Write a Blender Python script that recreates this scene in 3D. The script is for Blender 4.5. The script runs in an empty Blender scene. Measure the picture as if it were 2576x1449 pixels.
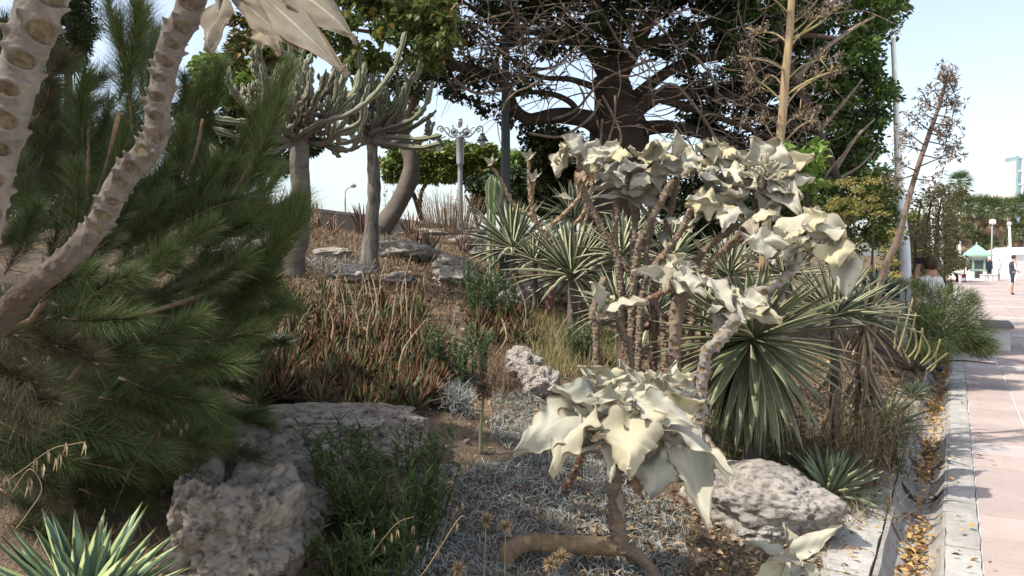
import bpy, bmesh, math, random
import numpy as np
from mathutils import Vector, Matrix, noise

# ------------------------------------------------------------------ camera, sky, sun, exposure
random.seed(7); RNG = np.random.default_rng(7)
scene = bpy.context.scene
COL = scene.collection
F, CU, CV = 2022.0, 1288.0, 724.5          # focal length and centre in the photograph's working pixels (2576 wide)
PITCH = math.atan(72.5 / F); CAMZ = 1.6
cam_d = bpy.data.cameras.new('camera'); cam = bpy.data.objects.new('camera', cam_d); COL.objects.link(cam)
cam_d.sensor_width = 36.0; cam_d.lens = 36.0 * F / 2576.0
cam_d.clip_start = 0.05; cam_d.clip_end = 6000.0
cam.location = (0, 0, CAMZ); cam.rotation_euler = (math.pi / 2 - PITCH, 0, 0)
scene.camera = cam

SUN_DIR = Vector((-0.55, -0.22, 0.80)).normalized()      # towards the sun: from the left, a little behind the camera
sun_el = math.asin(SUN_DIR.z); sun_az = math.atan2(SUN_DIR.x, SUN_DIR.y)
world = bpy.data.worlds.new('World'); scene.world = world; world.use_nodes = True
wn = world.node_tree; wn.nodes.clear()
sky = wn.nodes.new('ShaderNodeTexSky'); sky.sky_type = 'NISHITA'; sky.sun_disc = False
sky.sun_elevation = sun_el; sky.sun_rotation = sun_az
sky.air_density = 1.0; sky.dust_density = 2.2; sky.ozone_density = 1.0; sky.altitude = 10
bg = wn.nodes.new('ShaderNodeBackground'); bg.inputs['Strength'].default_value = 0.15
wo = wn.nodes.new('ShaderNodeOutputWorld')
hz = wn.nodes.new('ShaderNodeHueSaturation'); hz.inputs['Saturation'].default_value = 0.70; hz.inputs['Value'].default_value = 0.80   # a milky summer sky
wn.links.new(sky.outputs[0], hz.inputs['Color']); wn.links.new(hz.outputs[0], bg.inputs['Color']); wn.links.new(bg.outputs[0], wo.inputs['Surface'])
sl = bpy.data.lights.new('sun', 'SUN'); sl.energy = 2.6; sl.angle = math.radians(0.5); sl.color = (1.0, 0.95, 0.86)
so = bpy.data.objects.new('sun', sl); COL.objects.link(so)
so.rotation_euler = (-SUN_DIR).to_track_quat('-Z', 'Y').to_euler()
scene.view_settings.view_transform = 'Standard'; scene.view_settings.look = 'None'
scene.view_settings.gamma = 1.0; scene.view_settings.exposure = 1.26
scene.view_settings.use_curve_mapping = False
scene.render.engine = 'CYCLES'
scene.cycles.max_bounces = 6; scene.cycles.diffuse_bounces = 3; scene.cycles.glossy_bounces = 2
scene.cycles.transmission_bounces = 3; scene.cycles.transparent_max_bounces = 4
scene.cycles.use_denoising = True
scene.cycles.denoiser = 'OPENIMAGEDENOISE'; scene.cycles.denoising_input_passes = 'RGB_ALBEDO_NORMAL'; scene.cycles.denoising_prefilter = 'ACCURATE'

# ------------------------------------------------------------------ geometry of the view
cP, sP = math.cos(PITCH), math.sin(PITCH)
def ray(u, v):
    dx = (u - CU) / F; dz = -(v - CV) / F
    return dx, cP + sP * dz, -sP + cP * dz
def P(u, v, Y):                                           # the point at depth Y seen at (u, v)
    x, y, z = ray(u, v); k = Y / y
    return Vector((x * k, Y, CAMZ + z * k))
def S(px, Y): return px * Y / F
KD = np.array([0.482, 0.876]); KN = np.array([-0.876, 0.482]); K0 = np.array([1.87, 4.06])
def tp(x, y):                                             # along the kerb, and leftwards of the gutter's edge
    return (x - K0[0]) * KD[0] + (y - K0[1]) * KD[1], (x - K0[0]) * KN[0] + (y - K0[1]) * KN[1]
def xy(t, p): return K0[0] + t * KD[0] + p * KN[0], K0[1] + t * KD[1] + p * KN[1]
HP = [-0.02, 0.0, 0.3, 1.27, 2.1, 4.0, 6.0, 8.4, 10.0, 14.0, 40, 400, 4000]
HZ = [-0.4, 0.0, 0.04, 0.28, 0.49, 0.93, 1.38, 1.92, 2.1, 2.15, 1.2, 0.2, 0.0]
def h(x, y):
    x = np.asarray(x, float); y = np.asarray(y, float)
    t, p = tp(x, y)
    b = np.interp(p, HP, HZ)
    a = np.clip((p - 0.35) / 1.2, 0, 1)
    b = b + a * (0.035 * np.sin(2.1 * x + 1.3 * y) * np.cos(1.7 * y - 0.6 * x + 1) + 0.018 * np.sin(6.3 * x + 2 * y) * np.sin(5.1 * y - 2.2 * x)
                 + 0.008 * np.sin(17 * x + 3 * y) * np.sin(15 * y - 5 * x + 2))
    return b
def gz(x, y): return float(h(x, y))
def G(u, v, lim=60):                                      # where the line of sight meets the ground
    r = ray(u, v); Y = 1.2
    while Y < lim:
        k = Y / r[1]
        if CAMZ + r[2] * k <= gz(r[0] * k, Y): break
        Y += 0.02
    k = Y / r[1]; return Vector((r[0] * k, Y, gz(r[0] * k, Y)))
def onground(u, Y):                                       # the ground under image column u at depth Y
    x = (u - CU) / F * Y
    return Vector((x, Y, gz(x, Y)))

# ------------------------------------------------------------------ mesh building
class MB:
    def __init__(s): s.v = []; s.q = []; s.f3 = []; s.f4 = []; s.n = 0
    def add(s, V, Fs, Q=None):
        V = np.asarray(V, float).reshape(-1, 3)
        if Q is None: Q = np.zeros((len(V), 3))
        s.v.append(V); s.q.append(np.asarray(Q, float).reshape(-1, 3))
        for A in (Fs if isinstance(Fs, list) else [Fs]):
            A = np.asarray(A, int)
            if A.size == 0: continue
            (s.f3 if A.shape[1] == 3 else s.f4).append(A + s.n)
        s.n += len(V); return s
    def mesh(s, name, mat, off=(0, 0, 0), smooth=True):
        V = np.concatenate(s.v) - np.array(off, float); Q = np.concatenate(s.q)
        f3 = np.concatenate(s.f3) if s.f3 else np.zeros((0, 3), int)
        f4 = np.concatenate(s.f4) if s.f4 else np.zeros((0, 4), int)
        me = bpy.data.meshes.new(name)
        me.vertices.add(len(V)); me.vertices.foreach_set('co', V.astype(np.float32).ravel())
        nl = f3.size + f4.size; me.loops.add(nl)
        me.loops.foreach_set('vertex_index', np.concatenate([f3.ravel(), f4.ravel()]).astype(np.int32))
        me.polygons.add(len(f3) + len(f4))
        st = np.concatenate([np.arange(len(f3)) * 3, f3.size + np.arange(len(f4)) * 4]).astype(np.int32)
        me.polygons.foreach_set('loop_start', st)
        me.polygons.foreach_set('use_smooth', np.full(len(f3) + len(f4), smooth))
        at = me.attributes.new('q', 'FLOAT_VECTOR', 'POINT'); at.data.foreach_set('vector', Q.astype(np.float32).ravel())
        me.update(calc_edges=True)
        if mat: me.materials.append(mat)
        return me
def link(name, me, parent=None, loc=(0, 0, 0), label=None, cat=None, group=None, kind=None, rot=None, scale=None):
    o = bpy.data.objects.new(name, me); COL.objects.link(o)
    if parent is not None: o.parent = parent
    o.location = loc
    if rot is not None: o.rotation_euler = rot
    if scale is not None: o.scale = scale if hasattr(scale, '__len__') else (scale,) * 3
    if label: o['label'] = label
    if cat: o['category'] = cat
    if group: o['group'] = group
    if kind: o['kind'] = kind
    return o
def thing(name, label, cat, loc, group=None): return link(name, None, None, loc, label, cat, group)
def part(name, mb, mat, parent, kind=None, smooth=True, label=None):    # mb in world coordinates, parent an unrotated Empty
    off = parent.location if parent.parent is None else parent.location + parent.parent.location
    return link(name, mb.mesh(name, mat, off, smooth), parent, kind=kind, label=label)
def solo(name, mb, mat, label, cat, group=None, smooth=True):
    V = np.concatenate(mb.v); c = Vector((float(V[:, 0].mean()), float(V[:, 1].mean()), float(V[:, 2].min())))
    return link(name, mb.mesh(name, mat, c, smooth), None, c, label, cat, group)
def struct(name, mb, mat, smooth=True, kind='structure'): return link(name, mb.mesh(name, mat, (0, 0, 0), smooth), kind=kind)

def unit(A): return A / np.maximum(np.linalg.norm(A, axis=-1, keepdims=True), 1e-9)
def frames(D, up=None, roll=None):                          # columns: along, across, normal
    D = unit(np.asarray(D, float)); n = len(D)
    U = np.tile([0, 0, 1.0], (n, 1)) if up is None else np.broadcast_to(np.asarray(up, float), (n, 3)).copy()
    bad = np.abs((D * U).sum(1)) > 0.98; U[bad] = [0.3, 1, 0]
    A = unit(np.cross(U, D)); N = np.cross(D, A)
    if roll is not None:
        c, s_ = np.cos(roll)[:, None], np.sin(roll)[:, None]; A, N = A * c + N * s_, N * c - A * s_
    return np.stack([D, A, N], axis=2)
def stamp(mb, T, C, R, Sc, rnd=None):                       # T = (verts, faces list, q)
    V, Fs, Q = T; n, k = len(C), len(V); Sc = np.broadcast_to(np.asarray(Sc, float).reshape(-1, 1) if np.ndim(Sc) < 2 else Sc, (n, 3)) if np.ndim(Sc) else np.full((n, 3), Sc)
    W = np.einsum('nij,nkj->nki', R, V[None] * Sc[:, None, :]) + np.asarray(C)[:, None, :]
    QQ = np.tile(Q[None], (n, 1, 1)); QQ[:, :, 2] = (RNG.random(n) if rnd is None else rnd)[:, None]
    base = (np.arange(n) * k)[:, None, None]
    mb.add(W.reshape(-1, 3), [(np.asarray(A)[None] + base).reshape(-1, np.asarray(A).shape[1]) for A in Fs], QQ.reshape(-1, 3))
def leaf_t(wid=0.5, fold=0.12, kind='oval'):                # length 1 along x
    if kind == 'oval': pts = [(0.28, 0.85), (0.62, 0.9)]
    elif kind == 'heart': pts = [(0.05, 0.8), (0.25, 1.0), (0.6, 0.6)]
    elif kind == 'lance': pts = [(0.35, 1.0)]
    V = [(0, 0, 0)]; Q = [(0.5, 0, 0)]
    m = len(pts)
    for i, (s, w) in enumerate(pts): V.append((s if kind != 'heart' or i else -0.08, w * wid / 2, fold * w * wid)); Q.append((1, s, 0))
    V.append((1, 0, -0.08)); Q.append((0.5, 1, 0))
    for s, w in reversed(pts): V.append((s if kind != 'heart' or s > 0.1 else -0.08, -w * wid / 2, fold * w * wid)); Q.append((0, s, 0))
    tip = m + 1; f = []
    L = list(range(1, m + 1)); Rr = list(range(len(V) - 1, tip, -1))
    for S_, flip in ((L, 0), (Rr, 1)):
        ch = S_ + [tip]
        for a, b in zip(ch[:-1], ch[1:]): f.append((0, b, a) if flip else (0, a, b))
    return np.array(V, float), [np.array(f)], np.array(Q, float)
def strips(mb, B, D, L, W, droop=0.3, segs=3, prof=None, sag=None, roll=None, taper=0.0):
    B = np.asarray(B, float); n = len(B); D = unit(np.asarray(D, float))
    L = np.broadcast_to(L, (n,)).astype(float); W = np.broadcast_to(W, (n,)).astype(float); droop = np.broadcast_to(droop, (n,)).astype(float)
    Fm = frames(D, roll=roll if roll is not None else RNG.uniform(-1, 1, n)); A = Fm[:, :, 1]
    sag = np.array([0, 0, -1.0]) if sag is None else sag
    rnd = RNG.random(n); vs = []; qs = []
    for k in range(segs + 1):
        s = k / segs; c = B + D * (L * s)[:, None] + sag * (droop * L * s * s)[:, None]
        w = W * 0.5 * ((1 - s) ** 0.7 * (1 - taper) + taper if prof is None else prof(s))
        if k < segs:
            vs += [c - A * w[:, None], c + A * w[:, None]]; qs += [(0, s), (1, s)]
        else: vs.append(c); qs.append((0.5, 1))
    K = len(vs); V = np.stack(vs, 1); Q = np.zeros((n, K, 3)); Q[:, :, 0] = [q[0] for q in qs]; Q[:, :, 1] = [q[1] for q in qs]; Q[:, :, 2] = rnd[:, None]
    q4 = np.array([(2 * k, 2 * k + 1, 2 * k + 3, 2 * k + 2) for k in range(segs - 1)], int).reshape(-1, 4)
    q3 = np.array([(2 * segs - 2, 2 * segs - 1, 2 * segs)], int); base = (np.arange(n) * K)[:, None, None]
    mb.add(V.reshape(-1, 3), [(q4[None] + base).reshape(-1, 4), (q3[None] + base).reshape(-1, 3)], Q.reshape(-1, 3))
def smooth_path(pts, per=6, rad=None):
    pts = np.array([tuple(p) for p in pts], float); n = len(pts)
    if rad is not None: pts = np.hstack([pts, np.array(rad, float)[:, None]])
    out = []
    for i in range(n - 1):
        a = pts[max(i - 1, 0)]; b = pts[i]; c = pts[i + 1]; d = pts[min(i + 2, n - 1)]
        for k in range(per):
            t = k / per; out.append(0.5 * ((2 * b) + (c - a) * t + (2 * a - 5 * b + 4 * c - d) * t * t + (3 * b - a - 3 * c + d) * t ** 3))
    out.append(pts[-1]); out = np.array(out)
    return (out[:, :3], out[:, 3]) if rad is not None else out
def path_frames(p):
    T = unit(np.gradient(p, axis=0)); N = np.zeros_like(p)
    n0 = np.cross(T[0], [0.2, 0.9, 0.1]); N[0] = n0 / np.linalg.norm(n0)
    for i in range(1, len(p)):
        v = N[i - 1] - T[i] * (N[i - 1] @ T[i]); N[i] = v / max(np.linalg.norm(v), 1e-9)
    return T, N, np.cross(T, N)
def tube(mb, pts, rad, n=8, per=5, smooth=True, rough=0.0, cap=True, disp=None, rnd=None):
    m = len(pts); rad = np.broadcast_to(rad, (m,)) if np.ndim(rad) == 0 else np.asarray(rad, float)
    p, r = smooth_path(pts, per, rad) if (smooth and m > 2) else (np.array([tuple(a) for a in pts], float), np.array(rad, float))
    T, N, B = path_frames(p); k = len(p)
    th = np.arange(n) * 2 * math.pi / n; ln = np.concatenate([[0], np.cumsum(np.linalg.norm(np.diff(p, axis=0), axis=1))])
    RR = np.repeat(r[:, None], n, 1)
    if disp is not None: RR = RR * disp(np.repeat(ln[:, None], n, 1), np.repeat(th[None], k, 0))
    if rough: RR = RR * (1 + rough * RNG.normal(0, 1, RR.shape))
    V = p[:, None] + RR[:, :, None] * (np.cos(th)[None, :, None] * N[:, None] + np.sin(th)[None, :, None] * B[:, None])
    Q = np.zeros((k, n, 3)); Q[:, :, 0] = th / (2 * math.pi); Q[:, :, 1] = ln[:, None]; Q[:, :, 2] = random.random() if rnd is None else rnd
    idx = np.arange(k * n).reshape(k, n); nx = np.roll(idx, -1, 1)
    f = np.stack([idx[:-1], nx[:-1], nx[1:], idx[1:]], -1).reshape(-1, 4)
    V = V.reshape(-1, 3); Q = Q.reshape(-1, 3); Fs = [f]
    if cap:
        V = np.vstack([V, p[0], p[-1]]); Q = np.vstack([Q, Q[0], Q[-1]]); a, b = k * n, k * n + 1
        t0 = np.stack([nx[0], idx[0], np.full(n, a)], -1); t1 = np.stack([idx[-1], nx[-1], np.full(n, b)], -1); Fs += [t0, t1]
    mb.add(V, Fs, Q); return p
def box(mb, c, size, R=None, q=(0, 0, 0)):
    sx, sy, sz = [a / 2 for a in size]
    V = np.array([(x, y, z) for x in (-sx, sx) for y in (-sy, sy) for z in (-sz, sz)], float)
    if R is not None: V = V @ np.array(R).T
    mb.add(V + np.array(tuple(c)), np.array([(0, 1, 3, 2), (4, 6, 7, 5), (0, 4, 5, 1), (2, 3, 7, 6), (0, 2, 6, 4), (1, 5, 7, 3)]), np.tile(q, (8, 1)))
def rz(a): c, s = math.cos(a), math.sin(a); return np.array([[c, -s, 0], [s, c, 0], [0, 0, 1.0]])
KA = math.atan2(KD[1], KD[0])                                # heading of the kerb

# ------------------------------------------------------------------ materials
def _mat(name):
    m = bpy.data.materials.new(name); m.use_nodes = True; nt = m.node_tree; nt.nodes.clear()
    return m, nt, nt.nodes.new('ShaderNodeOutputMaterial')
def _val(nt, x):
    return x
def math_(nt, op, a, b=None, c=None, clamp=False):
    n = nt.nodes.new('ShaderNodeMath'); n.operation = op; n.use_clamp = clamp
    for i, v in enumerate((a, b, c)):
        if v is None: continue
        if isinstance(v, (int, float)): n.inputs[i].default_value = v
        else: nt.links.new(v, n.inputs[i])
    return n.outputs[0]
def mixc(nt, f, a, b, mode='MIX'):
    n = nt.nodes.new('ShaderNodeMix'); n.data_type = 'RGBA'; n.blend_type = mode
    for s, v in ((n.inputs[0], f), (n.inputs[6], a), (n.inputs[7], b)):
        if isinstance(v, (int, float)): s.default_value = v
        elif isinstance(v, tuple): s.default_value = (*v[:3], 1)
        else: nt.links.new(v, s)
    return n.outputs[2]
def ramp(nt, f, stops):
    n = nt.nodes.new('ShaderNodeValToRGB'); e = n.color_ramp.elements
    while len(e) < len(stops): e.new(0.5)
    for i, (p, c) in enumerate(stops): e[i].position = p; e[i].color = (*c, 1) if isinstance(c, tuple) else (c, c, c, 1)
    nt.links.new(f, n.inputs[0]); return n.outputs[0]
def nois(nt, scale, detail=4, rough=0.6, vec=None, dist=0, kind='ShaderNodeTexNoise'):
    n = nt.nodes.new(kind); n.inputs['Scale'].default_value = scale
    if 'Detail' in n.inputs: n.inputs['Detail'].default_value = detail
    if kind == 'ShaderNodeTexNoise': n.inputs['Roughness'].default_value = rough; n.inputs['Distortion'].default_value = dist
    if vec is None: vec = nt.nodes.new('ShaderNodeTexCoord').outputs['Object']
    nt.links.new(vec, n.inputs['Vector']); return n.outputs[0]
def qattr(nt):
    a = nt.nodes.new('ShaderNodeAttribute'); a.attribute_name = 'q'
    s = nt.nodes.new('ShaderNodeSeparateXYZ'); nt.links.new(a.outputs['Vector'], s.inputs[0]); return s.outputs
def orand(nt): return nt.nodes.new('ShaderNodeObjectInfo').outputs['Random']
def world_pos(nt): return nt.nodes.new('ShaderNodeNewGeometry').outputs['Position']
def finish(nt, out, col, rough=0.8, spec=0.3, trans=0.0, bump=None, bstr=0.4, bdist=0.01, metal=0.0, tcol=None, sheen=0.0):
    p = nt.nodes.new('ShaderNodeBsdfPrincipled')
    p.inputs['Roughness'].default_value = rough; p.inputs['Specular IOR Level'].default_value = spec; p.inputs['Metallic'].default_value = metal
    if sheen: p.inputs['Sheen Weight'].default_value = sheen
    if isinstance(col, tuple): p.inputs['Base Color'].default_value = (*col, 1)
    else: nt.links.new(col, p.inputs['Base Color'])
    if bump is not None:
        b = nt.nodes.new('ShaderNodeBump'); b.inputs['Strength'].default_value = bstr; b.inputs['Distance'].default_value = bdist
        nt.links.new(bump, b.inputs['Height']); nt.links.new(b.outputs[0], p.inputs['Normal'])
    sh = p.outputs[0]
    if trans:
        t = nt.nodes.new('ShaderNodeBsdfTranslucent'); c = tcol if tcol is not None else col
        if isinstance(c, tuple): t.inputs[0].default_value = (*c, 1)
        else: nt.links.new(c, t.inputs[0])
        m = nt.nodes.new('ShaderNodeMixShader'); m.inputs[0].default_value = trans
        nt.links.new(sh, m.inputs[1]); nt.links.new(t.outputs[0], m.inputs[2]); sh = m.outputs[0]
    nt.links.new(sh, out.inputs[0])
def M(name, c1, c2, c3=None, scale=8.0, rough=0.8, trans=0.0, bump=0.0, bscale=None, bdist=0.01, spec=0.3, third=0.75, detail=4, streak=None):
    """two tones by noise, per-piece brightness by chance, an optional third tone on some pieces"""
    m, nt, out = _mat(name); q = qattr(nt)
    vec = None
    if streak:
        tc = nt.nodes.new('ShaderNodeTexCoord').outputs['Object']; mp = nt.nodes.new('ShaderNodeMapping')
        mp.inputs['Scale'].default_value = streak; nt.links.new(tc, mp.inputs['Vector']); vec = mp.outputs[0]
    n = nois(nt, scale, detail, vec=vec); f = ramp(nt, n, [(0.35, 0.0), (0.65, 1.0)])
    c = mixc(nt, f, c1, c2)
    r = math_(nt, 'FRACT', math_(nt, 'ADD', math_(nt, 'MULTIPLY', q[2], 7.31), orand(nt)))
    if c3: c = mixc(nt, ramp(nt, r, [(third, 0.0), (min(third + 0.12, 1), 1.0)]), c, c3)
    r2 = math_(nt, 'FRACT', math_(nt, 'MULTIPLY', r, 13.7))
    v = math_(nt, 'ADD', math_(nt, 'MULTIPLY', r2, 0.5), 0.75)
    hsv = nt.nodes.new('ShaderNodeHueSaturation'); nt.links.new(v, hsv.inputs['Value']); nt.links.new(c, hsv.inputs['Color']); c = hsv.outputs[0]
    b = nois(nt, bscale or scale * 4, 5, vec=vec) if bump else None
    finish(nt, out, c, rough, spec, trans, b, bump, bdist); return m
# ------------------------------------------------------------------ ground, pavement, gutter, kerb
def ground_mat():
    m, nt, out = _mat('soil'); wp = world_pos(nt)
    n1 = nois(nt, 0.9, 5, vec=wp); n2 = nois(nt, 9, 6, vec=wp); n3 = nois(nt, 60, 5, vec=wp)
    c = mixc(nt, ramp(nt, n2, [(0.35, 0.0), (0.7, 1.0)]), (0.075, 0.056, 0.042), (0.155, 0.12, 0.09))
    dry = mixc(nt, ramp(nt, n3, [(0.3, 0.0), (0.7, 1.0)]), (0.15, 0.10, 0.06), (0.30, 0.22, 0.14))
    c = mixc(nt, ramp(nt, n1, [(0.42, 0.0), (0.6, 1.0)]), c, dry)
    c = mixc(nt, ramp(nt, n3, [(0.62, 0.0), (0.68, 1.0)]), c, (0.24, 0.19, 0.15))
    finish(nt, out, c, 0.95, 0.15, 0, math_(nt, 'ADD', n2, n3), 0.9, 0.03); return m
gm = ground_mat()
def terrain():
    a = np.concatenate([-np.geomspace(2.2, 3000, 26)[::-1], np.arange(-2.0, 16, 0.05), np.geomspace(16.1, 3000, 46)])
    b = np.concatenate([-np.geomspace(0.9, 3000, 18)[::-1], [-0.6, -0.35, -0.02, 0.0, 0.05], np.arange(0.1, 8, 0.05), np.geomspace(8.1, 3000, 50)])
    tt, pp = np.meshgrid(a, b, indexing='ij'); X, Y = xy(tt, pp)
    Z = h(X, Y); Z = np.where(pp < -0.01, -0.4, Z)
    near = np.clip(pp / 0.4, 0, 1) * (tt < 16) * (pp < 8) * (tt > -2.1)
    Z += near * RNG.normal(0, 0.007, Z.shape)
    idx = np.arange(Z.size).reshape(Z.shape)
    f = np.stack([idx[:-1, :-1], idx[1:, :-1], idx[1:, 1:], idx[:-1, 1:]], -1).reshape(-1, 4)
    mb = MB(); mb.add(np.stack([X, Y, Z], -1).reshape(-1, 3), f); struct('ground', mb, gm)
terrain()

def slab_mat(name, c1, c2, c3, sc=3.0, spots=0.5, bump=0.3):
    m, nt, out = _mat(name); wp = world_pos(nt); q = qattr(nt)
    n1 = nois(nt, sc, 6, 0.65, vec=wp); n2 = nois(nt, 55, 5, vec=wp); n3 = nois(nt, 14, 5, 0.7, vec=wp)
    c = mixc(nt, ramp(nt, n1, [(0.35, 0.0), (0.68, 1.0)]), c1, c2)
    c = mixc(nt, ramp(nt, n3, [(0.55, 0.0), (0.72, spots)]), c, c3)
    c = mixc(nt, math_(nt, 'MULTIPLY', ramp(nt, n2, [(0.5, 0.0), (0.75, 1.0)]), 0.35), c, c3)
    v = math_(nt, 'ADD', math_(nt, 'MULTIPLY', orand(nt), 0.16), 0.92)
    hs = nt.nodes.new('ShaderNodeHueSaturation'); nt.links.new(v, hs.inputs['Value']); nt.links.new(c, hs.inputs['Color'])
    finish(nt, out, hs.outputs[0], 0.85, 0.25, 0, math_(nt, 'ADD', n2, n3), bump, 0.006); return m
paver_m = slab_mat('pink_paver', (0.36, 0.285, 0.255), (0.43, 0.35, 0.315), (0.25, 0.20, 0.17), 1.6, 0.6, 0.3)
pale_m = slab_mat('pale_paver', (0.42, 0.375, 0.35), (0.48, 0.435, 0.405), (0.33, 0.29, 0.26), 2.0, 0.5, 0.25)
conc_m = slab_mat('concrete', (0.30, 0.285, 0.255), (0.43, 0.41, 0.375), (0.20, 0.17, 0.135), 4.0, 0.75, 0.7)
gut_m = slab_mat('gutter_concrete', (0.27, 0.25, 0.225), (0.40, 0.37, 0.33), (0.17, 0.13, 0.095), 5.0, 0.8, 0.7)
bedding = M('joint_mortar', (0.66, 0.65, 0.62), (0.52, 0.5, 0.47), scale=6, rough=0.9, bump=0.3)
PZ = 0.0
def quadrect(mb, t0, t1, p0, p1, z): 
    c = [xy(t0, p0), xy(t1, p0), xy(t1, p1), xy(t0, p1)]
    mb.add([(x, y, z) for x, y in c], np.array([(0, 1, 2, 3)]))
mb = MB()
A = [-30, -4, 0, 10, 40, 120, 400, 3000]; Bp = [-0.6, -3, -10, -40, -200, -3000]
V = []; 
for t in A:
    for p in Bp: X, Y = xy(t, p if p != -0.6 else -0.475); V.append((X, Y, -0.012))
n = len(Bp); fs = [(i * n + j, (i + 1) * n + j, (i + 1) * n + j + 1, i * n + j + 1) for i in range(len(A) - 1) for j in range(n - 1)]
mb.add(V, np.array(fs)); plaza = struct('pavement', mb, bedding)
def slab_mesh(name, l, w, t, mat, bev=0.004):
    bm = bmesh.new(); bmesh.ops.create_cube(bm, size=1)
    for v in bm.verts: v.co = Vector((v.co.x * l, v.co.y * w, v.co.z * t - t / 2))
    bmesh.ops.bevel(bm, geom=[e for e in bm.edges if all(v.co.z > -t / 2 for v in e.verts)], offset=bev, segments=1, affect='EDGES')
    me = bpy.data.meshes.new(name); bm.to_mesh(me); bm.free(); me.materials.append(mat); return me
TS = 0.46
pv = slab_mesh('paver', TS - 0.012, TS - 0.012, 0.03, paver_m); pw = slab_mesh('paver_pale', TS - 0.012, TS - 0.012, 0.03, pale_m)
BAND = lambda i: (i % 13) == 7
cnt = 0; far = MB(); farp = MB()
for i in range(-2, 190):
    for j in range(0, 46):
        t = i * TS + 0.2; p = -0.475 - TS * (j + 0.5)
        x, y = xy(t, p)
        if y < 2.0: continue
        u = CU + F * x / y
        if u > 2800 or x > 60: continue
        pale = BAND(i)
        if cnt < 290 and i < 34 and j < 12:
            link('paver', pw if pale else pv, plaza, (x, y, PZ + RNG.normal(0, 0.0015)), rot=(RNG.normal(0, .002), RNG.normal(0, .002), KA)); cnt += 1
        else:
            mbx = farp if pale else far
            box(mbx, (x, y, -0.014), (TS - 0.012, TS - 0.012, 0.028), rz(KA))
link('paving', far.mesh('paving', paver_m, smooth=False), plaza, kind='stuff')
link('pale_paving', farp.mesh('pale_paving', pale_m, smooth=False), plaza, kind='stuff')

# gutter: half-round channel units, each one a piece; the kerb: flat stones
gut = thing('gutter', 'half round concrete drainage gutter holding dry leaves between garden and pavement', 'gutter', (0, 0, 0))
prof = [(0.02, 0.02), (0.02, -0.2), (-0.30, -0.2), (-0.30, -0.001)] 
ch = [(-0.30, 0.0), (-0.285, 0.0), (-0.27, -0.03), (-0.235, -0.085), (-0.18, -0.12), (-0.12, -0.122), (-0.06, -0.09), (-0.025, -0.035), (-0.012, 0.025), (0.012, 0.03), (0.02, -0.05), (0.02, -0.2), (-0.30, -0.2)]
def channel(L, mat):
    mb = MB(); k = len(ch); S_ = 6; V = []
    for a in range(S_ + 1):
        for p, z in ch: V.append(((a / S_ - 0.5) * L, p + RNG.normal(0, 0.0015), z + RNG.normal(0, 0.0015)))
    f = [(a * k + b, a * k + (b + 1) % k, (a + 1) * k + (b + 1) % k, (a + 1) * k + b) for a in range(S_) for b in range(k)]
    V = np.array(V); mb.add(V, np.array(f)); 
    for e in (0, S_):
        c = len(ch); pts = V[e * k:(e + 1) * k]; cen = np.array([pts[0, 0], -0.15, -0.16]); mb.add(np.vstack([pts, cen]), np.array([(i, (i + 1) % k, k) for i in range(k)]))
    return mb.mesh('gutter_unit', mat, smooth=False)
gms = [channel(0.985, gut_m) for _ in range(3)]
for i in range(-4, 40):
    x, y = xy(i * 1.0 + 0.35, 0); link('channel_unit', gms[i % 3], gut, (x, y, RNG.normal(0, 0.004)), rot=(RNG.normal(0, 0.006), RNG.normal(0, 0.003), KA + RNG.normal(0, 0.002)))
kerb = thing('kerb', 'pale worn concrete kerb running between the leaf filled gutter and pink pavement', 'kerb', (0, 0, 0))
def wornslab(L, W, T, mat, seed, name):
    rng = np.random.default_rng(seed); bm = bmesh.new(); bmesh.ops.create_grid(bm, x_segments=24, y_segments=6, size=0.5)
    for v in bm.verts:
        ex = 0.5 - abs(v.co.x); ey = 0.5 - abs(v.co.y)
        z = 0.0035 * noise.noise(Vector((v.co.x * 9 + seed, v.co.y * 3, 0)))
        if ey < 0.001: v.co.y *= 1 + 0.06 * noise.noise(Vector((v.co.x * 7, seed, v.co.y)))
        if min(ex * L, ey * W) < 0.002: z -= 0.006
        v.co = Vector((v.co.x * L, v.co.y * W, z))
    r = bmesh.ops.extrude_face_region(bm, geom=[e for e in bm.edges if e.is_boundary])
    bnd = [e for e in bm.edges if e.is_boundary]
    ret = bmesh.ops.extrude_edge_only(bm, edges=bnd)
    for v in [g for g in ret['geom'] if isinstance(g, bmesh.types.BMVert)]: v.co.z -= T
    me = bpy.data.meshes.new(name); bm.to_mesh(me); bm.free(); me.materials.append(mat); return me
kms = [wornslab(0.985, 0.168, 0.12, conc_m, s, 'kerb_stone') for s in range(4)]
for i in range(-4, 60):
    x, y = xy(i * 1.0 + 0.1, -0.386); link('kerb_stone', kms[i % 4], kerb, (x, y, 0.012 + RNG.normal(0, 0.003)), rot=(RNG.normal(0, 0.004), 0, KA))
edge = thing('edging', 'flat cracked concrete edging beside the near end of the gutter', 'edging', (0, 0, 0))
ems = [wornslab(0.98, 0.26, 0.1, conc_m, s + 10, 'edging_slab') for s in range(3)]
for i in range(-3, 4):
    x, y = xy(i * 1.0 + 0.3, 0.155); link('edging_slab', ems[i % 3], edge, (x, y, 0.045), rot=(0.06 + RNG.normal(0, .01), 0, KA + RNG.normal(0, .01)))
for i, tt_ in enumerate((4.9, 5.85)):
    x, y = xy(tt_, 0.13); link('edging_slab', ems[i % 3], edge, (x, y, 0.035), rot=(0.05, 0, KA))

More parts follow.
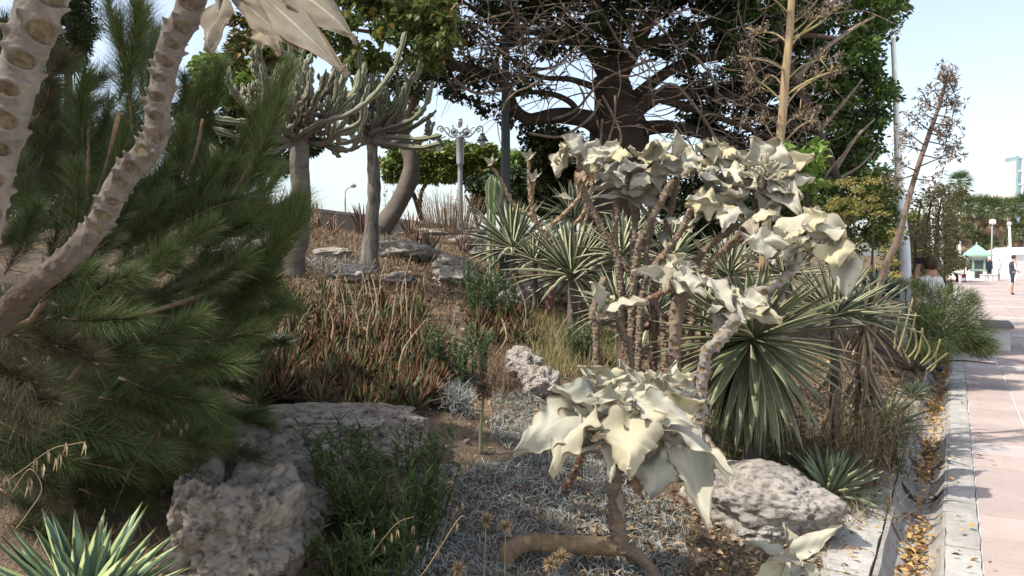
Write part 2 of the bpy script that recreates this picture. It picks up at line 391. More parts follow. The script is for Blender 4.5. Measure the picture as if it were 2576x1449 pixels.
# dry leaves lying in the gutter and along it
dry_m = M('dry_leaf', (0.34, 0.20, 0.07), (0.50, 0.33, 0.12), (0.16, 0.08, 0.04), scale=5, rough=0.75, trans=0.15, third=0.6)
mb = MB(); n = 5200
t = RNG.uniform(-2.5, 12, n); k = RNG.random(n) < 0.9
dens = 0.35 + 0.65 * (np.sin(t * 2.1 + 1) > -0.2); keep = RNG.random(n) < dens * 0.75; t = t[keep]; n = len(t)
clump = (np.abs(t - 2.0) < 0.35) | (t > 6.8)
p = np.where(RNG.random(n) < 0.93, RNG.normal(-0.15, 0.045, n), RNG.uniform(-0.6, 0.35, n)); p = np.where(clump, RNG.normal(-0.15, 0.075, n), p)
fz = np.interp(p, [-0.6, -0.30, -0.27, -0.235, -0.18, -0.12, -0.06, -0.02, 0, 0.3], [0.02, 0.02, -0.02, -0.08, -0.115, -0.118, -0.085, -0.02, 0.04, 0.07])
X, Y = xy(t, p); C = np.stack([X, Y, fz + RNG.uniform(0.004, 0.03, n) + clump * RNG.uniform(0, 0.05, n)], 1)
D = RNG.normal(0, 1, (n, 3)); D[:, 2] *= 0.35
stamp(mb, leaf_t(0.55, 0.25, 'oval'), C, frames(D, roll=RNG.uniform(-0.7, 0.7, n)), RNG.uniform(0.02, 0.055, n))
link('leaf_litter', mb.mesh('leaf_litter', dry_m), None, label='dry orange brown leaves collected along the bottom of the gutter', cat='leaf litter', kind='stuff')

# ------------------------------------------------------------------ parapet wall on the crest, built of blocks
plas = slab_mat('plaster', (0.40, 0.36, 0.30), (0.48, 0.44, 0.375), (0.28, 0.25, 0.2), 1.5, 0.5, 0.3)
cope = slab_mat('coping', (0.45, 0.42, 0.37), (0.52, 0.49, 0.44), (0.33, 0.30, 0.25), 2.5, 0.3, 0.3)
w = thing('parapet_wall', 'low grey plastered parapet wall along the top of the bank', 'wall', (0, 0, 0))
a = P(560, 497, 16.0); b = P(1460, 606, 22.0); dv = b - a; Lw = dv.length; dh = math.atan2(dv.y, dv.x); sl_ = math.atan2(dv.z, math.hypot(dv.x, dv.y))
nb = 8
for i in range(nb):
    c = a + dv * ((i + 0.5) / nb)
    for nm, th_, zc, tk, mt in (('wall_panel', 0.16, -0.62, 1.1, plas), ('coping', 0.26, -0.035, 0.07, cope)):
        me = slab_mesh(nm, Lw / nb - 0.012, th_, tk, mt, 0.008)
        link(nm, me, w, (c.x, c.y, c.z + (0 if nm == 'coping' else -0.072)), rot=(0, -sl_, dh))

# ------------------------------------------------------------------ rocks
def rock_mat(name, c1, c2, c3):
    m, nt, out = _mat(name); tc = nt.nodes.new('ShaderNodeTexCoord').outputs['Object']
    n1 = nois(nt, 2.5, 6, 0.65, vec=tc); n2 = nois(nt, 22, 8, 0.72, vec=tc); n3 = nois(nt, 90, 5, 0.7, vec=tc)
    c = mixc(nt, ramp(nt, n1, [(0.36, 0.0), (0.62, 1.0)]), c1, c2)
    c = mixc(nt, ramp(nt, n2, [(0.34, 0.95), (0.46, 0.0)]), c, c3)
    c = mixc(nt, ramp(nt, n3, [(0.6, 0.0), (0.72, 0.6)]), c, (0.42, 0.385, 0.33))
    hgt = math_(nt, 'ADD', math_(nt, 'MULTIPLY', ramp(nt, n2, [(0.3, 0.0), (0.5, 1.0)]), 2.0), n3)
    finish(nt, out, c, 0.95, 0.15, 0, hgt, 0.7, 0.014); return m
rock_m = rock_mat('limestone', (0.17, 0.14, 0.108), (0.32, 0.275, 0.22), (0.065, 0.048, 0.034))
rockw_m = rock_mat('pale_limestone', (0.25, 0.22, 0.185), (0.40, 0.36, 0.31), (0.12, 0.095, 0.072))
def rock(c, r, seed, mat, label, lump=0.28, sub=5, rot=0.0, flat=0.0, pit=1.0, facet=0.27):
    bm = bmesh.new(); bmesh.ops.create_icosphere(bm, subdivisions=sub + 1, radius=1.0)
    off = Vector((seed * 3.7, seed * 1.3, seed * 7.1))
    for v in bm.verts:
        d = v.co.normalized(); q = d * 1.1 + off
        e = lump * 1.5 * noise.noise(q) + lump * 0.8 * noise.noise(q * 2.3) + lump * 0.35 * abs(noise.noise(q * 5.1)) + 0.05 * noise.noise(q * 11)
        vd = noise.voronoi(q * 1.25)[0]; e += facet * min(.9, (vd[1] - vd[0])) - facet * .35; vd = noise.voronoi(q * 3.1)[0]; e += facet * .35 * min(.6, vd[1] - vd[0])
        pt = noise.noise(q * 14); e -= pit * 0.045 * max(0, pt - 0.12) * 4 * (noise.noise(q * 2) > -0.15); e += 0.014 * noise.noise(q * 34)
        s = 1 + e; p = Vector((d.x * s, d.y * s, d.z * s))
        p.z = math.copysign(abs(p.z) ** (1 - flat * 0.5), p.z) if flat else p.z
        p = Vector((math.copysign(abs(p.x) ** 0.85, p.x), math.copysign(abs(p.y) ** 0.85, p.y), p.z))
        v.co = Vector((p.x * r[0], p.y * r[1], p.z * r[2]))
    me = bpy.data.meshes.new('rock'); bm.to_mesh(me); bm.free(); me.polygons.foreach_set('use_smooth', [True] * len(me.polygons)); me.materials.append(mat)
    return link('rock', me, None, c, label, 'rock', rot=(0, 0, rot))
def rk(u, v, Y, wpx, hpx, dep, seed, mat, label, **k):
    g = G(u, min(v + hpx * .36, 1520))
    if (Y < 11 and abs(g.y - Y) < 2.5) or (Y >= 11 and g.y < 30): dep *= min(g.y / Y, 1.2); Y = g.y + dep * .3
    c = P(u, v, Y); rx = S(wpx, Y) / 2; rzz = S(hpx, Y) / 2
    return rock(c, (rx, dep, rzz), seed, mat, label, **k)
rk(835, 1090, 4.75, 450, 130, 0.42, 1, rock_m, 'long flat grey rock slab under the reddish aloe bed', flat=0.5)
rk(635, 1170, 3.75, 300, 190, 0.30, 2, rock_m, 'craggy dark boulder between the pine tree and the silver tuft', lump=0.36)
rk(625, 1345, 3.25, 290, 300, 0.33, 3, rock_m, 'big pitted boulder with a pale knob beside the leafy green shrub', lump=0.34)
rk(520, 1320, 3.2, 170, 270, 0.25, 4, rock_m, 'shaded brown rock left of the big pitted boulder', lump=0.3)
rk(520, 1475, 2.55, 200, 110, 0.2, 5, rock_m, 'low grey rock cut off by the bottom edge, beside the striped agave', lump=0.2)
rk(760, 1240, 3.7, 190, 170, 0.25, 15, rock_m, 'rough brown rock under the small silver tuft', lump=0.36)
rk(980, 1130, 4.3, 150, 130, 0.2, 21, rock_m, 'rounded grey rock with a single dead leaf, end of the slab', lump=0.2)
rk(1312, 915, 6.2, 90, 80, 0.22, 6, rockw_m, 'pale rock standing upright behind the brown twigs', lump=0.2, pit=.5)
rk(1352, 962, 5.9, 100, 85, 0.2, 16, rockw_m, 'pale sloping rock just behind the rosette of the leaning felt bush', lump=0.2, pit=.5)
rk(1905, 1262, 4.75, 360, 165, 0.42, 7, rockw_m, 'large rounded whitish rock in the sun beside the small agave', lump=0.16, flat=0.3, pit=0.5)
rk(1890, 1335, 4.35, 130, 60, 0.15, 8, rockw_m, 'small low whitish rock in front of the large rounded one', lump=0.25)
rk(1138, 672, 13.2, 100, 60, 0.35, 9, rockw_m, 'pale round rock below the pink aloes near the columnar cactus', lump=0.25, sub=4)
rk(1150, 700, 12, 120, 55, 0.35, 10, rockw_m, 'flat pale rock in front of the round one, by the dark leafy shrub', lump=0.25, sub=4)
rk(1010, 632, 15, 130, 52, 0.4, 11, rockw_m, 'pale ledge of rock behind the split bark trunk', lump=0.3, sub=4)
rk(1365, 735, 8.6, 110, 60, 0.35, 12, rockw_m, 'pale rock at the foot of the bare branching felt bush', lump=0.3, sub=4)
rk(600, 635, 12.5, 190, 95, 0.6, 13, rockw_m, 'large white rock seen through the pine needles', lump=0.3, sub=4)
rk(1110, 590, 17, 230, 30, 0.4, 14, rockw_m, 'long low row of pale stone under the crest wall', lump=0.3, sub=4)
rk(1450, 700, 10, 80, 40, 0.35, 17, rockw_m, 'pale rock under the variegated yucca leaves', lump=0.3, sub=4)
rk(835, 640, 15, 90, 34, 0.35, 31, rockw_m, 'small pale rock between the two euphorbia trunks', lump=0.3, sub=4)
rk(885, 690, 12.5, 110, 44, 0.35, 32, rockw_m, 'pale stone below the split bark trunk, left side', lump=0.3, sub=4)
rk(700, 725, 10.5, 120, 50, 0.35, 33, rockw_m, 'white stone at the edge of the pine above the aloes', lump=0.3, sub=4)
rk(1060, 640, 15.5, 90, 34, 0.35, 34, rockw_m, 'pale stone behind the pink aloe by the round rock', lump=0.3, sub=4)
rk(1195, 612, 16.5, 110, 34, 0.35, 35, rockw_m, 'pale stone on the crest left of the columnar cactus', lump=0.3, sub=4)
rk(1290, 752, 9.0, 80, 44, 0.3, 36, rockw_m, 'pale stone between the cactus shrub and the bare felt bush', lump=0.3, sub=4)
rk(1000, 700, 12, 80, 34, 0.35, 37, rockw_m, 'low pale stone in the scrub right of the split bark trunk', lump=0.3, sub=4)
rk(1230, 640, 13.8, 110, 40, 0.35, 18, rockw_m, 'pale rock behind the foot of the columnar cactus', lump=0.3, sub=4)
# ------------------------------------------------------------------ striped rosettes (yuccas and agaves)
def stripe_mat(name, g1, g2, edge, wid=0.34, rough=0.55, mid=None, spots=0.0):
    m, nt, out = _mat(name); q = qattr(nt)
    d = math_(nt, 'ABSOLUTE', math_(nt, 'SUBTRACT', q[0], 0.5))
    w = math_(nt, 'ADD', d, math_(nt, 'MULTIPLY', math_(nt, 'SUBTRACT', nois(nt, 14), 0.5), 0.16))
    c = mixc(nt, ramp(nt, nois(nt, 6), [(0.35, 0.0), (0.65, 1.0)]), g1, g2)
    if mid: c = mixc(nt, ramp(nt, w, [(0.05, 1.0), (0.12, 0.0)]), c, mid)
    c = mixc(nt, ramp(nt, w, [(wid - 0.03, 0.0), (wid + 0.03, 1.0)]), c, edge)
    tipf = ramp(nt, q[1], [(0.9, 0.0), (1.0, 1.0)]); c = mixc(nt, tipf, c, (0.16, 0.10, 0.05))
    basef = ramp(nt, q[1], [(0.0, 0.7), (0.14, 0.0)]); c = mixc(nt, basef, c, (0.36, 0.33, 0.2))
    if spots: c = mixc(nt, ramp(nt, nois(nt, 30, 6, 0.7), [(0.55, 0.0), (0.66, spots)]), c, (0.13, 0.09, 0.055))
    v = math_(nt, 'ADD', math_(nt, 'MULTIPLY', orand(nt), 0.35), 0.8)
    hs = nt.nodes.new('ShaderNodeHueSaturation'); nt.links.new(v, hs.inputs['Value']); nt.links.new(c, hs.inputs['Color'])
    finish(nt, out, hs.outputs[0], rough, 0.35, 0.12, nois(nt, 60), 0.15, 0.004); return m
yuc_m = stripe_mat('striped_yucca_leaf', (0.06, 0.09, 0.05), (0.095, 0.13, 0.072), (0.52, 0.50, 0.32), 0.27)
yuc2_m = stripe_mat('green_yucca_leaf', (0.11, 0.135, 0.065), (0.155, 0.18, 0.085), (0.44, 0.41, 0.25), 0.35, spots=0.7)
aga_m = stripe_mat('grey_agave_leaf', (0.17, 0.215, 0.125), (0.24, 0.28, 0.165), (0.40, 0.42, 0.24), 0.38)
agf_m = stripe_mat('striped_agave_leaf', (0.06, 0.115, 0.085), (0.085, 0.15, 0.10), (0.42, 0.48, 0.22), 0.26, mid=None)
aloe_m = stripe_mat('pink_aloe_leaf', (0.19, 0.12, 0.085), (0.25, 0.165, 0.125), (0.28, 0.18, 0.13), 0.45)
def blade_mesh(L, W, droop, mat, seg=7, vf=0.16, base=0.55, wmax=0.45, thick=0.02, name='leaf', twist=0.0, curlup=0.0):
    """a stiff blade along +x with a V section, closed underneath"""
    mb = MB(); V = []; Q = []
    for k in range(seg + 1):
        s = k / seg
        x = L * (s - 0.16 * abs(droop) * s * s); z = -droop * L * 0.62 * s * s + curlup * L * s * s
        w = W / 2 * (base + (1 - base) * min(s / wmax, 1)) * (1 if s < wmax else max(0.0, 1 - ((s - wmax) / (1 - wmax)) ** 1.6))
        w = max(w, 0.0006); tk = thick * (1 - s) * 1.0 + 0.0015; a = twist * s
        for yy, zz, qq in ((-w, w * vf * 2, 0.0), (0, 0, 0.5), (w, w * vf * 2, 1.0), (0, -tk, 0.5)):
            V.append((x, yy * math.cos(a) - zz * math.sin(a), z + zz * math.cos(a) + yy * math.sin(a))); Q.append((qq, s, 0.5))
    f = [(k * 4 + i, (k + 1) * 4 + i, (k + 1) * 4 + (i + 1) % 4, k * 4 + (i + 1) % 4) for k in range(seg) for i in range(4)]
    mb.add(V, [np.array(f), np.array([(seg * 4, seg * 4 + 1, seg * 4 + 2), (seg * 4, seg * 4 + 2, seg * 4 + 3)])], Q)
    return mb.mesh(name, mat)
def rosette(name, label, cat, c, L, W, n, mat, e0=82, e1=-5, droop=(0.02, 0.3), group=None, stem=0.0, vf=0.16, seg=7, thick=0.012, stiff=1.0, skirt=0, skirtL=0.8, wmax=0.45, bias=1.0, parent=None, jit=6):
    root = thing(name, label, cat, c, group)
    ms = [blade_mesh(L, W, d, mat, seg, vf, wmax=wmax, thick=thick, twist=RNG.uniform(-.25, .25)) for d in np.linspace(droop[0], droop[1], 5)]
    if stem > 0:
        m2 = MB(); tube(m2, [Vector(c) + Vector((0, 0, -stem)), Vector(c) + Vector((0.01, 0, -stem / 2)), Vector(c) + Vector((0, 0, 0.04))], [L * 0.09, L * 0.075, L * 0.06], 8, rough=0.06)
        part('stem', m2, trunk_m, root)
    for i in range(n):
        f = (i + 0.5) / n; el = math.radians(e0 + (e1 - e0) * f ** bias + RNG.normal(0, jit)); az = i * 2.39996 + RNG.normal(0, 0.12)
        k = min(4, max(0, int(f * 5 + RNG.normal(0, 0.5))))
        s = (0.72 + 0.28 * min(1, f * 3)) * RNG.uniform(0.88, 1.06)
        r0 = 0.045 * L * (0.3 + f)
        d = (math.cos(az) * math.cos(el), math.sin(az) * math.cos(el), math.sin(el))
        M_ = Matrix(frames(np.array([d]), roll=np.array([RNG.normal(0, 0.12)]))[0].tolist()).to_euler()
        link('leaf', ms[k], root, (d[0] * r0, d[1] * r0, d[2] * r0 * 0.6 - 0.02 * L * f), rot=M_, scale=(s, RNG.uniform(.85, 1.1), 1))
    if skirt:
        sk = [blade_mesh(L * skirtL, W * 0.6, 0.3, skirt_m, 4, 0.4, twist=RNG.uniform(-1, 1), name='dead_leaf') for _ in range(3)]
        for i in range(skirt):
            az = i * 2.39996; el = math.radians(RNG.uniform(-84, -45)); d = (math.cos(az) * math.cos(el), math.sin(az) * math.cos(el), math.sin(el))
            link('dead_leaf', sk[i % 3], root, (d[0] * 0.04, d[1] * 0.04, -0.05 - RNG.uniform(0, max(0.12 * L, stem * .72))), rot=Matrix(frames(np.array([d]), roll=np.array([RNG.normal(0, 0.5)]))[0].tolist()).to_euler(), scale=RNG.uniform(.7, 1.1))
    return root
trunk_m = M('grey_bark', (0.08, 0.062, 0.05), (0.14, 0.11, 0.09), scale=9, bump=0.9, bscale=30, bdist=0.02, rough=0.9)
skirt_m = M('dead_leaf', (0.28, 0.205, 0.13), (0.42, 0.32, 0.215), (0.17, 0.12, 0.078), scale=9, rough=0.85)

SG = 'striped yuccas growing behind the felt bush stems'
def Y_(u, v, Y, Lpx, Wpx, n, label, **k):
    c = P(u, v, Y); g = gz(c.x, c.y); st = max(0.0, c.z - g) + 0.1
    return rosette('striped_yucca', label, 'yucca', c, S(Lpx, Y), S(Wpx, Y), n, k.pop('mat', yuc_m), stem=st, **k)
Y_(1292, 622, 9.8, 165, 13, 70, 'striped yucca just right of the columnar cactus', e1=-20, droop=(0, .3))
Y_(1345, 655, 9.0, 95, 10, 45, 'small striped yucca low in front of the one by the cactus', e1=-10)
Y_(1442, 545, 10.5, 120, 13, 55, 'striped yucca standing highest, behind the bare branching felt bush', e1=-25, droop=(0, .3))
Y_(1440, 690, 8.6, 190, 14, 80, 'large striped yucca right of the bare felt bush trunk', e1=-15, droop=(0, .3))
Y_(1565, 640, 8.2, 140, 16, 60, 'striped yucca behind the tallest felt bush stems', e1=-15)
Y_(1690, 655, 8.6, 140, 15, 55, 'striped yucca between the crossing felt bush stems', e1=-10)
Y_(1560, 770, 7.2, 150, 12, 60, 'low striped yucca under the felt bush stems', e1=-20)
Y_(1835, 690, 7.8, 150, 12, 60, 'striped yucca below the middle felt leaf cluster', e1=-15)
Y_(1975, 690, 7.4, 140, 12, 60, 'striped yucca behind the hanging yellow felt leaf', e1=-15)
Y_(1770, 800, 6.8, 130, 11, 50, 'striped yucca left of the big drooping yucca', e1=-20)
Y_(2100, 790, 6.3, 165, 17, 80, 'striped yucca at the foot of the leaning red stalk', e0=85, e1=-5, droop=(0, .15), skirt=26, skirtL=.6)
Y_(2175, 800, 6.7, 135, 13, 60, 'yucca with a skirt of dead leaves beside the green juniper', e1=-10, skirt=110, skirtL=.95)
Y_(1893, 850, 5.3, 290, 25, 170, 'big drooping green yucca in front of the white rock', mat=yuc2_m, e0=70, e1=-82, droop=(0.02, .22), bias=0.85, thick=0.008, wmax=0.5)
def A_(u, v, Y, Lpx, Wpx, n, label, mat, **k):
    g = G(u, v + 22); Y = g.y; c = Vector((g.x, g.y, g.z + .03))
    return rosette('agave', label, 'agave', c, S(Lpx, Y), S(Wpx, Y), n, mat, vf=0.3, thick=0.014, **k)
Y_(1640, 800, 6.8, 130, 12, 70, 'low striped yucca among the stem bases of the tall felt bush', e1=-30)
Y_(1700, 740, 7.4, 130, 12, 60, 'striped yucca half hidden behind the thick spurred stem', e1=-25)
A_(2085, 1235, 4.35, 150, 20, 85, 'small grey green agave beside the big white rock', aga_m, e1=0, droop=(-.05, .15))
A_(2210, 1075, 5.2, 125, 17, 70, 'grey agave between the dead skirted yucca and the gutter', aga_m, e1=5, droop=(-.05, .12))
A_(2300, 985, 6.1, 55, 11, 35, 'little spiky agave at the edge of the gutter', aga_m, e1=0)
A_(2212, 735, 9.4, 100, 20, 60, 'dark bluish agave between the pole and the leaning stalk', M('dark_agave_leaf', (0.035, 0.06, 0.05), (0.055, 0.085, 0.07), scale=8), e1=10)
c = P(215, 1560, 1.75); rosette('agave', 'yellow green striped agave in the near left corner', 'agave', (c.x, c.y, c.z), S(300, 1.75), S(44, 1.75), 62, agf_m, e0=88, e1=5, droop=(-.04, .1), vf=0.3, stem=0.2, wmax=0.4)

# ------------------------------------------------------------------ aloes
def aloe_mat(name, a, b, c3):
    m, nt, out = _mat(name); q = qattr(nt)
    f = math_(nt, 'ADD', q[1], math_(nt, 'MULTIPLY', math_(nt, 'SUBTRACT', nois(nt, 6), 0.5), 0.6))
    c = mixc(nt, ramp(nt, f, [(0.15, 0.0), (0.75, 1.0)]), a, b)
    r = orand(nt); c = mixc(nt, ramp(nt, r, [(0.5, 0.0), (0.7, 0.9)]), c, c3)
    hs = nt.nodes.new('ShaderNodeHueSaturation'); nt.links.new(math_(nt, 'ADD', math_(nt, 'MULTIPLY', math_(nt, 'FRACT', math_(nt, 'MULTIPLY', r, 17)), 0.6), 0.7), hs.inputs['Value']); nt.links.new(c, hs.inputs['Color'])
    finish(nt, out, hs.outputs[0], 0.5, 0.35, 0.08, nois(nt, 70), 0.2, 0.003); return m
red_m = aloe_mat('reddish_aloe_leaf', (0.05, 0.055, 0.022), (0.125, 0.048, 0.024), (0.10, 0.115, 0.04))
ALG = 'reddish aloes packed in the bed above the rock slab'
def aloe_mesh(n, L, W, mat, e0, e1, curl, rng):
    mb = MB(); 
    for i in range(n):
        f = (i + 0.5) / n; el = math.radians(e0 + (e1 - e0) * f + rng.normal(0, 6)); az = i * 2.39996
        d = np.array([math.cos(az) * math.cos(el), math.sin(az) * math.cos(el), math.sin(el)])
        R = frames(d[None])[0]; l = L * rng.uniform(0.8, 1.1); seg = 4; V = []; Q = []; rr = rng.random()
        for k in range(seg + 1):
            s = k / seg; w = W / 2 * (1 - s ** 1.8) + 0.0008; zz = curl * l * s * s
            for yy, z2, qq in ((-w, w * 0.5, 0), (0, 0.0, .5), (w, w * 0.5, 1), (0, -w * 0.75, .5)): V.append(R @ np.array([l * s, yy, z2 + zz])); Q.append((qq, s, rr))
        f4 = [(k * 4 + a, (k + 1) * 4 + a, (k + 1) * 4 + (a + 1) % 4, k * 4 + (a + 1) % 4) for k in range(seg) for a in range(4)]
        mb.add(V, np.array(f4), Q)
    return mb
def aloe_lib(mat, n, L, W, e0, e1, curl, nv, name):
    rng = np.random.default_rng(5); return [[aloe_mesh(1, L * s, W, mat, 0, 0, c, rng).mesh(name, mat) for s, c in ((1, curl), (0.9, curl * 0.5), (1.05, curl * 1.6))] for _ in range(nv)]
def aloe_plant(name, label, cat, c, lib, n, e0, e1, scale, group=None):
    root = thing(name, label, cat, c, group); root.scale = (scale,) * 3; root.rotation_euler = (RNG.normal(0, .12), RNG.normal(0, .12), RNG.uniform(0, 6))
    ms = lib[RNG.integers(len(lib))]
    for i in range(n):
        f = (i + 0.5) / n; el = math.radians(e0 + (e1 - e0) * f + RNG.normal(0, 7)); az = i * 2.39996 + RNG.normal(0, .1)
        d = (math.cos(az) * math.cos(el), math.sin(az) * math.cos(el), math.sin(el))
        link('leaf', ms[i % 3], root, (d[0] * 0.02, d[1] * 0.02, 0.05 * (1 - f)), rot=Matrix(frames(np.array([d]))[0].tolist()).to_euler())
    return root
lib_red = aloe_lib(red_m, 20, 0.17, 0.028, 85, 20, 0.2, 2, 'aloe_leaf')
def in_poly(u, v, poly):
    r = False; j = len(poly) - 1
    for i in range(len(poly)):
        if (poly[i][1] > v) != (poly[j][1] > v) and u < (poly[j][0] - poly[i][0]) * (v - poly[i][1]) / (poly[j][1] - poly[i][1]) + poly[i][0]: r = not r
        j = i
    return r
def proj(x, y, z):
    dx, dy, dz = x, y, z - CAMZ; d = cP * dy - sP * dz; up = sP * dy + cP * dz
    return CU + F * dx / d, CV - F * up / d
def spread(poly, dmin, ymin, ymax, nmax, tries=30000, zoff=0.0):
    """even scatter over the part of the bank that lies inside an outline"""
    us = [a for a, b in poly]; out = []
    for _ in range(tries):
        y = random.uniform(ymin, ymax); x = (random.uniform(min(us), max(us)) - CU) / F * y
        z = gz(x, y); u, v = proj(x, y, z + zoff)
        if not in_poly(u, v, poly): continue
        if all((x - a[0]) ** 2 + (y - a[1]) ** 2 > dmin ** 2 for a in out): out.append((x, y, z))
        if len(out) >= nmax: break
    return out
beds = [([(640, 870), (1090, 850), (1120, 960), (1060, 1050), (650, 1040)], 0.10, 4.0, 8.5, 140, ALG, 'reddish green aloe packed among others in the bed above the rock slab'),
        ([(660, 780), (900, 740), (1080, 800), (1080, 850), (650, 870)], 0.18, 6, 11, 45, 'reddish aloes higher up the bank among the dry stalks', 'reddish aloe growing up the bank among the dry flower stalks'),
        ([(1190, 800), (1330, 800), (1345, 890), (1200, 885)], 0.16, 5.5, 9, 22, 'red tipped aloes around the green bush by the pale rock', 'red tipped aloe above the upright pale rock'),
        ([(2120, 1080), (2260, 1080), (2250, 1180), (2110, 1170)], 0.13, 4.2, 6.2, 16, 'yellowish aloes beside the gutter', 'yellowish brown aloe between the two small agaves')]
for poly, dm, y0, y1, nm, grp, lab in beds:
    for (x, y, z) in spread(poly, dm, y0, y1, nm):
        k = 24 if y < 6 else 15
        l2 = lab
        if grp == ALG:
            u_, v_ = proj(x, y, z); l2 = 'reddish green aloe ' + ('near the pine needles' if u_ < 790 else 'in the middle' if u_ < 950 else 'towards the silver tuft') + (', front rows just above the rock slab' if v_ > 975 else ', rear rows of the packed bed')
        elif 'dry stalks' in grp:
            u_, v_ = proj(x, y, z); l2 = 'reddish aloe higher on the bank among dry stalks, ' + ('beside the pine' if u_ < 860 else 'towards the cactus')
        aloe_plant('red_aloe', l2, 'aloe', (x, y, z + RNG.uniform(0, .05)), lib_red, k, 84, 2, RNG.uniform(0.6, 1.05) * (1.25 if y > 6 else 1), grp)
# pink aloes along the crest: long curved leaves
pk = [[blade_mesh(0.62, 0.062, d, aloe_m, 7, 0.45, base=0.9, wmax=0.15, thick=0.03, name='aloe_leaf', curlup=cu) for d, cu in ((0.0, 0.0), (-0.1, 0.05), (0.15, 0.35))]]
for (u, v, Y, s, lab) in ((800, 600, 15.5, 0.95, 'tall pinkish dried aloe by the thick trunk against the parapet wall'), (752, 690, 13, 0.75, 'pinkish aloe lowest by the thick euphorbia trunk'), (912, 612, 15.5, 1.0, 'pinkish aloe half hidden behind the split bark trunk'),
                        (1030, 592, 16, 0.85, 'pinkish aloe standing on the crest beside the dry twiggy bush'), (1078, 665, 13, 0.75, 'pinkish aloe next to the pale round rock'), (1052, 655, 14, 0.6, 'thin pinkish aloe left of the pale round rock'),
                        (1165, 630, 14.5, 0.7, 'pinkish aloe behind the pale rocks, nearest the columnar cactus'), (840, 640, 14, 0.6, 'small pinkish aloe in dry litter between the two trunks'), (960, 600, 16.5, 0.6, 'small pinkish aloe right of the split bark trunk'), (775, 655, 14, .6, 'small withered aloe between thick trunk and silver patch')):
    c = P(u, v, Y); c.z = gz(c.x, c.y); aloe_plant('pink_aloe', lab, 'aloe', c, pk, 16, 86, 38, s)

# ------------------------------------------------------------------ columnar cactus
def cact_mat(name, body, rib, low):
    m, nt, out = _mat(name); q = qattr(nt)
    f = ramp(nt, q[0], [(0.55, 0.0), (0.8, 1.0)])
    c = mixc(nt, f, body, rib); c = mixc(nt, ramp(nt, math_(nt, 'ADD', q[1], math_(nt, 'MULTIPLY', math_(nt, 'SUBTRACT', nois(nt, 9), 0.5), 0.5)), [(0.25, 1.0), (0.6, 0.0)]), c, low)
    hs = nt.nodes.new('ShaderNodeHueSaturation'); nt.links.new(math_(nt, 'ADD', math_(nt, 'MULTIPLY', orand(nt), 0.4), 0.8), hs.inputs['Value']); nt.links.new(c, hs.inputs['Color'])
    finish(nt, out, hs.outputs[0], 0.65, 0.3, 0, nois(nt, 40), 0.4, 0.006); return m
cac_m = cact_mat('columnar_cactus', (0.13, 0.19, 0.075), (0.45, 0.46, 0.24), (0.38, 0.37, 0.27))
eup_m = cact_mat('euphorbia_arm', (0.085, 0.095, 0.052), (0.27, 0.26, 0.165), (0.145, 0.12, 0.10))
def ribbed(mb, pts, rad, ribs=4, wav=0.22, wl=0.09, per=5, depth=0.55, pinch=0.0, pl=0.5, ph=0.0):
    p, r = smooth_path(pts, per, rad); T, N, B = path_frames(p); ln = np.concatenate([[0], np.cumsum(np.linalg.norm(np.diff(p, axis=0), axis=1))]); tot = ln[-1]
    n = ribs * 4; V = []; Q = []
    for i in range(len(p)):
        tipf = min(1, (tot - ln[i]) / (r[i] * 1.6 + 1e-6) + 0.12)
        pn = 1 - pinch * max(0, math.cos(2 * math.pi * (ln[i] + ph) / pl)) ** 6
        for j in range(n):
            a = 2 * math.pi * j / n; c = (0.5 + 0.5 * math.cos(ribs * a)) ** 1.3
            R = r[i] * ((1 - depth) + depth * c * (1 + wav * math.sin(2 * math.pi * (ln[i] + ph) / wl + (j // 4) * 1.7))) * tipf ** 0.6 * pn
            V.append(p[i] + R * (math.cos(a) * N[i] + math.sin(a) * B[i])); Q.append((c, ln[i] / tot, 0.5))
    k = len(p); idx = np.arange(k * n).reshape(k, n); nx = np.roll(idx, -1, 1)
    V.append(p[-1] + T[-1] * r[-1] * 0.15); Q.append((0.5, 1, 0))
    mb.add(V, [np.stack([idx[:-1], nx[:-1], nx[1:], idx[1:]], -1).reshape(-1, 4), np.stack([idx[-1], nx[-1], np.full(n, k * n)], -1)], Q)
cb = P(1236, 650, 10.2); cb.z = gz(cb.x, cb.y)
t = thing('columnar_cactus', 'tall two armed columnar cactus with yellow edged ribs and a whitish base', 'cactus', cb)
Yc = 10.2; mb = MB(); ribbed(mb, [cb - Vector((0, 0, .1)), P(1236, 590, Yc), P(1236, 530, Yc), P(1235, 480, Yc), P(1238, 440, Yc)], [S(11, Yc), S(12, Yc), S(12, Yc), S(15, Yc), S(14, Yc)], 5, 0.12, 0.16, 8); part('column', mb, cac_m, t)
mb = MB(); ribbed(mb, [P(1246, 530, Yc + .05), P(1251, 500, Yc + .05), P(1252, 470, Yc), P(1249, 442, Yc)], [S(9, Yc), S(14, Yc), S(15, Yc), S(13, Yc)], 5, 0.12, 0.16, 8); part('arm', mb, cac_m, t)

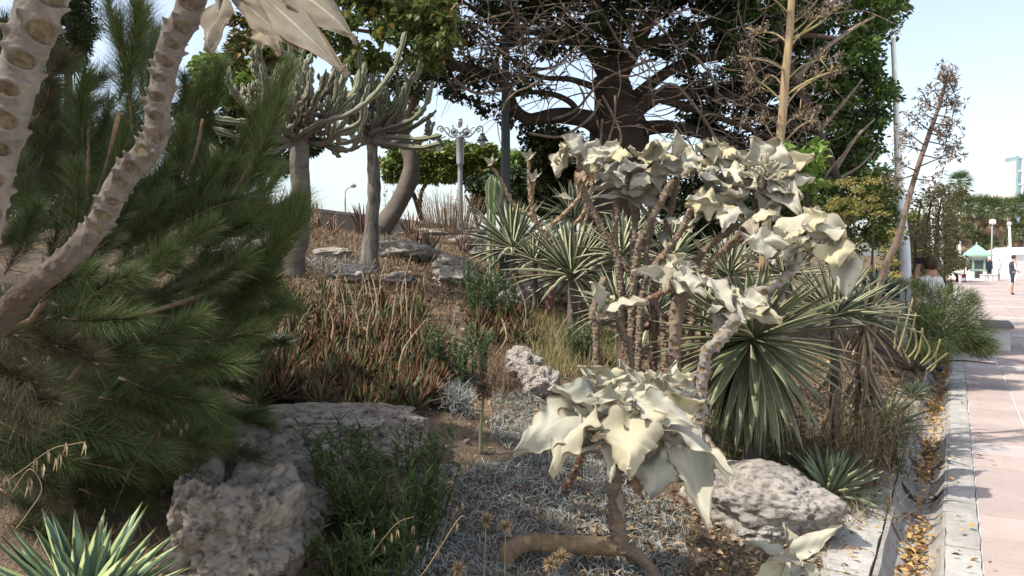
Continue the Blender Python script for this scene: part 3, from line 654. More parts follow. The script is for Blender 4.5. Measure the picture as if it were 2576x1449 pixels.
# ------------------------------------------------------------------ candelabra euphorbias
def arm_from(mb, a, az, el, L, up, r, curve=1.0):
    """an arm leaving at (az, el) and turning upwards"""
    pts = [Vector(a)]; d = Vector((math.cos(az) * math.cos(el), math.sin(az) * math.cos(el), math.sin(el))); n = 6
    for i in range(n):
        s = (i + 1) / n; dd = (d * (1 - up * s ** 1.5) + Vector((0, 0, 1)) * up * s ** 1.5).normalized(); dd += Vector(RNG.normal(0, 0.15, 3)); pts.append(pts[-1] + dd * L / n)
    rr = [r * 0.75] + [r * RNG.uniform(0.85, 1.1) for _ in range(n - 1)] + [r * 0.8]
    ribbed(mb, pts, rr, 4, 0.34, 0.07 + RNG.uniform(0, .03), 5, 0.68, 0.6, 0.2 + RNG.uniform(0, .12), RNG.uniform(0, 1)); return pts
def euphorbia(label, head, base, tr, arms, Lr, seed, trunk_mat, extra=(), jag=0.05, mids=()):
    root = thing('candelabra_euphorbia', label, 'euphorbia tree', base)
    mb = MB(); tube(mb, [base - Vector((0, 0, .1))] + list(mids) + [head], tr, 12, rough=jag * .5, disp=lambda l, th: 1 + 0.08 * np.sin(l * 19 + np.sin(th) * 2) * np.sin(l * 5) + 0.05 * np.sin(3 * th + l * 4) + 0.16 * np.exp(-((np.sin(l * 2.3 + seed) * 3) ** 2 + ((th - 2 - seed) % 6.28 - 3.1) ** 2)) + .18 * np.exp(-l * 4)); part('trunk', mb, trunk_mat, root)
    for i in range(arms):
        az = i * 2.39996 + RNG.normal(0, .2); f = (i + 0.5) / arms
        el = math.radians(72 - 88 * f + RNG.normal(0, 9)); L = Lr * (0.62 + 0.42 * f) * RNG.uniform(0.85, 1.12)
        a = head + Vector((RNG.normal(0, .08), RNG.normal(0, .08), RNG.uniform(-.12, .12)))
        mb = MB(); pts = arm_from(mb, a, az, el, L, RNG.uniform(0.55, 0.95) if el < 1.0 else 0.5, RNG.uniform(0.028, 0.042))
        for k in range(RNG.integers(1, 5)):
            j = RNG.integers(2, 6); q = pts[j]; arm_from(mb, q, az + RNG.normal(0, 1.0), RNG.uniform(0.2, 1.2), L * RNG.uniform(0.2, 0.42), 0.9, RNG.uniform(0.028, 0.042))
        part('arm', mb, eup_m, root)
    for e in extra:
        mb = MB(); pp = [P(*a) for a in e[0]]; ribbed(mb, pp, [e[1] * .72] * len(pp), 4, 0.34, 0.08, 6, 0.66, 0.6, 0.24); part('arm', mb, eup_m, root)
    return root
smooth_bark = M('smooth_grey_bark', (0.07, 0.057, 0.046), (0.135, 0.113, 0.095), (0.09, 0.075, 0.062), scale=5, bump=0.5, bscale=22, bdist=0.012, rough=0.85, streak=(1, 1, 2.5))
split_bark = M('split_pale_bark', (0.075, 0.062, 0.052), (0.20, 0.175, 0.15), scale=7, bump=1.0, bscale=26, bdist=0.02, rough=0.9, streak=(3, 3, 0.6))
E1 = 9.0; hb = P(757, 330, E1); b1 = P(728, 720, E1); b1.z = gz(b1.x, b1.y)
euphorbia('candelabra euphorbia on the thick smooth trunk beside the pine', hb, b1, [0.13, 0.12, 0.105, 0.105, 0.10], 40, 1.12, 1, smooth_bark,
    extra=(([(760, 345, E1 - .1), (700, 330, E1 - .3), (620, 310, E1 - .5), (545, 300, E1 - .6), (522, 280, E1 - .6)], .06), ([(740, 350, E1 - .1), (680, 350, E1 - .4), (600, 345, E1 - .5), (530, 320, E1 - .7)], .055), ([(740, 360, E1 - .1), (690, 380, E1 - .4), (620, 395, E1 - .5), (560, 415, E1 - .7), (528, 360, E1 - .7)], .055),
           ([(750, 340, E1 - .2), (800, 310, E1 - .4), (870, 290, E1 - .5), (930, 250, E1 - .5), (980, 190, E1 - .5), (1000, 150, E1 - .5), (1020, 80, E1 - .5)], .042)),
    mids=[P(745, 620, E1), P(757, 500, E1), P(754, 420, E1)])
E2 = 10.5; hb2 = P(938, 335, E2); b2 = P(928, 660, E2); b2.z = gz(b2.x, b2.y)
euphorbia('candelabra euphorbia with wide wavy arms on the split bark trunk', hb2, b2, [0.13, 0.085, 0.085, 0.075, 0.07], 36, 1.0, 2, split_bark,
    extra=(([(940, 345, E2 - .1), (1000, 345, E2 - .4), (1060, 350, E2 - .6), (1112, 340, E2 - .7)], .055), ([(940, 350, E2 - .1), (1000, 365, E2 - .4), (1060, 372, E2 - .6), (1105, 362, E2 - .8)], .052), ([(930, 335, E2 - .2), (990, 320, E2 - .4), (1040, 300, E2 - .6), (1070, 265, E2 - .6), (1090, 205, E2 - .6)], .055),
           ([(920, 345, E2 - .3), (860, 360, E2 - .6), (825, 365, E2 - .8), (850, 390, E2 - .8), (858, 395, E2 - .8)], .045), ([(930, 350, E2 - .3), (890, 375, E2 - .6), (845, 370, E2 - .8), (815, 350, E2 - .9)], .045), ([(945, 330, E2 - .1), (1010, 330, E2 - .3), (1070, 300, E2 - .5), (1098, 278, E2 - .6)], .045)),
    mids=[P(935, 560, E2), P(942, 470, E2), P(938, 400, E2)], jag=0.1)

# ------------------------------------------------------------------ ground cover and small herbs
silver_m = M('silver_leaf', (0.19, 0.20, 0.185), (0.32, 0.33, 0.31), (0.14, 0.15, 0.105), scale=5, rough=0.8, trans=0.1)
straw_m = M('straw', (0.25, 0.18, 0.095), (0.38, 0.295, 0.175), (0.15, 0.095, 0.05), scale=4, rough=0.8, trans=0.15, third=0.65)
brown_m = M('brown_twig', (0.14, 0.09, 0.06), (0.24, 0.165, 0.11), (0.30, 0.22, 0.14), scale=4, rough=0.85)
herb_m = M('herb_leaf', (0.05, 0.08, 0.02), (0.085, 0.12, 0.035), (0.14, 0.15, 0.055), scale=5, rough=0.6, trans=0.25)
herb2_m = M('dark_herb_leaf', (0.05, 0.085, 0.035), (0.085, 0.12, 0.05), (0.14, 0.16, 0.08), scale=5, rough=0.6, trans=0.2)
silver_area = [([(1100, 1180), (1480, 1150), (1720, 1300), (1700, 1470), (1000, 1470), (1020, 1280)], 3.0, 5.8, 0.048, 2000, .06), ([(1130, 930), (1190, 950), (1180, 1060), (1110, 1030)], 4.8, 6.5, .06, 60, .07),
               ([(1250, 990), (1380, 1000), (1420, 1140), (1330, 1180), (1230, 1080)], 4.3, 6, .05, 260, .055), ([(640, 860), (710, 850), (715, 905), (645, 905)], 5, 8, .08, 26, .08),
               ([(2160, 1180), (2270, 1180), (2240, 1330), (2120, 1330)], 3.6, 5, .07, 120, .045), ([(780, 650), (930, 655), (930, 710), (770, 700)], 9, 16, .13, 130, .13), ([(960, 600), (1110, 620), (1100, 650), (950, 650)], 11, 20, .16, 90, .13),
               ([(1300, 660), (1440, 690), (1430, 720), (1260, 730)], 8, 12, .15, 60, .1), ([(1250, 730), (1330, 740), (1330, 790), (1250, 790)], 6.5, 9, .12, 40, .1)]
mb = MB()
for poly, y0, y1, dm, nm, L in silver_area:
    for (x, y, z) in spread(poly, dm, y0, y1, nm, 9000):
        n = 17; B = np.tile([x, y, z + 0.01], (n, 1)) + RNG.normal(0, 0.022, (n, 3)) * [1, 1, .3]
        az = RNG.uniform(0, 6.28, n); el = RNG.uniform(0.15, 1.4, n); D = np.stack([np.cos(az) * np.cos(el), np.sin(az) * np.cos(el), np.sin(el)], 1)
        strips(mb, B, D, L * RNG.uniform(0.8, 2.0, n), 0.0056 * max(1, y / 5.5), RNG.uniform(0.3, 1.1, n), 4)
link('silver_ground_cover', mb.mesh('silver_ground_cover', silver_m), None, label='carpet of silvery grey narrow leaved ground cover between rocks and felt bush', cat='ground cover', kind='stuff')
def tuft(u, v, Y, n, L, W, mat, label, name='silver_tuft', cat='plant', e=(0.2, 1.5), droop=(0.05, .5), sp=0.03):
    c = P(u, v, Y); c.z = max(gz(c.x, c.y), c.z) ; mb = MB(); B = np.array(c)[None] + RNG.normal(0, sp, (n, 3)) * [1, 1, .4]
    az = RNG.uniform(0, 6.28, n); el = RNG.uniform(*e, n); D = np.stack([np.cos(az) * np.cos(el), np.sin(az) * np.cos(el), np.sin(el)], 1)
    strips(mb, B, D, L * RNG.uniform(.6, 1.2, n), W, RNG.uniform(*droop, n), 4); return solo(name, mb, mat, label, cat)
tuft(755, 1185, 3.55, 150, 0.13, 0.006, silver_m, 'bluish silver tuft growing on the craggy boulder')
tuft(700, 870, 5.6, 160, 0.15, 0.007, silver_m, 'silver tuft with a yellow flower at the pine edge of the aloe bed')
tuft(1145, 1010, 5.2, 260, 0.17, 0.007, silver_m, 'pale silver tuft right of the aloe bed', sp=0.05)
# dry grass over the bank and litter chips
def grass(name, mat, label, spots, per, L, W, e=(0.5, 1.5), cat='grass'):
    mb = MB(); A_ = np.array(spots); n = len(A_) * per; B = np.repeat(A_, per, 0) + RNG.normal(0, 0.05, (n, 3)) * [1, 1, .1]
    az = RNG.uniform(0, 6.28, n); el = RNG.uniform(*e, n); D = np.stack([np.cos(az) * np.cos(el), np.sin(az) * np.cos(el), np.sin(el)], 1)
    sc = np.repeat(np.clip(A_[:, 1] / 6, 1, 2.2), per)
    strips(mb, B, D, L * RNG.uniform(.4, 1.3, n), W * sc, RNG.uniform(.05, .6, n), 3)
    return link(name, mb.mesh(name, mat), None, label=label, cat=cat, kind='stuff')
sp = spread([(420, 560), (1500, 560), (2250, 720), (2330, 900), (2290, 1100), (1900, 1449), (1500, 1300), (1200, 1000), (600, 1000), (400, 1000)], 0.085, 3.4, 20, 3600, 24000)
grass('dry_grass', straw_m, 'sparse dry straw coloured grass over the bank', sp, 9, 0.16, 0.003)
sp = spread([(620, 540), (1250, 560), (1300, 800), (1150, 840), (640, 780)], 0.2, 7, 14, 500, 12000)
grass('brown_scrub', brown_m, 'low brown dried scrub on the upper bank', sp, 14, 0.20, 0.005)
sp = spread([(0, 1000), (640, 1000), (1000, 1150), (900, 1449), (0, 1449)], 0.11, 2.2, 5.5, 500, 9000)
grass('shaded_dry_grass', straw_m, 'thin dry grass in the shade under the pine', sp, 7, 0.2, 0.0022)
sp = spread([(700, 560), (1240, 590), (1260, 760), (1100, 800), (640, 760)], .13, 8, 20, 700, 14000)
grass('upper_straw', straw_m, 'pale straw and ochre litter over the upper bank', sp, 16, 0.13, 0.005, e=(.2, 1.4))
sp = spread([(1330, 800), (1560, 830), (1560, 930), (1420, 960), (1330, 900)], 0.08, 5.4, 9, 160, 6000)
grass('yellow_green_grass', M('yellow_green_grass', (0.17, 0.16, 0.06), (0.30, 0.27, 0.12), (0.38, 0.3, 0.17), scale=4, rough=.75, trans=.2), 'yellow green grass behind the leaning felt bush rosette', sp, 16, 0.3, 0.0045, e=(.9, 1.5))
sp = spread([(1200, 870), (1300, 850), (1290, 960), (1200, 960)], 0.07, 5, 8, 60, 6000)
grass('red_brown_twigs', brown_m, 'red brown twiggy growth left of the upright pale rock', sp, 30, 0.16, 0.003, cat='twigs')
mb = MB(); sp = np.array(spread([(100, 900), (700, 560), (1500, 560), (2320, 800), (2300, 1100), (2100, 1449), (300, 1449)], 0.045, 3.0, 12, 7000, 22000)); n = len(sp)
D = RNG.normal(0, 1, (n, 3)); D[:, 2] *= .3; stamp(mb, leaf_t(0.5, .3), sp + [0, 0, .012], frames(D, roll=RNG.uniform(-.8, .8, n)), RNG.uniform(.012, .05, n) * np.clip(sp[:, 1] / 5, 1, 2))
link('litter', mb.mesh('litter', M('litter_leaf', (0.22, 0.13, 0.065), (0.38, 0.27, 0.15), (0.10, 0.065, 0.045), scale=4, third=.6)), None, label='scattered dead leaves and chips lying on the soil', cat='leaf litter', kind='stuff')
mb = MB(); n = 2600; yy = RNG.uniform(3, 7.5, n); xx = (RNG.uniform(450, 2200, n) - CU) / F * yy; k = tp(xx, yy)[1] > .35; xx, yy = xx[k], yy[k]; n = len(xx)
tet = (np.array([(1, 0, 0), (-.5, .8, 0), (-.5, -.8, 0), (0, 0, .8), (.2, .1, -.6)], float), [np.array([(0, 1, 3), (1, 2, 3), (2, 0, 3), (1, 0, 4), (2, 1, 4), (0, 2, 4)])], np.zeros((5, 3)))
stamp(mb, tet, np.stack([xx, yy, h(xx, yy) + .004], 1), frames(RNG.normal(0, 1, (n, 3))), RNG.gamma(2, .005, n))
link('pebbles', mb.mesh('pebbles', rock_m, smooth=False), None, label='small stones and crumbs strewn on the soil', cat='pebbles', kind='stuff')

def shrub(name, label, c, hgt, spreadr, stems, mat, leafL, leafW, per, cat='shrub', lean=0.35, stemmat=None, kind='lance', stemw=0.004, nleaf=160):
    root = thing(name, label, cat, c); C = []; D = []; st = MB()
    for i in range(stems):
        az = RNG.uniform(0, 6.28); r = spreadr * RNG.random() ** .5; b = Vector((c[0] + r * .5 * math.cos(az), c[1] + r * .5 * math.sin(az), 0)); b.z = gz(b.x, b.y) - .02
        tip = b + Vector((r * lean * math.cos(az) + RNG.normal(0, .04), r * lean * math.sin(az) + RNG.normal(0, .04), 1)).normalized() * hgt * RNG.uniform(.6, 1.08)
        mid = (b + tip) / 2 + Vector(RNG.normal(0, .02, 3)); tube(st, [b, mid, tip], [stemw, stemw * .8, stemw * .4], 4, 3)
        p = smooth_path([b, mid, tip], 10)
        for k in range(per):
            s = RNG.uniform(.12, 1); q = p[int(s * (len(p) - 1))]; a2 = k * 2.4 + RNG.normal(0, .3); e = RNG.uniform(.2, 1.1)
            C.append(q + RNG.normal(0, .003, 3)); D.append((math.cos(a2) * math.cos(e), math.sin(a2) * math.cos(e), math.sin(e)))
    part('stems', st, stemmat or mat, root, kind='stuff')
    leaves(root, leaf_t(leafW / leafL, .2, kind), np.array(C), frames(np.array(D)), leafL * RNG.uniform(.6, 1.2, len(C)), mat, nleaf); return root
def leaves(root, T, C, R, Sc, mat, nparts=250, name='foliage', yscale=True):
    """the leaves that show largest are pieces of their own, the rest one mass"""
    u, v = proj(C[:, 0], C[:, 1], C[:, 2]); vis = (u > 0) & (u < 2576) & (v > 0) & (v < 1449) & (C[:, 1] > .2)
    size = np.where(vis, Sc / np.maximum(C[:, 1], .1), 0); o = np.argsort(-size); k = min(nparts, int(vis.sum())); big = o[:k]; rest = o[k:]
    me = MB().add(*T).mesh('leaf', mat)
    base = root.location if root.parent is None else root.location + root.parent.location
    for i in big:
        link('leaf', me, root, Vector(C[i]) - base, rot=Matrix(R[i].tolist()).to_euler(), scale=float(Sc[i]))
    if len(rest):
        mb = MB(); stamp(mb, T, C[rest], R[rest], Sc[rest]); part(name, mb, mat, root, kind='stuff')
G1 = onground(960, 3.35)
shrub('leafy_shrub', 'upright dark green leafy herb between the boulder and the silver carpet', G1, .50, .38, 44, herb_m, .065, .013, 44, nleaf=280, lean=.95)
shrub('leafy_shrub', 'low spreading green herb at the bottom edge right of the boulder', onground(905, 2.95), .27, .26, 34, herb_m, .06, .014, 30, nleaf=200, lean=1.2)
shrub('leafy_shrub', 'green herb rising beside the lone stalk', onground(1060, 3.75), .42, .16, 16, herb_m, .05, .01, 40, nleaf=100, lean=.5)
shrub('leafy_shrub', 'bushy green plant right of the aloe bed', onground(1150, 6.0), .42, .42, 40, herb2_m, .06, .012, 40, nleaf=100)
shrub('leafy_shrub', 'dark green shrub at the foot of the columnar cactus', onground(1235, 8.6), .55, .6, 46, herb2_m, .08, .016, 40, nleaf=80)
shrub('leafy_shrub', 'green weed by the pale rock under the yuccas', onground(1475, 7.6), .35, .4, 30, herb2_m, .07, .014, 30, nleaf=60)
shrub('dry_shrub', 'tangled straw and green growth under the two yuccas near the gutter', onground(2110, 5.5), .62, .5, 70, straw_m, .09, .008, 22, cat='dry bush', lean=.7, stemmat=brown_m, stemw=.003, nleaf=60)
shrub('dry_shrub', 'yellow green scrub beneath the dead skirted yucca', onground(2215, 6.0), .5, .4, 50, herb2_m, .08, .009, 24, cat='dry bush', lean=.8, stemmat=straw_m, stemw=.003, nleaf=60)
shrub('dry_shrub', 'round dry twiggy brown bush on the crest below the ornate lamp', P(1135, 590, 17.5), 1.05, 1.0, 150, straw_m, .07, .006, 26, cat='dry bush', lean=.35, stemmat=brown_m, stemw=.008, nleaf=0)
shrub('dry_shrub', 'dry brown bush behind the pine needles by the white rock', P(650, 585, 15.5), .9, 1.3, 90, M('olive_scrub', (.13, .11, .05), (.2, .16, .08), (.28, .2, .12), scale=3), .10, .02, 40, cat='dry bush', stemmat=brown_m, stemw=.008, nleaf=0)
shrub('dry_shrub', 'thin grey weed against the sky between the split bark trunk and the curved trunk', onground(985, 15.5), 1.3, .5, 12, silver_m, .09, .02, 16, cat='weed', nleaf=0, stemw=.004)
shrub('dry_shrub', 'brown dry weed tangle left of the cut pale rock', onground(1245, 5.9), .22, .3, 60, brown_m, .03, .004, 14, cat='weed', nleaf=0, stemw=.0022)

# dry flower stalks among the aloes, each one a thing
stalk_m = M('stalk', (0.24, 0.17, 0.10), (0.34, 0.26, 0.165), scale=12, rough=.85)
SGP = 'dry beige flower stalks standing in the aloe bed'
ends = [((905, 880), (868, 700)), ((905, 880), (935, 690)), ((925, 905), (960, 720)), ((860, 870), (845, 690)), ((960, 800), (985, 620)), ((985, 860), (1010, 690)), ((1040, 900), (1055, 700)), ((1015, 840), (1035, 640)), ((880, 960), (905, 740)), ((820, 900), (800, 730)), ((800, 860), (845, 740)), ((1070, 930), (1100, 860)),
        ((940, 850), (925, 700)), ((1000, 960), (1075, 800)), ((720, 900), (735, 760)), ((755, 880), (780, 700)), ((690, 960), (712, 820)), ((1030, 850), (1020, 700)), ((890, 850), (945, 650)), ((960, 905), (1000, 700)), ((1120, 880), (1150, 760)), ((650, 1040), (690, 880)), ((845, 790), (870, 640)), ((1240, 900), (1262, 800)), ((1310, 860), (1290, 690)), ((1400, 900), (1440, 780)), ((1245, 760), (1232, 640)), ((1190, 760), (1160, 640)), ((930, 770), (905, 660)), ((1075, 760), (1095, 640))]
for i, (a, b) in enumerate(ends):
    A0 = G(a[0], a[1]); Yb = A0.y; p1 = P(b[0], b[1], Yb + .1); mid = (A0 + p1) / 2 + Vector((RNG.normal(0, .06), RNG.normal(0, .05), 0)); mb = MB()
    tube(mb, [A0, mid, p1], [.0085, .007, .004], 5, 6, rough=.16)
    p = smooth_path([A0, mid, p1], 12); n = 40; j = RNG.integers(len(p) // 2, len(p), n); D = RNG.normal(0, 1, (n, 3)); D[:, 2] = np.abs(D[:, 2]) - .8
    stamp(mb, leaf_t(.4, .3, 'lance'), p[j], frames(D), RNG.uniform(.012, .028, n))
    solo('dry_stalk', mb, stalk_m, 'thin dry beige flower stalk standing in the reddish aloes', 'dry stalk', SGP)
def thistle(u, v, Y, base, label, r=.028):
    c = P(u, v, Y); b = P(base[0], base[1], Y - .1); b.z = min(b.z, gz(b.x, b.y)) if base[1] < 1440 else gz(b.x, b.y); root = thing('seed_head', label, 'seed head', b)
    mb = MB(); tube(mb, [b, (b + c) / 2 + Vector((.004, 0, .01)), c], [.0022, .0018, .0018], 5, 4); part('stalk', mb, straw_m, root)
    mb = MB(); n = 150; D = RNG.normal(0, 1, (n, 3)); D[:, 2] += .35; strips(mb, np.tile(c, (n, 1)) + unit(D) * r * .15, D, r * RNG.uniform(.7, 1.25, n), .0035, .0, 2); part('bristles', mb, straw_m, root)
thistle(1223, 1308, 2.75, (1200, 1460), 'spiky straw seed head, left one of the pair on upright stalks')
thistle(1271, 1326, 2.75, (1262, 1460), 'spiky straw seed head, right one of the upright pair')
thistle(1412, 1402, 2.5, (1330, 1460), 'spiky seed head leaning highest at the bottom edge')
thistle(1385, 1420, 2.5, (1310, 1462), 'spiky seed head just left of the leaning one')
thistle(1152, 1432, 2.6, (1140, 1462), 'spiky seed head nearly on the bottom edge by the herb')
c = P(1218, 980, 4.6); b = P(1209, 1190, 4.6); b.z = gz(b.x, b.y); root = thing('dry_stalk', 'single upright greenish stalk with a round dead flower head on bare soil', 'stalk', b)
mb = MB(); tube(mb, [b, P(1210, 1080, 4.6), c], [.014, .011, .008], 7, 5); part('stalk', mb, M('green_stalk', (.19, .2, .1), (.26, .26, .14), scale=5), root)
mb = MB(); n = 260; D = RNG.normal(0, 1, (n, 3)); stamp(mb, leaf_t(.5, .3), np.tile(c, (n, 1)) + unit(D) * RNG.uniform(.01, .045, n)[:, None], frames(D), RNG.uniform(.015, .03, n)); part('flower_head', mb, brown_m, root)
# wild oats: arching stems with hanging pale spikelets
def oat(label, pts, Y, spk, n=6):
    pp = [P(u, v, Y) for u, v in pts]; root = thing('wild_oat', label, 'grass stem', pp[0]); mb = MB(); tube(mb, pp, [.0010] * len(pp), 4, 6); part('stem', mb, straw_m, root)
    T = (lambda V, Fs, Q: (V, Fs, Q))(*leaf_t(.16, .4, 'lance')); me = MB().add(*T).mesh('spikelet', straw_m)
    for (u, v) in spk:
        for s in (-1, 1):
            d = np.array([[.16 * s + RNG.normal(0, .05), RNG.normal(0, .1), -1]]); link('spikelet', me, root, P(u, v, Y) - root.location, rot=Matrix(frames(d)[0].tolist()).to_euler(), scale=.034)
oat('arching dry oat stem with pale spikelets in front of the pine at the left edge', [(-5, 1225), (60, 1180), (130, 1130), (185, 1117), (215, 1112)], 1.8, [(120, 1130), (150, 1140), (165, 1112), (212, 1110), (140, 1150)])
oat('dry oat stem hanging low over the striped agave', [(30, 1240), (75, 1180), (105, 1230), (70, 1290), (40, 1330)], 1.8, [(110, 1165), (15, 1195), (75, 1200), (70, 1215), (90, 1150)])
oat('long straight dry oat stem rising behind the striped agave to the right', [(285, 1290), (330, 1180), (400, 1080), (420, 1060)], 2.6, [(440, 1050), (455, 1075), (420, 1060), (470, 1060), (400, 1080)])
oat('dry oat stem crossing the silver carpet beside the herb', [(1060, 1460), (1110, 1360), (1140, 1240), (1180, 1150), (1190, 1180)], 2.6, [(1188, 1150), (1178, 1165), (1165, 1165), (1150, 1270), (1140, 1290), (1162, 1260)])
oat('dry oat stem low in the herb at the bottom edge', [(930, 1400), (985, 1330), (1010, 1310), (1040, 1300)], 2.5, [(940, 1330), (985, 1340), (1000, 1330), (1040, 1320), (1050, 1370), (965, 1370)])
oat('dry stem leaning over the bottom edge in the middle', [(1040, 1470), (1080, 1420), (1150, 1310), (1170, 1300)], 2.3, [(1150, 1312), (1100, 1380)])

grass('corner_straw', straw_m, 'dry straw and litter between the large rock and the small felt bush at the bottom', spread([(1640, 1330), (2150, 1300), (2160, 1449), (1640, 1449)], .05, 3.1, 5, 420, 12000), 12, .10, .0032, e=(.1, 1.2), cat='grass')
mb = MB(); sp = np.array(spread([(1450, 1250), (2180, 1290), (2180, 1470), (1450, 1470)], 0.02, 2.9, 5.2, 900, 16000)); n = len(sp); D = RNG.normal(0, 1, (n, 3)); D[:, 2] *= .4
stamp(mb, leaf_t(0.5, .35), sp + [0, 0, .015], frames(D, roll=RNG.uniform(-.8, .8, n)), RNG.uniform(.02, .055, n))
link('corner_leaf_litter', mb.mesh('corner_leaf_litter', M('pale_litter', (0.22, 0.15, 0.09), (0.36, 0.27, 0.175), (0.30, 0.16, 0.06), scale=4, third=.75)), None, label='curled pale dead leaves on the soil in front of the large rock', cat='leaf litter', kind='stuff')
# ------------------------------------------------------------------ felt bushes (big grey felted leaves on scarred stems)
def felt_mat(name, a, b, warm):
    m, nt, out = _mat(name); q = qattr(nt)
    n1 = nois(nt, 5, 5); n2 = nois(nt, 260, 3)
    c = mixc(nt, ramp(nt, n1, [(0.35, 0.0), (0.65, 1.0)]), a, b)
    c = mixc(nt, ramp(nt, math_(nt, 'ADD', orand(nt), math_(nt, 'MULTIPLY', n1, 0.3)), [(0.7, 0.0), (1.0, 1.0)]), c, warm)
    e = math_(nt, 'MULTIPLY', math_(nt, 'ABSOLUTE', math_(nt, 'SUBTRACT', q[0], 0.5)), 2.0)
    c = mixc(nt, math_(nt, 'MULTIPLY', ramp(nt, e, [(0.9, 0.0), (1.0, 1.0)]), 0.75), c, (0.20, 0.13, 0.07))
    c = mixc(nt, ramp(nt, nois(nt, 38, 6, 0.7), [(0.66, 0.0), (0.74, 0.6)]), c, (0.25, 0.19, 0.12))
    vein = ramp(nt, e, [(0.0, 0.35), (0.07, 0.0)]); c = mixc(nt, vein, c, (0.62, 0.6, 0.48))
    finish(nt, out, c, 0.95, 0.1, 0.12, nois(nt, 14, 4), 0.4, 0.012); return m
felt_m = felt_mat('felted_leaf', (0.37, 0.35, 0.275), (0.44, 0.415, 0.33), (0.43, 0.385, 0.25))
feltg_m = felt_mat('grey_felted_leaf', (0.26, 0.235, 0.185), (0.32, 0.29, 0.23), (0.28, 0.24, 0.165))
feltn_m = felt_mat('shaded_felted_leaf', (0.16, 0.14, 0.105), (0.22, 0.192, 0.148), (0.23, 0.19, 0.13))  # darker copy of the felt, the backlit shade put into its colour
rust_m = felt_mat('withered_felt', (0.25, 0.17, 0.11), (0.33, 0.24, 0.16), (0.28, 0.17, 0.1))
def stem_mat(name, skin, skin2, scar, rim, low=None):
    m, nt, out = _mat(name); q = qattr(nt)                     # q.z: 0 skin .. 1 scar floor
    n = nois(nt, 30, 6, .65)
    c = mixc(nt, ramp(nt, n, [(0.35, 0.0), (0.65, 1.0)]), skin, skin2)
    if low: c = mixc(nt, ramp(nt, math_(nt, 'ADD', q[1], math_(nt, 'MULTIPLY', n, .1)), [(0.42, 1.0), (0.6, 0.0)]), c, low)
    c = mixc(nt, ramp(nt, q[2], [(0.2, 0.0), (0.75, 1.0)]), c, mixc(nt, ramp(nt, nois(nt, 60, 6, .75, dist=.6), [(0.38, 0.0), (0.62, 1.0)]), scar, rim))
    c = mixc(nt, ramp(nt, nois(nt, 110, 4, .7), [(0.6, 0.0), (0.75, 0.5)]), c, (0.12, 0.085, 0.06))
    finish(nt, out, c, 0.9, 0.15, 0, math_(nt, 'ADD', n, nois(nt, 160)), 0.5, 0.004); return m
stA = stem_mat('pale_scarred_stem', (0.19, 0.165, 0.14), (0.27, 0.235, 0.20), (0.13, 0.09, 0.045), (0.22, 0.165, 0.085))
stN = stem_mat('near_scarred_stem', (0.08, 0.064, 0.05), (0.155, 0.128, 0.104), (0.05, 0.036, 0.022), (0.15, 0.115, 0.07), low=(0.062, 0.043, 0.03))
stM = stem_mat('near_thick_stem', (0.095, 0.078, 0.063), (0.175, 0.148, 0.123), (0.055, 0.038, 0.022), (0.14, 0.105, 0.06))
stB = stem_mat('brown_scarred_stem', (0.13, 0.095, 0.07), (0.20, 0.155, 0.115), (0.17, 0.115, 0.07), (0.26, 0.19, 0.12))
stC = stem_mat('rusty_scarred_stem', (0.10, 0.058, 0.04), (0.17, 0.10, 0.068), (0.22, 0.15, 0.09), (0.30, 0.21, 0.13))
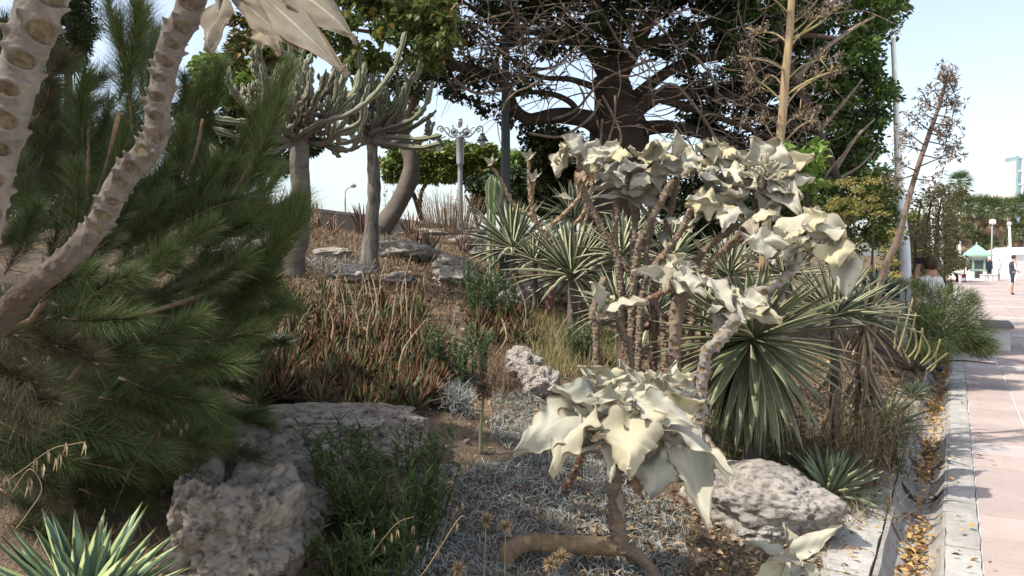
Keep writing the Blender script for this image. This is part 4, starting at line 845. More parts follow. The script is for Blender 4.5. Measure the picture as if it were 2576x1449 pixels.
def knobby(mb, pts, rad, pitch=1.15, scar=0.85, spike=0.35, n=28, res=0.11, phase=0.0, old=0.0, face=False, oldto=0.0):
    """stem with spiral leaf scars: hollow ovals with a raised rim and a pointed spur at each upper corner"""
    p, r = smooth_path(pts, 8, rad); seg = np.linalg.norm(np.diff(p, axis=0), axis=1); ln = np.concatenate([[0], np.cumsum(seg)]); tot = ln[-1]
    rm = float(np.mean(r)); m = max(8, int(tot / (rm * res * 1.6))); m = min(m, 420); s = np.linspace(0, tot, m)
    p = np.stack([np.interp(s, ln, p[:, i]) for i in range(3)], 1); r = np.interp(s, ln, r)
    for _ in range(3): p[1:-1] = (p[:-2] + p[1:-1] * 2 + p[2:]) / 4
    T, N, B = path_frames(p); th = np.arange(n) * 2 * math.pi / n
    SS, TH = np.meshgrid(s, th, indexing='ij'); RR = np.repeat(r[:, None], n, 1); U = np.ones_like(RR); mask = np.zeros_like(RR)
    s0 = rm * 0.3; i = 0
    while s0 < tot:
        rl = float(np.interp(s0, s, r)); a = i * 2.39996 + phase
        if face:                                            # scars in rows, one row on the side turned to the viewer
            j = int(np.argmin(np.abs(s - s0))); vv = np.array([0, 0, CAMZ]) - p[j]; a = math.atan2(vv @ B[j], vv @ N[j]) + (RNG.normal(0, .22) if i % 2 == 0 else (2.1 if i % 4 == 1 else -2.1))
        w = scar * RNG.uniform(.72, 1.15)
        dth = (TH - a + math.pi) % (2 * math.pi) - math.pi; x = dth / (0.78 * w); y = (SS - s0) / (rl * (0.5 if face else 0.62) * w); d = np.sqrt(x * x + y * y)
        U += np.where(d < 1, -0.25 * (1 - d ** 3), 0) * (1 - old * .5) + 0.10 * np.exp(-((d - 1.12) / 0.16) ** 2)
        mask = np.maximum(mask, np.clip((1.08 - d) * 4, 0, 1))
        for sg in (-1, 1):
            xs = (dth - sg * 0.98 * w) / 0.19; ys = (SS - s0 - rl * 0.42) / (rl * 0.2)
            U += spike * RNG.uniform(.7, 1.3) * np.exp(-(xs * xs + ys * ys)); 
        s0 += rl * pitch * 0.62 * RNG.uniform(.9, 1.1); i += 1
    if oldto:                                               # below: crowded old spurs and bark instead of open scars
        lo = (SS < oldto * tot); fade = np.clip((oldto * tot - SS) / (rm * 3), 0, 1); U2 = np.ones_like(U)
        for _ in range(int(oldto * tot / rm * 9)):
            s1 = RNG.uniform(0, oldto * tot + rm); a = RNG.uniform(0, 6.28); dth = (TH - a + math.pi) % (2 * math.pi) - math.pi; U2 += RNG.uniform(.12, .34) * np.exp(-((dth / .16) ** 2 + ((SS - s1) / (rm * .14)) ** 2))
            U2 -= .05 * np.exp(-((dth / .3) ** 2 + ((SS - s1 + rm * .25) / (rm * .2)) ** 2))
        U = U * (1 - fade) + (U2 * .75 + U * .25) * fade; mask = mask * (1 - .7 * fade)
    U += 0.02 * np.sin(SS / rm * 3 + 2 * TH) * np.sin(SS / rm * 1.3 - TH) + RNG.normal(0, 0.012, U.shape); RR = RR * U
    sh = T[:, None] * (RR - r[:, None])[:, :, None] * 0.35
    V = p[:, None] + RR[:, :, None] * (np.cos(th)[None, :, None] * N[:, None] + np.sin(th)[None, :, None] * B[:, None]) + sh
    Q = np.zeros((m, n, 3)); Q[:, :, 0] = .5; Q[:, :, 2] = mask; Q[:, :, 1] = (s / tot)[:, None]; idx = np.arange(m * n).reshape(m, n); nx = np.roll(idx, -1, 1)
    V = np.vstack([V.reshape(-1, 3), p[0], p[-1]]); Q = np.vstack([Q.reshape(-1, 3), [[.5, 0, 0]], [[.5, 0, 0]]])
    mb.add(V, [np.stack([idx[:-1], nx[:-1], nx[1:], idx[1:]], -1).reshape(-1, 4), np.stack([nx[0], idx[0], np.full(n, m * n)], -1), np.stack([idx[-1], nx[-1], np.full(n, m * n + 1)], -1)], Q)
def kleaf_mesh(L, W, fold=0.3, bend=0.25, wave=0.1, teeth=0.09, seed=0, lobes=0.22, wpk=0.22, thick=0.004, nu=12, nv=26, twist=0.0, curl=0.0):
    """triangular felted leaf along +x with wavy toothed edges, folded along its midrib"""
    rng = np.random.default_rng(seed); ph = rng.uniform(0, 6.28, 4); fr = rng.uniform(2.2, 3.6, 2)
    s = np.linspace(0, 1, nv)[:, None]; q = np.linspace(-1, 1, nu * 2 + 1)[None]
    wp = np.where(s < wpk, np.sqrt(np.clip(s / wpk, 0, 1)) * (0.35 + 0.65 * s / wpk), (1 - ((s - wpk) / (1 - wpk)) ** 1.15)) + 0.012
    side = (q > 0); tph = np.where(side, ph[0], ph[1]); tt = (s * np.where(side, 9.0, 8.0) + tph) % 1.0
    tooth = 1 + teeth * (np.abs(tt - .65) * -2 + 0.7) * np.abs(q) ** 3 * np.minimum(1, (1 - s) * 6)
    w = wp * tooth * W / 2; y = q * w; x = L * (s - lobes * np.abs(q) ** 1.7 * (1 - s) ** 1.5) + 0 * q
    aq = np.abs(q)
    z = fold * np.sqrt(y * y + (W * .07) ** 2) + .006 * W * np.abs(np.sin(math.pi * (s * 7 + aq * 2.2))) * (1 - aq) +  wave * W * aq ** 2.2 * np.sin(2 * math.pi * (s * np.where(side, fr[0], fr[1])) + np.where(side, ph[2], ph[3])) * np.minimum(1, s * 5) * np.minimum(1, (1 - s) * 3)
    z = z + .09 * W * np.sin(5.5 * s + 3.0 * q + ph[2]) * np.minimum(1, s * 4) - bend * L * s ** 2 - curl * W * aq ** 3 * (1 - s * .5) + 0.012 * W * np.sin(9 * s + 5 * q + ph[0]) + 0.01 * W * np.sin(17 * s - 8 * q)
    x = x - 0.25 * abs(bend) * L * s ** 3
    if twist: a = twist * s; y, z = y * np.cos(a) - z * np.sin(a), z * np.cos(a) + y * np.sin(a)
    K = q.shape[1]; top = np.stack([x + 0 * q, y, z], -1); gu = np.gradient(top, axis=0); gv = np.gradient(top, axis=1); nn = unit(np.cross(gu, gv)); bot = top - nn * thick * (1.0 + 1.6 * (1 - aq)[..., None])
    V = np.concatenate([top.reshape(-1, 3), bot.reshape(-1, 3)]); Q1 = np.stack([np.broadcast_to((q + 1) / 2, x.shape), np.broadcast_to(s, x.shape), np.full(x.shape, .5)], -1).reshape(-1, 3)
    idx = np.arange(nv * K).reshape(nv, K); f = np.stack([idx[:-1, :-1], idx[1:, :-1], idx[1:, 1:], idx[:-1, 1:]], -1).reshape(-1, 4); o = nv * K
    rim = [np.stack([idx[:-1, 0], idx[:-1, 0] + o, idx[1:, 0] + o, idx[1:, 0]], -1), np.stack([idx[1:, -1], idx[1:, -1] + o, idx[:-1, -1] + o, idx[:-1, -1]], -1), np.stack([idx[0, 1:], idx[0, 1:] + o, idx[0, :-1] + o, idx[0, :-1]], -1), np.stack([idx[-1, :-1], idx[-1, :-1] + o, idx[-1, 1:] + o, idx[-1, 1:]], -1)]
    mb = MB(); mb.add(V, [f[:, ::-1], f + o] + rim, np.vstack([Q1, Q1])); return mb
LS = [100]
def kleaf(root, b, t, wpx, roll=0, mat=None, **k):
    """leaf from base b to tip t, both (u, v, depth); roll turns its face about its length (0: face up towards the viewer)"""
    LS[0] += 1; B_ = P(*b); T_ = P(*t); d = T_ - B_; L = d.length; W = S(wpx, (b[2] + t[2]) / 2); d = d / L
    k.setdefault('lobes', .12); k.setdefault('wpk', .3)
    W = W * k.pop('wk', 1.2); up = Vector((-0.15, -0.75, 0.65)); n = (up - d * up.dot(d)).normalized(); n = Matrix.Rotation(math.radians(roll), 3, d) @ n; a = n.cross(d)
    bend = k.pop('bend', 0.15); me = kleaf_mesh(L * (1 + .1 * abs(bend)), W, bend=bend, seed=LS[0], thick=k.pop('thick', max(.0025, W * .018)), **k)
    mt = mat or felt_m; m = me.mesh('leaf', mt)
    R = Matrix((d, a, n)).transposed(); off = n * (bend * L * .5)
    o = link('leaf', m, root, B_ + off * .6 - root.location, rot=R.to_euler()); return o
def petiole(root, a, b, rpx, mat=None):
    mb = MB(); A_, B_ = P(*a), P(*b); r = S(rpx, a[2]); m = (A_ + B_) / 2 + Vector((0, 0, -.01)); tube(mb, [A_, m, B_], [r, r * .8, r * .7], 8, 4); part('leaf_stalk', mb, mat or felt_m, root)
def stem(root, pts, rpx, mat=stB, **k):
    mb = MB(); pp = [P(*a) for a in pts]; rr = [S(q, pts[i][2]) for i, q in enumerate(rpx)] if hasattr(rpx, '__len__') else [S(rpx, a[2]) for a in pts]
    knobby(mb, pp, rr, phase=RNG.uniform(0, 6), **k); part('stem', mb, mat, root)
def auto_rosette(root, c, R, n, wf=0.75, mat=None, tilt=(0, 0), e=(75, -35), dsp=0.35, seed=0, small=0.45):
    """a head of leaves round c (u, v, depth); R the leaf length in pixels"""
    rng = np.random.default_rng(seed); Y = c[2]; C = P(*c); Lr = S(R, Y)
    for i in range(n):
        f = (i + .5) / n; az = i * 2.39996 + rng.normal(0, .25); el = math.radians(e[0] + (e[1] - e[0]) * f + rng.normal(0, 10))
        d = Vector((math.cos(az) * math.cos(el), math.sin(az) * math.cos(el) , math.sin(el))); L = Lr * (small + (1 - small) * min(1, f * 1.8)) * rng.uniform(.8, 1.1)
        d = Matrix.Rotation(tilt[0], 3, 'Y') @ Matrix.Rotation(tilt[1], 3, 'X') @ d
        LS[0] += 1; W = L * wf * rng.uniform(.8, 1.2)
        me = kleaf_mesh(L, W, fold=rng.uniform(.1, .5), bend=rng.uniform(.05, .45), wave=rng.uniform(.07, .16), teeth=rng.uniform(.06, .14), seed=LS[0], thick=max(.0025, W * .018), twist=rng.normal(0, .35), curl=rng.uniform(-.05, .2), nu=8, nv=18)
        m = me.mesh('leaf', mat or felt_m); a = Vector((0, 0, 1)).cross(d); a = a.normalized() if a.length > .05 else Vector((1, 0, 0)); nn = d.cross(a); R3 = Matrix((d, a, nn)).transposed()
        link('leaf', m, root, C + d * Lr * .10 + Vector((0, 0, -.04 * f)) - root.location, rot=R3.to_euler())

# --- the near one: leaning plant with the big sunlit rosette
Y3 = 3.55; base3 = P(1400, 1420, Y3); base3.z = gz(base3.x, base3.y)
k3 = thing('felt_bush', 'leaning felt bush with the large sunlit rosette and a trunk lying along the ground', 'felt bush', base3)
stem(k3, [(1262, 1500, Y3 - .1), (1268, 1430, Y3 - .1), (1282, 1388, Y3 - .08), (1325, 1366, Y3 - .05), (1400, 1368, Y3 - .02), (1480, 1372, Y3), (1550, 1376, Y3)], [21, 21, 24, 22, 22, 23, 24], stem_mat('old_trunk', (.13, .09, .055), (.21, .15, .09), (.22, .15, .08), (.26, .18, .1)), spike=.10, scar=.7, old=1.0)
stem(k3, [(1560, 1385, Y3), (1556, 1330, Y3), (1549, 1270, Y3), (1546, 1200, Y3), (1556, 1120, Y3 + .05), (1570, 1060, Y3 + .05)], [24, 20, 18, 17, 16, 14], stB, spike=.9, scar=1.1, n=36, res=.09, face=True)
stem(k3, [(1556, 1376, Y3), (1600, 1395, Y3 + .02), (1640, 1440, Y3), (1665, 1490, Y3 - .1)], [20, 17, 15, 14], stB, spike=.2)
stem(k3, [(1420, 1230, Y3 + .5), (1450, 1180, Y3 + .45), (1470, 1120, Y3 + .4), (1500, 1060, Y3 + .3)], 9, stC, spike=.5)
def L3(b, t, w, roll=0, **k):
    k['wk'] = 1.05; k['teeth'] = max(k.get('teeth', .14), .14) * 1.25; k['wave'] = k.get('wave', .1) * 1.25; k.setdefault('nu', 14); k.setdefault('nv', 56); return kleaf(k3, (b[0], b[1], Y3 + b[2]), (t[0], t[1], Y3 + t[2]), w, roll, **k)
L3((1462, 1030, -.02), (1292, 1136, -.22), 135, -10, fold=.22, bend=.12, wave=.09, teeth=.16)
L3((1500, 1040, -.05), (1372, 1182, -.25), 110, 25, fold=.55, bend=.2, wave=.16, teeth=.14)
L3((1548, 1050, .05), (1392, 962, -.12), 120, 25, fold=.12, bend=.1, wave=.08, wpk=.5)
L3((1510, 1000, .15), (1462, 918, .1), 70, 20, fold=.3, bend=.1)
L3((1565, 985, .2), (1476, 918, .12), 80, -10, fold=.25, bend=.18, wave=.14, wpk=.35)
L3((1580, 990, .22), (1560, 905, .2), 70, 10, fold=.4, bend=.1, wave=.16)
L3((1600, 985, .25), (1688, 935, .2), 75, 0, fold=.3, bend=.2, wave=.14)
L3((1610, 1000, .1), (1735, 985, .05), 90, 40, fold=.15, bend=.15, wave=.15, wpk=.4)
L3((1560, 1010, .1), (1640, 960, .3), 100, -20, fold=.2, bend=.1, wave=.14, wpk=.4)
L3((1700, 975, .2), (1797, 1046, .1), 62, 10, fold=.4, bend=.2, wave=.2, mat=feltg_m)
L3((1690, 985, .2), (1750, 930, .3), 60, 0, fold=.3, bend=.15, wave=.2)
L3((1660, 1000, .25), (1705, 905, .3), 46, 30, fold=.7, bend=.1, wave=.15)
L3((1600, 1060, -.02), (1775, 1012, -.1), 120, 35, fold=.25, bend=.18, wave=.14, wpk=.45)
L3((1560, 1020, .0), (1700, 1050, -.12), 120, -30, fold=.15, bend=.1, wave=.13, wpk=.4)
L3((1590, 1035, -.08), (1582, 1175, -.35), 160, 0, fold=.25, bend=.22, wave=.12, teeth=.12, wpk=.38, curl=.1)
L3((1640, 1040, -.1), (1850, 1194, -.32), 105, -35, fold=.5, bend=.08, wave=.09, teeth=.08)
L3((1620, 1020, -.12), (1745, 1060, -.3), 85, 15, fold=.3, bend=.4, wave=.14)
L3((1556, 1090, -.1), (1531, 1215, -.22), 62, 20, fold=.3, bend=.1, wave=.13)
L3((1660, 1112, -.1), (1640, 1256, -.22), 108, 5, fold=.12, bend=.03, wave=.12, teeth=.13, wpk=.55, lobes=.05)
L3((1716, 1090, -.05), (1787, 1330, -.25), 118, -8, fold=.28, bend=.05, wave=.04, teeth=.05, lobes=.28)
L3((1670, 1105, -.12), (1745, 1125, -.2), 40, 0, fold=.4, bend=.2, wave=.2)
L3((1500, 1060, -.08), (1440, 1020, -.1), 46, -40, fold=.7, bend=.1, wave=.2)
L3((1530, 1080, -.1), (1480, 1075, -.2), 34, 0, fold=.6, bend=.1, wave=.1)
L3((1600, 1190, -.05), (1612, 1262, -.1), 36, 30, fold=.9, bend=.4, wave=.25, mat=rust_m)
L3((1562, 1240, -.04), (1568, 1310, -.08), 24, 10, fold=.4, bend=.1, wave=.15, mat=feltg_m)
L3((1580, 1080, .1), (1640, 1130, .1), 100, 40, fold=.15, bend=.2, wave=.1, mat=feltg_m)
L3((1560, 1050, .2), (1500, 960, .3), 100, -20, fold=.2, bend=.2, wave=.12)
for b, t, w, r, kk in [((1540, 1010, .1), (1580, 940, .05), 90, 10, dict(wave=.18)), ((1620, 1010, .1), (1660, 930, .15), 80, -20, dict(wave=.18)), ((1590, 1030, -.02), (1480, 985, -.1), 90, 15, dict(wave=.16, fold=.4)), ((1650, 1030, 0), (1760, 975, .1), 90, 25, dict(wave=.2, mat=feltg_m)), ((1690, 1020, .05), (1790, 1000, .15), 70, -15, dict(wave=.2, mat=feltg_m)),
                   ((1500, 1080, .02), (1400, 1060, .0), 80, 30, dict(wave=.16, mat=feltg_m)), ((1610, 1010, -.12), (1560, 960, -.1), 70, 10, dict(wave=.22, fold=.4)), ((1640, 1060, -.14), (1700, 1020, -.2), 60, 0, dict(wave=.22, fold=.5)), ((1545, 1075, -.1), (1600, 1150, -.2), 66, 30, dict(wave=.2, fold=.6)), ((1590, 1100, 0), (1520, 1160, .0), 80, 0, dict(mat=feltg_m)), ((1650, 1100, .05), (1700, 1190, .05), 90, 0, dict(mat=feltg_m)), ((1480, 1090, .0), (1430, 1130, -.08), 60, -20, dict(wave=.2))]: L3(b, t, w, r, **kk)
petiole(k3, (1455, 1135, Y3 - .15), (1530, 1098, Y3), 8)

# --- bottom right
b4 = P(1990, 1440, 3.65); b4.z = gz(b4.x, b4.y)
k4 = thing('felt_bush', 'small dusty felt bush at the bottom edge beside the concrete edging', 'felt bush', b4)
def L4(b, t, w, roll=0, **k):
    k['wk'] = 1.0; return kleaf(k4, (b[0], b[1], 3.65 + b[2]), (t[0], t[1], 3.65 + t[2]), w, roll, **k)
L4((1990, 1400, 0), (2115, 1318, -.1), 60, 0, fold=.2, bend=.1, wave=.12); L4((1990, 1410, 0), (1880, 1355, -.05), 50, 20, fold=.35, bend=.15)
L4((1975, 1420, -.1), (1885, 1480, -.2), 75, -20, fold=.2, bend=.15); L4((2000, 1410, -.1), (1945, 1400, -.25), 46, 0, fold=.4, mat=feltg_m); L4((2000, 1395, 0), (1972, 1310, .1), 44, 20, fold=.4, mat=feltg_m)
L4((2005, 1410, 0), (2060, 1400, -.1), 50, 0, fold=.4, wave=.2, mat=feltg_m); L4((2000, 1430, -.1), (2090, 1495, -.15), 75, 20, fold=.2, bend=.2); L4((2000, 1430, -.1), (2010, 1500, -.2), 55, 0, fold=.3, bend=.3, mat=feltg_m)
L4((1990, 1400, .05), (2030, 1340, .1), 46, 0, fold=.3, wave=.2, mat=feltg_m); L4((2010, 1420, -.1), (1960, 1470, -.2), 50, 0, fold=.3, bend=.3)
stem(k4, [(1995, 1500, 3.6), (1995, 1450, 3.62), (1993, 1405, 3.65)], 11, stB)

# --- main group behind
YM = 5.7; bm_ = P(1590, 900, YM); bm_.z = gz(bm_.x, bm_.y)
km = thing('felt_bush', 'tall many stemmed felt bush with leaf clusters spread in front of the big dark tree', 'felt bush', bm_)
def ground_end(u, Y): g = onground(u, Y); uu, vv = proj(g.x, g.y, g.z - .05); return (u, vv, Y)
SM = [([(1457, 385), (1462, 463), (1500, 545), (1547, 635), (1586, 690), (1625, 756), (1664, 807)], (1685, 5.5), 9.5, .1), ([(1550, 455), (1550, 533), (1547, 604), (1560, 700)], (1595, 5.9), 10, .2), ([(1578, 465), (1597, 549), (1593, 627), (1600, 760)], (1610, 6.0), 9, .3),
      ([(1695, 450), (1648, 533), (1621, 580), (1605, 627), (1597, 690), (1590, 790)], (1580, 5.6), 11, -.1), ([(1704, 440), (1695, 498), (1679, 564), (1668, 620), (1650, 720)], (1640, 5.9), 10, .15), ([(1738, 525), (1714, 580), (1675, 635), (1644, 674), (1612, 760)], (1600, 5.5), 10, -.15),
      ([(1859, 564), (1804, 603), (1765, 639), (1735, 700), (1715, 780)], (1700, 5.7), 11, 0), ([(1900, 585), (1836, 619), (1789, 658), (1776, 700), (1745, 780)], (1720, 5.6), 10, -.1), ([(1620, 440), (1640, 560), (1625, 640), (1640, 720)], (1650, 6.2), 8, .4)]
for pts, (gu, gy), r, dz in SM:
    n = len(pts); pp = [(u, v, YM + dz * (1 - i / n)) for i, (u, v) in enumerate(pts)] + [ground_end(gu, gy)]
    stem(km, pp, [r * .9 * (0.88 + 0.1 * i / n) for i in range(len(pp))], stB, spike=.8, n=24, res=.13, pitch=1.5, scar=1.0)
stem(km, [ground_end(1560, 5.9), (1580, 850, 5.85), (1640, 815, 5.8), (1700, 795, 5.8)], 13, stC, spike=.3, n=20, res=.16)
stem(km, [ground_end(1500, 5.6), (1500, 830, 5.6), (1490, 790, 5.6), (1520, 700, 5.7)], 9, stB, spike=.4, n=20, res=.16)
stem(km, [(1975, 780, 5.2), (1890, 738, 5.1), (1925, 728, 5.0), (1962, 709, 5.0), (2000, 672, 5.0), (2012, 622, 5.0)], [11, 13, 12, 12, 11, 10], stA, spike=.5, n=20, res=.16)
def LM(b, t, w, roll=0, Yb=YM, **k): return kleaf(km, (b[0], b[1], Yb + b[2]), (t[0], t[1], Yb + t[2]), w, roll, **k)
# clusters: left top, from the third close view: D = 1415 + .301*x, 302 + .301*y
Z = lambda x, y, d=0: (1415 + .301 * x, 302 + .301 * y, d)
for b, t, w, r, kk in [((30, 230), (-70, 360), 62, 20, dict(fold=.2)), ((150, 250), (0, 120), 56, 0, dict(fold=.3)), ((120, 300), (60, 110), 54, 30, {}), ((210, 330), (290, 150), 62, 0, dict(fold=.2)), ((190, 350), (370, 250), 50, 20, {}), ((380, 300), (460, 160), 52, -10, {}), ((390, 330), (560, 260), 52, 0, dict(wave=.15)),
                   ((600, 300), (570, 210), 40, 0, {}), ((700, 300), (930, 180), 62, 10, dict(fold=.15)), ((740, 320), (760, 140), 54, 20, {}), ((950, 270), (960, 90), 42, 60, dict(fold=.6)), ((640, 400), (480, 370), 60, 0, dict(fold=.2)), ((560, 520), (270, 440), 58, 10, dict(wave=.15, fold=.3)),
                   ((700, 470), (560, 560), 50, 0, {}), ((760, 420), (815, 590), 62, 0, dict(fold=.5, bend=.2)), ((720, 430), (890, 420), 50, 0, {}), ((870, 350), (1080, 380), 60, 10, dict(wave=.16)), ((940, 320), (820, 290), 46, 10, {}), ((1020, 300), (1150, 390), 60, 0, dict(wave=.12)), ((1080, 290), (990, 210), 46, 0, {}),
                   ((1180, 260), (1250, 150), 50, 10, dict(wave=.2)), ((1200, 280), (1390, 200), 60, 10, dict(wave=.2)), ((1200, 330), (1250, 400), 60, 0, dict(wave=.12)), ((1290, 330), (1480, 260), 60, 20, dict(wave=.2)), ((1300, 350), (1480, 390), 50, 0, {}), ((1450, 350), (1740, 520), 70, 10, dict(fold=.2, bend=.2)),
                   ((600, 650), (300, 610), 36, 0, dict(fold=.2, mat=feltg_m)), ((590, 640), (560, 510), 50, 20, dict(mat=feltg_m)), ((600, 640), (880, 720), 46, -10, dict(mat=feltg_m)), ((850, 640), (880, 540), 32, 50, dict(mat=feltg_m)), ((1300, 400), (1200, 410), 34, 0, {}), ((1330, 480), (1190, 590), 40, 0, dict(mat=feltg_m, fold=.4)),
                   ((1330, 590), (1510, 470), 62, 0, dict(fold=.2)), ((1350, 600), (1555, 600), 50, -20, {}), ((1320, 580), (1100, 580), 36, 0, {}), ((1330, 720), (1620, 720), 48, -20, dict(bend=.3, wave=.12)), ((1340, 700), (1400, 640), 40, 0, {}), ((400, 380), (520, 480), 46, -10, {}), ((240, 300), (330, 360), 40, 0, {}), ((780, 880), (830, 830), 26, 0, dict(wave=.2)), ((880, 830), (1005, 870), 22, 0, {}),
                   ((960, 980), (940, 930), 22, 0, dict(wave=.2)), ((1000, 900), (1080, 920), 20, 0, {}), ((820, 950), (870, 1050), 24, 0, dict(mat=feltg_m)), ((1100, 1010), (1190, 1070), 20, 0, {}), ((1300, 860), (1350, 880), 20, 0, dict(mat=rust_m)), ((1500, 1140), (1620, 1150), 26, 0, dict(wave=.25)), ((1720, 1150), (1780, 1190), 24, 0, {})]:
    if w > 40: LM((Z(*b)[0] + RNG.normal(0, 8), Z(*b)[1] + 10, .2), (Z(*t)[0] + RNG.normal(0, 22), Z(*t)[1] + RNG.uniform(5, 34), .1), w, r + RNG.normal(0, 25), bend=.2, wave=.08, fold=.2, nu=8, nv=18)
    LM(Z(*b)[:2] + (RNG.uniform(-.1, .15),), Z(*t)[:2] + (RNG.uniform(-.25, .1),), w, r, **{**dict(bend=.14, wave=.075, fold=.2, nu=9, nv=22), **kk})
for b, t, w, r, kk in [((180, 460), (100, 520), 34, 0, {}), ((190, 480), (260, 500), 30, 0, {}), ((180, 440), (130, 590), 30, 0, {})]: LM(Z(*b)[:2] + (0,), Z(*t)[:2] + (-.1,), w, r, bend=.3, wave=.2, mat=rust_m, nu=7, nv=14)
# middle cluster, D = 1195 + .3906*x, 314.5 + .3906*y
W2 = lambda x, y: (1195 + .3906 * x, 314.5 + .3906 * y)
for b, t, w, r, kk in [((1590, 400), (1475, 285), 58, 0, dict(fold=.15)), ((1560, 520), (1350, 500), 86, 0, dict(fold=.2, wave=.15)), ((1540, 540), (1380, 440), 60, 20, {}), ((1660, 520), (1700, 400), 80, 0, dict(fold=.4)), ((1640, 540), (1560, 570), 90, 0, dict(fold=.3)), ((1700, 420), (1800, 360), 70, 0, dict(fold=.25)), ((1700, 560), (1740, 640), 70, 0, dict(bend=.3)), ((1640, 560), (1600, 640), 56, 0, dict(bend=.3)),
                   ((1800, 540), (1940, 500), 70, 0, dict(wave=.2, mat=feltg_m)), ((1860, 520), (1980, 600), 80, 0, dict(wave=.2)), ((1800, 600), (1780, 730), 50, 20, dict(mat=feltg_m)), ((1960, 420), (2120, 460), 70, 0, dict(fold=.2)), ((1960, 430), (2080, 520), 70, 20, dict(bend=.4)), ((1880, 440), (1850, 540), 60, 0, dict(mat=feltg_m)),
                   ((1500, 500), (1420, 600), 50, 0, dict(mat=feltg_m)), ((1620, 300), (1720, 330), 40, 0, dict(wave=.3))]:
    LM(W2(*b) + (RNG.uniform(-.1, .1),), W2(*t) + (RNG.uniform(-.3, 0),), w, r, Yb=5.4, **{**dict(bend=.16, wave=.1, nu=8, nv=18), **kk})
# the flower head at (1860..1900, 230..300) with its collar of leaves
YF = 5.3
for b, t, w, r, kk in [((1860, 300), (1790, 70), 90, 0, dict(fold=.2)), ((1870, 300), (1960, 80), 92, 0, dict(fold=.2, wpk=.5)), ((1850, 320), (1690, 160), 62, 0, {}), ((1900, 310), (2190, 185), 76, 0, dict(fold=.15)), ((1900, 330), (2190, 340), 88, 0, dict(fold=.2)), ((1880, 370), (2110, 450), 60, 0, {}), ((1850, 340), (1660, 380), 60, 0, dict(wave=.2, mat=feltg_m)), ((1860, 350), (1700, 300), 50, 20, dict(mat=feltg_m)), ((1880, 380), (1900, 470), 60, 0, dict(mat=feltg_m)), ((1940, 380), (2040, 510), 50, 0, dict(bend=.3)), ((1900, 340), (1990, 400), 50, 0, {})]:
    LM(W2(*b) + (.05,), W2(*t) + (RNG.uniform(-.1, .1),), w, r, Yb=YF, **{**dict(bend=.1, wave=.08, nu=8, nv=18), **kk})
mb = MB(); fc = P(*W2(1860, 350), YF)
for i in range(46):
    az = RNG.uniform(0, 6.28); el = RNG.uniform(-.1, 1.5); d = Vector((math.cos(az) * math.cos(el), math.sin(az) * math.cos(el) - .5, math.sin(el))).normalized(); L = RNG.uniform(.09, .19)
    p1 = fc + d * L * .6 + Vector(RNG.normal(0, .012, 3)); p2 = fc + d * L + Vector(RNG.normal(0, .025, 3)); tube(mb, [fc + d * .03, p1, p2], [.006, .0055, .007], 5, 3)
part('flower_head', mb, felt_m, km)
stem(km, [(1921, 455, YF + .03), (1900, 520, YF + .1), (1870, 580, YF + .2), (1830, 620, YF + .3)], 10, stB, spike=.4, n=20, res=.16)
# right clusters
for b, t, w, r, kk in [((1920, 770), (1765, 735), 80, -30, dict(fold=.2, wpk=.4)), ((1900, 740), (2200, 545), 70, -10, dict(fold=.15, bend=-.05, wpk=.45, wave=.04, teeth=.03)), ((1880, 720), (1850, 820), 110, 0, dict(bend=.3, fold=.3)), ((1960, 780), (2030, 880), 80, 0, dict(wave=.12, mat=feltg_m, fold=.4)), ((2130, 660), (2410, 640), 96, 0, dict(fold=.2, wpk=.5, wave=.1, bend=.2)), ((2150, 640), (2260, 560), 70, 0, {}),
                   ((2100, 720), (2010, 740), 56, 0, dict(wave=.15)), ((2140, 740), (2080, 800), 60, 0, {}), ((2170, 720), (2200, 650), 40, 60, dict(mat=feltg_m)), ((2180, 760), (2160, 860), 40, 0, dict(wave=.25, mat=feltg_m)), ((2250, 720), (2430, 780), 60, 0, dict(wave=.15)), ((2280, 760), (2340, 900), 90, 0, dict(fold=.3, wpk=.5)), ((2330, 800), (2480, 830), 70, 0, dict(wave=.1, bend=.3)),
                   ((2380, 800), (2395, 1125), 76, 0, dict(fold=.12, wave=.04, teeth=.12, wpk=.35, bend=.03)), ((2180, 740), (2290, 700), 40, 0, dict(wave=.2)), ((2000, 700), (1960, 760), 60, 0, dict(bend=.3)), ((1800, 600), (1960, 560), 40, 0, {}), ((1780, 620), (1800, 720), 40, 20, dict(mat=feltg_m))]:
    LM(W2(*b) + (RNG.uniform(-.05, .05),), W2(*t) + (RNG.uniform(-.15, .05),), w, r, Yb=5.0, **{**dict(bend=.14, wave=.08, nu=9, nv=20), **kk})
LM(W2(2050, 870) + (0,), W2(1980, 900) + (0,), 30, Yb=5.0, nu=7, nv=12)
# lower clusters on the thick stem
kt = thing('felt_bush', 'shorter felt bush in front of the many stemmed one, on a thick spurred stem', 'felt bush', onground(1700, 4.9))
ge = ground_end(1700, 4.9); stem(kt, [(1722, 705, 4.95), (1703, 780, 4.95), (1697, 850, 4.9), (1697, 900, 4.9), ge], [19, 18, 16, 15, 15], stB, spike=.6, n=26, res=.14)
ge = ground_end(1745, 4.7); stem(kt, [(1850, 800, 4.55), (1836, 825, 4.6), (1800, 868, 4.6), (1770, 920, 4.65), ge], [15, 16, 15, 14, 14], stA, spike=.5, n=26, res=.14)
stem(kt, [(1570, 770, 4.9), (1600, 765, 4.9), (1650, 745, 4.95), (1700, 720, 4.95)], [6, 7, 8, 9], stC, spike=.3, n=16, res=.2)
ge = ground_end(1600, 5.2); stem(kt, [(1555, 800, 4.9), (1570, 850, 4.95), (1585, 885, 5.0), ge], 9, stB, spike=.4, n=18, res=.18)
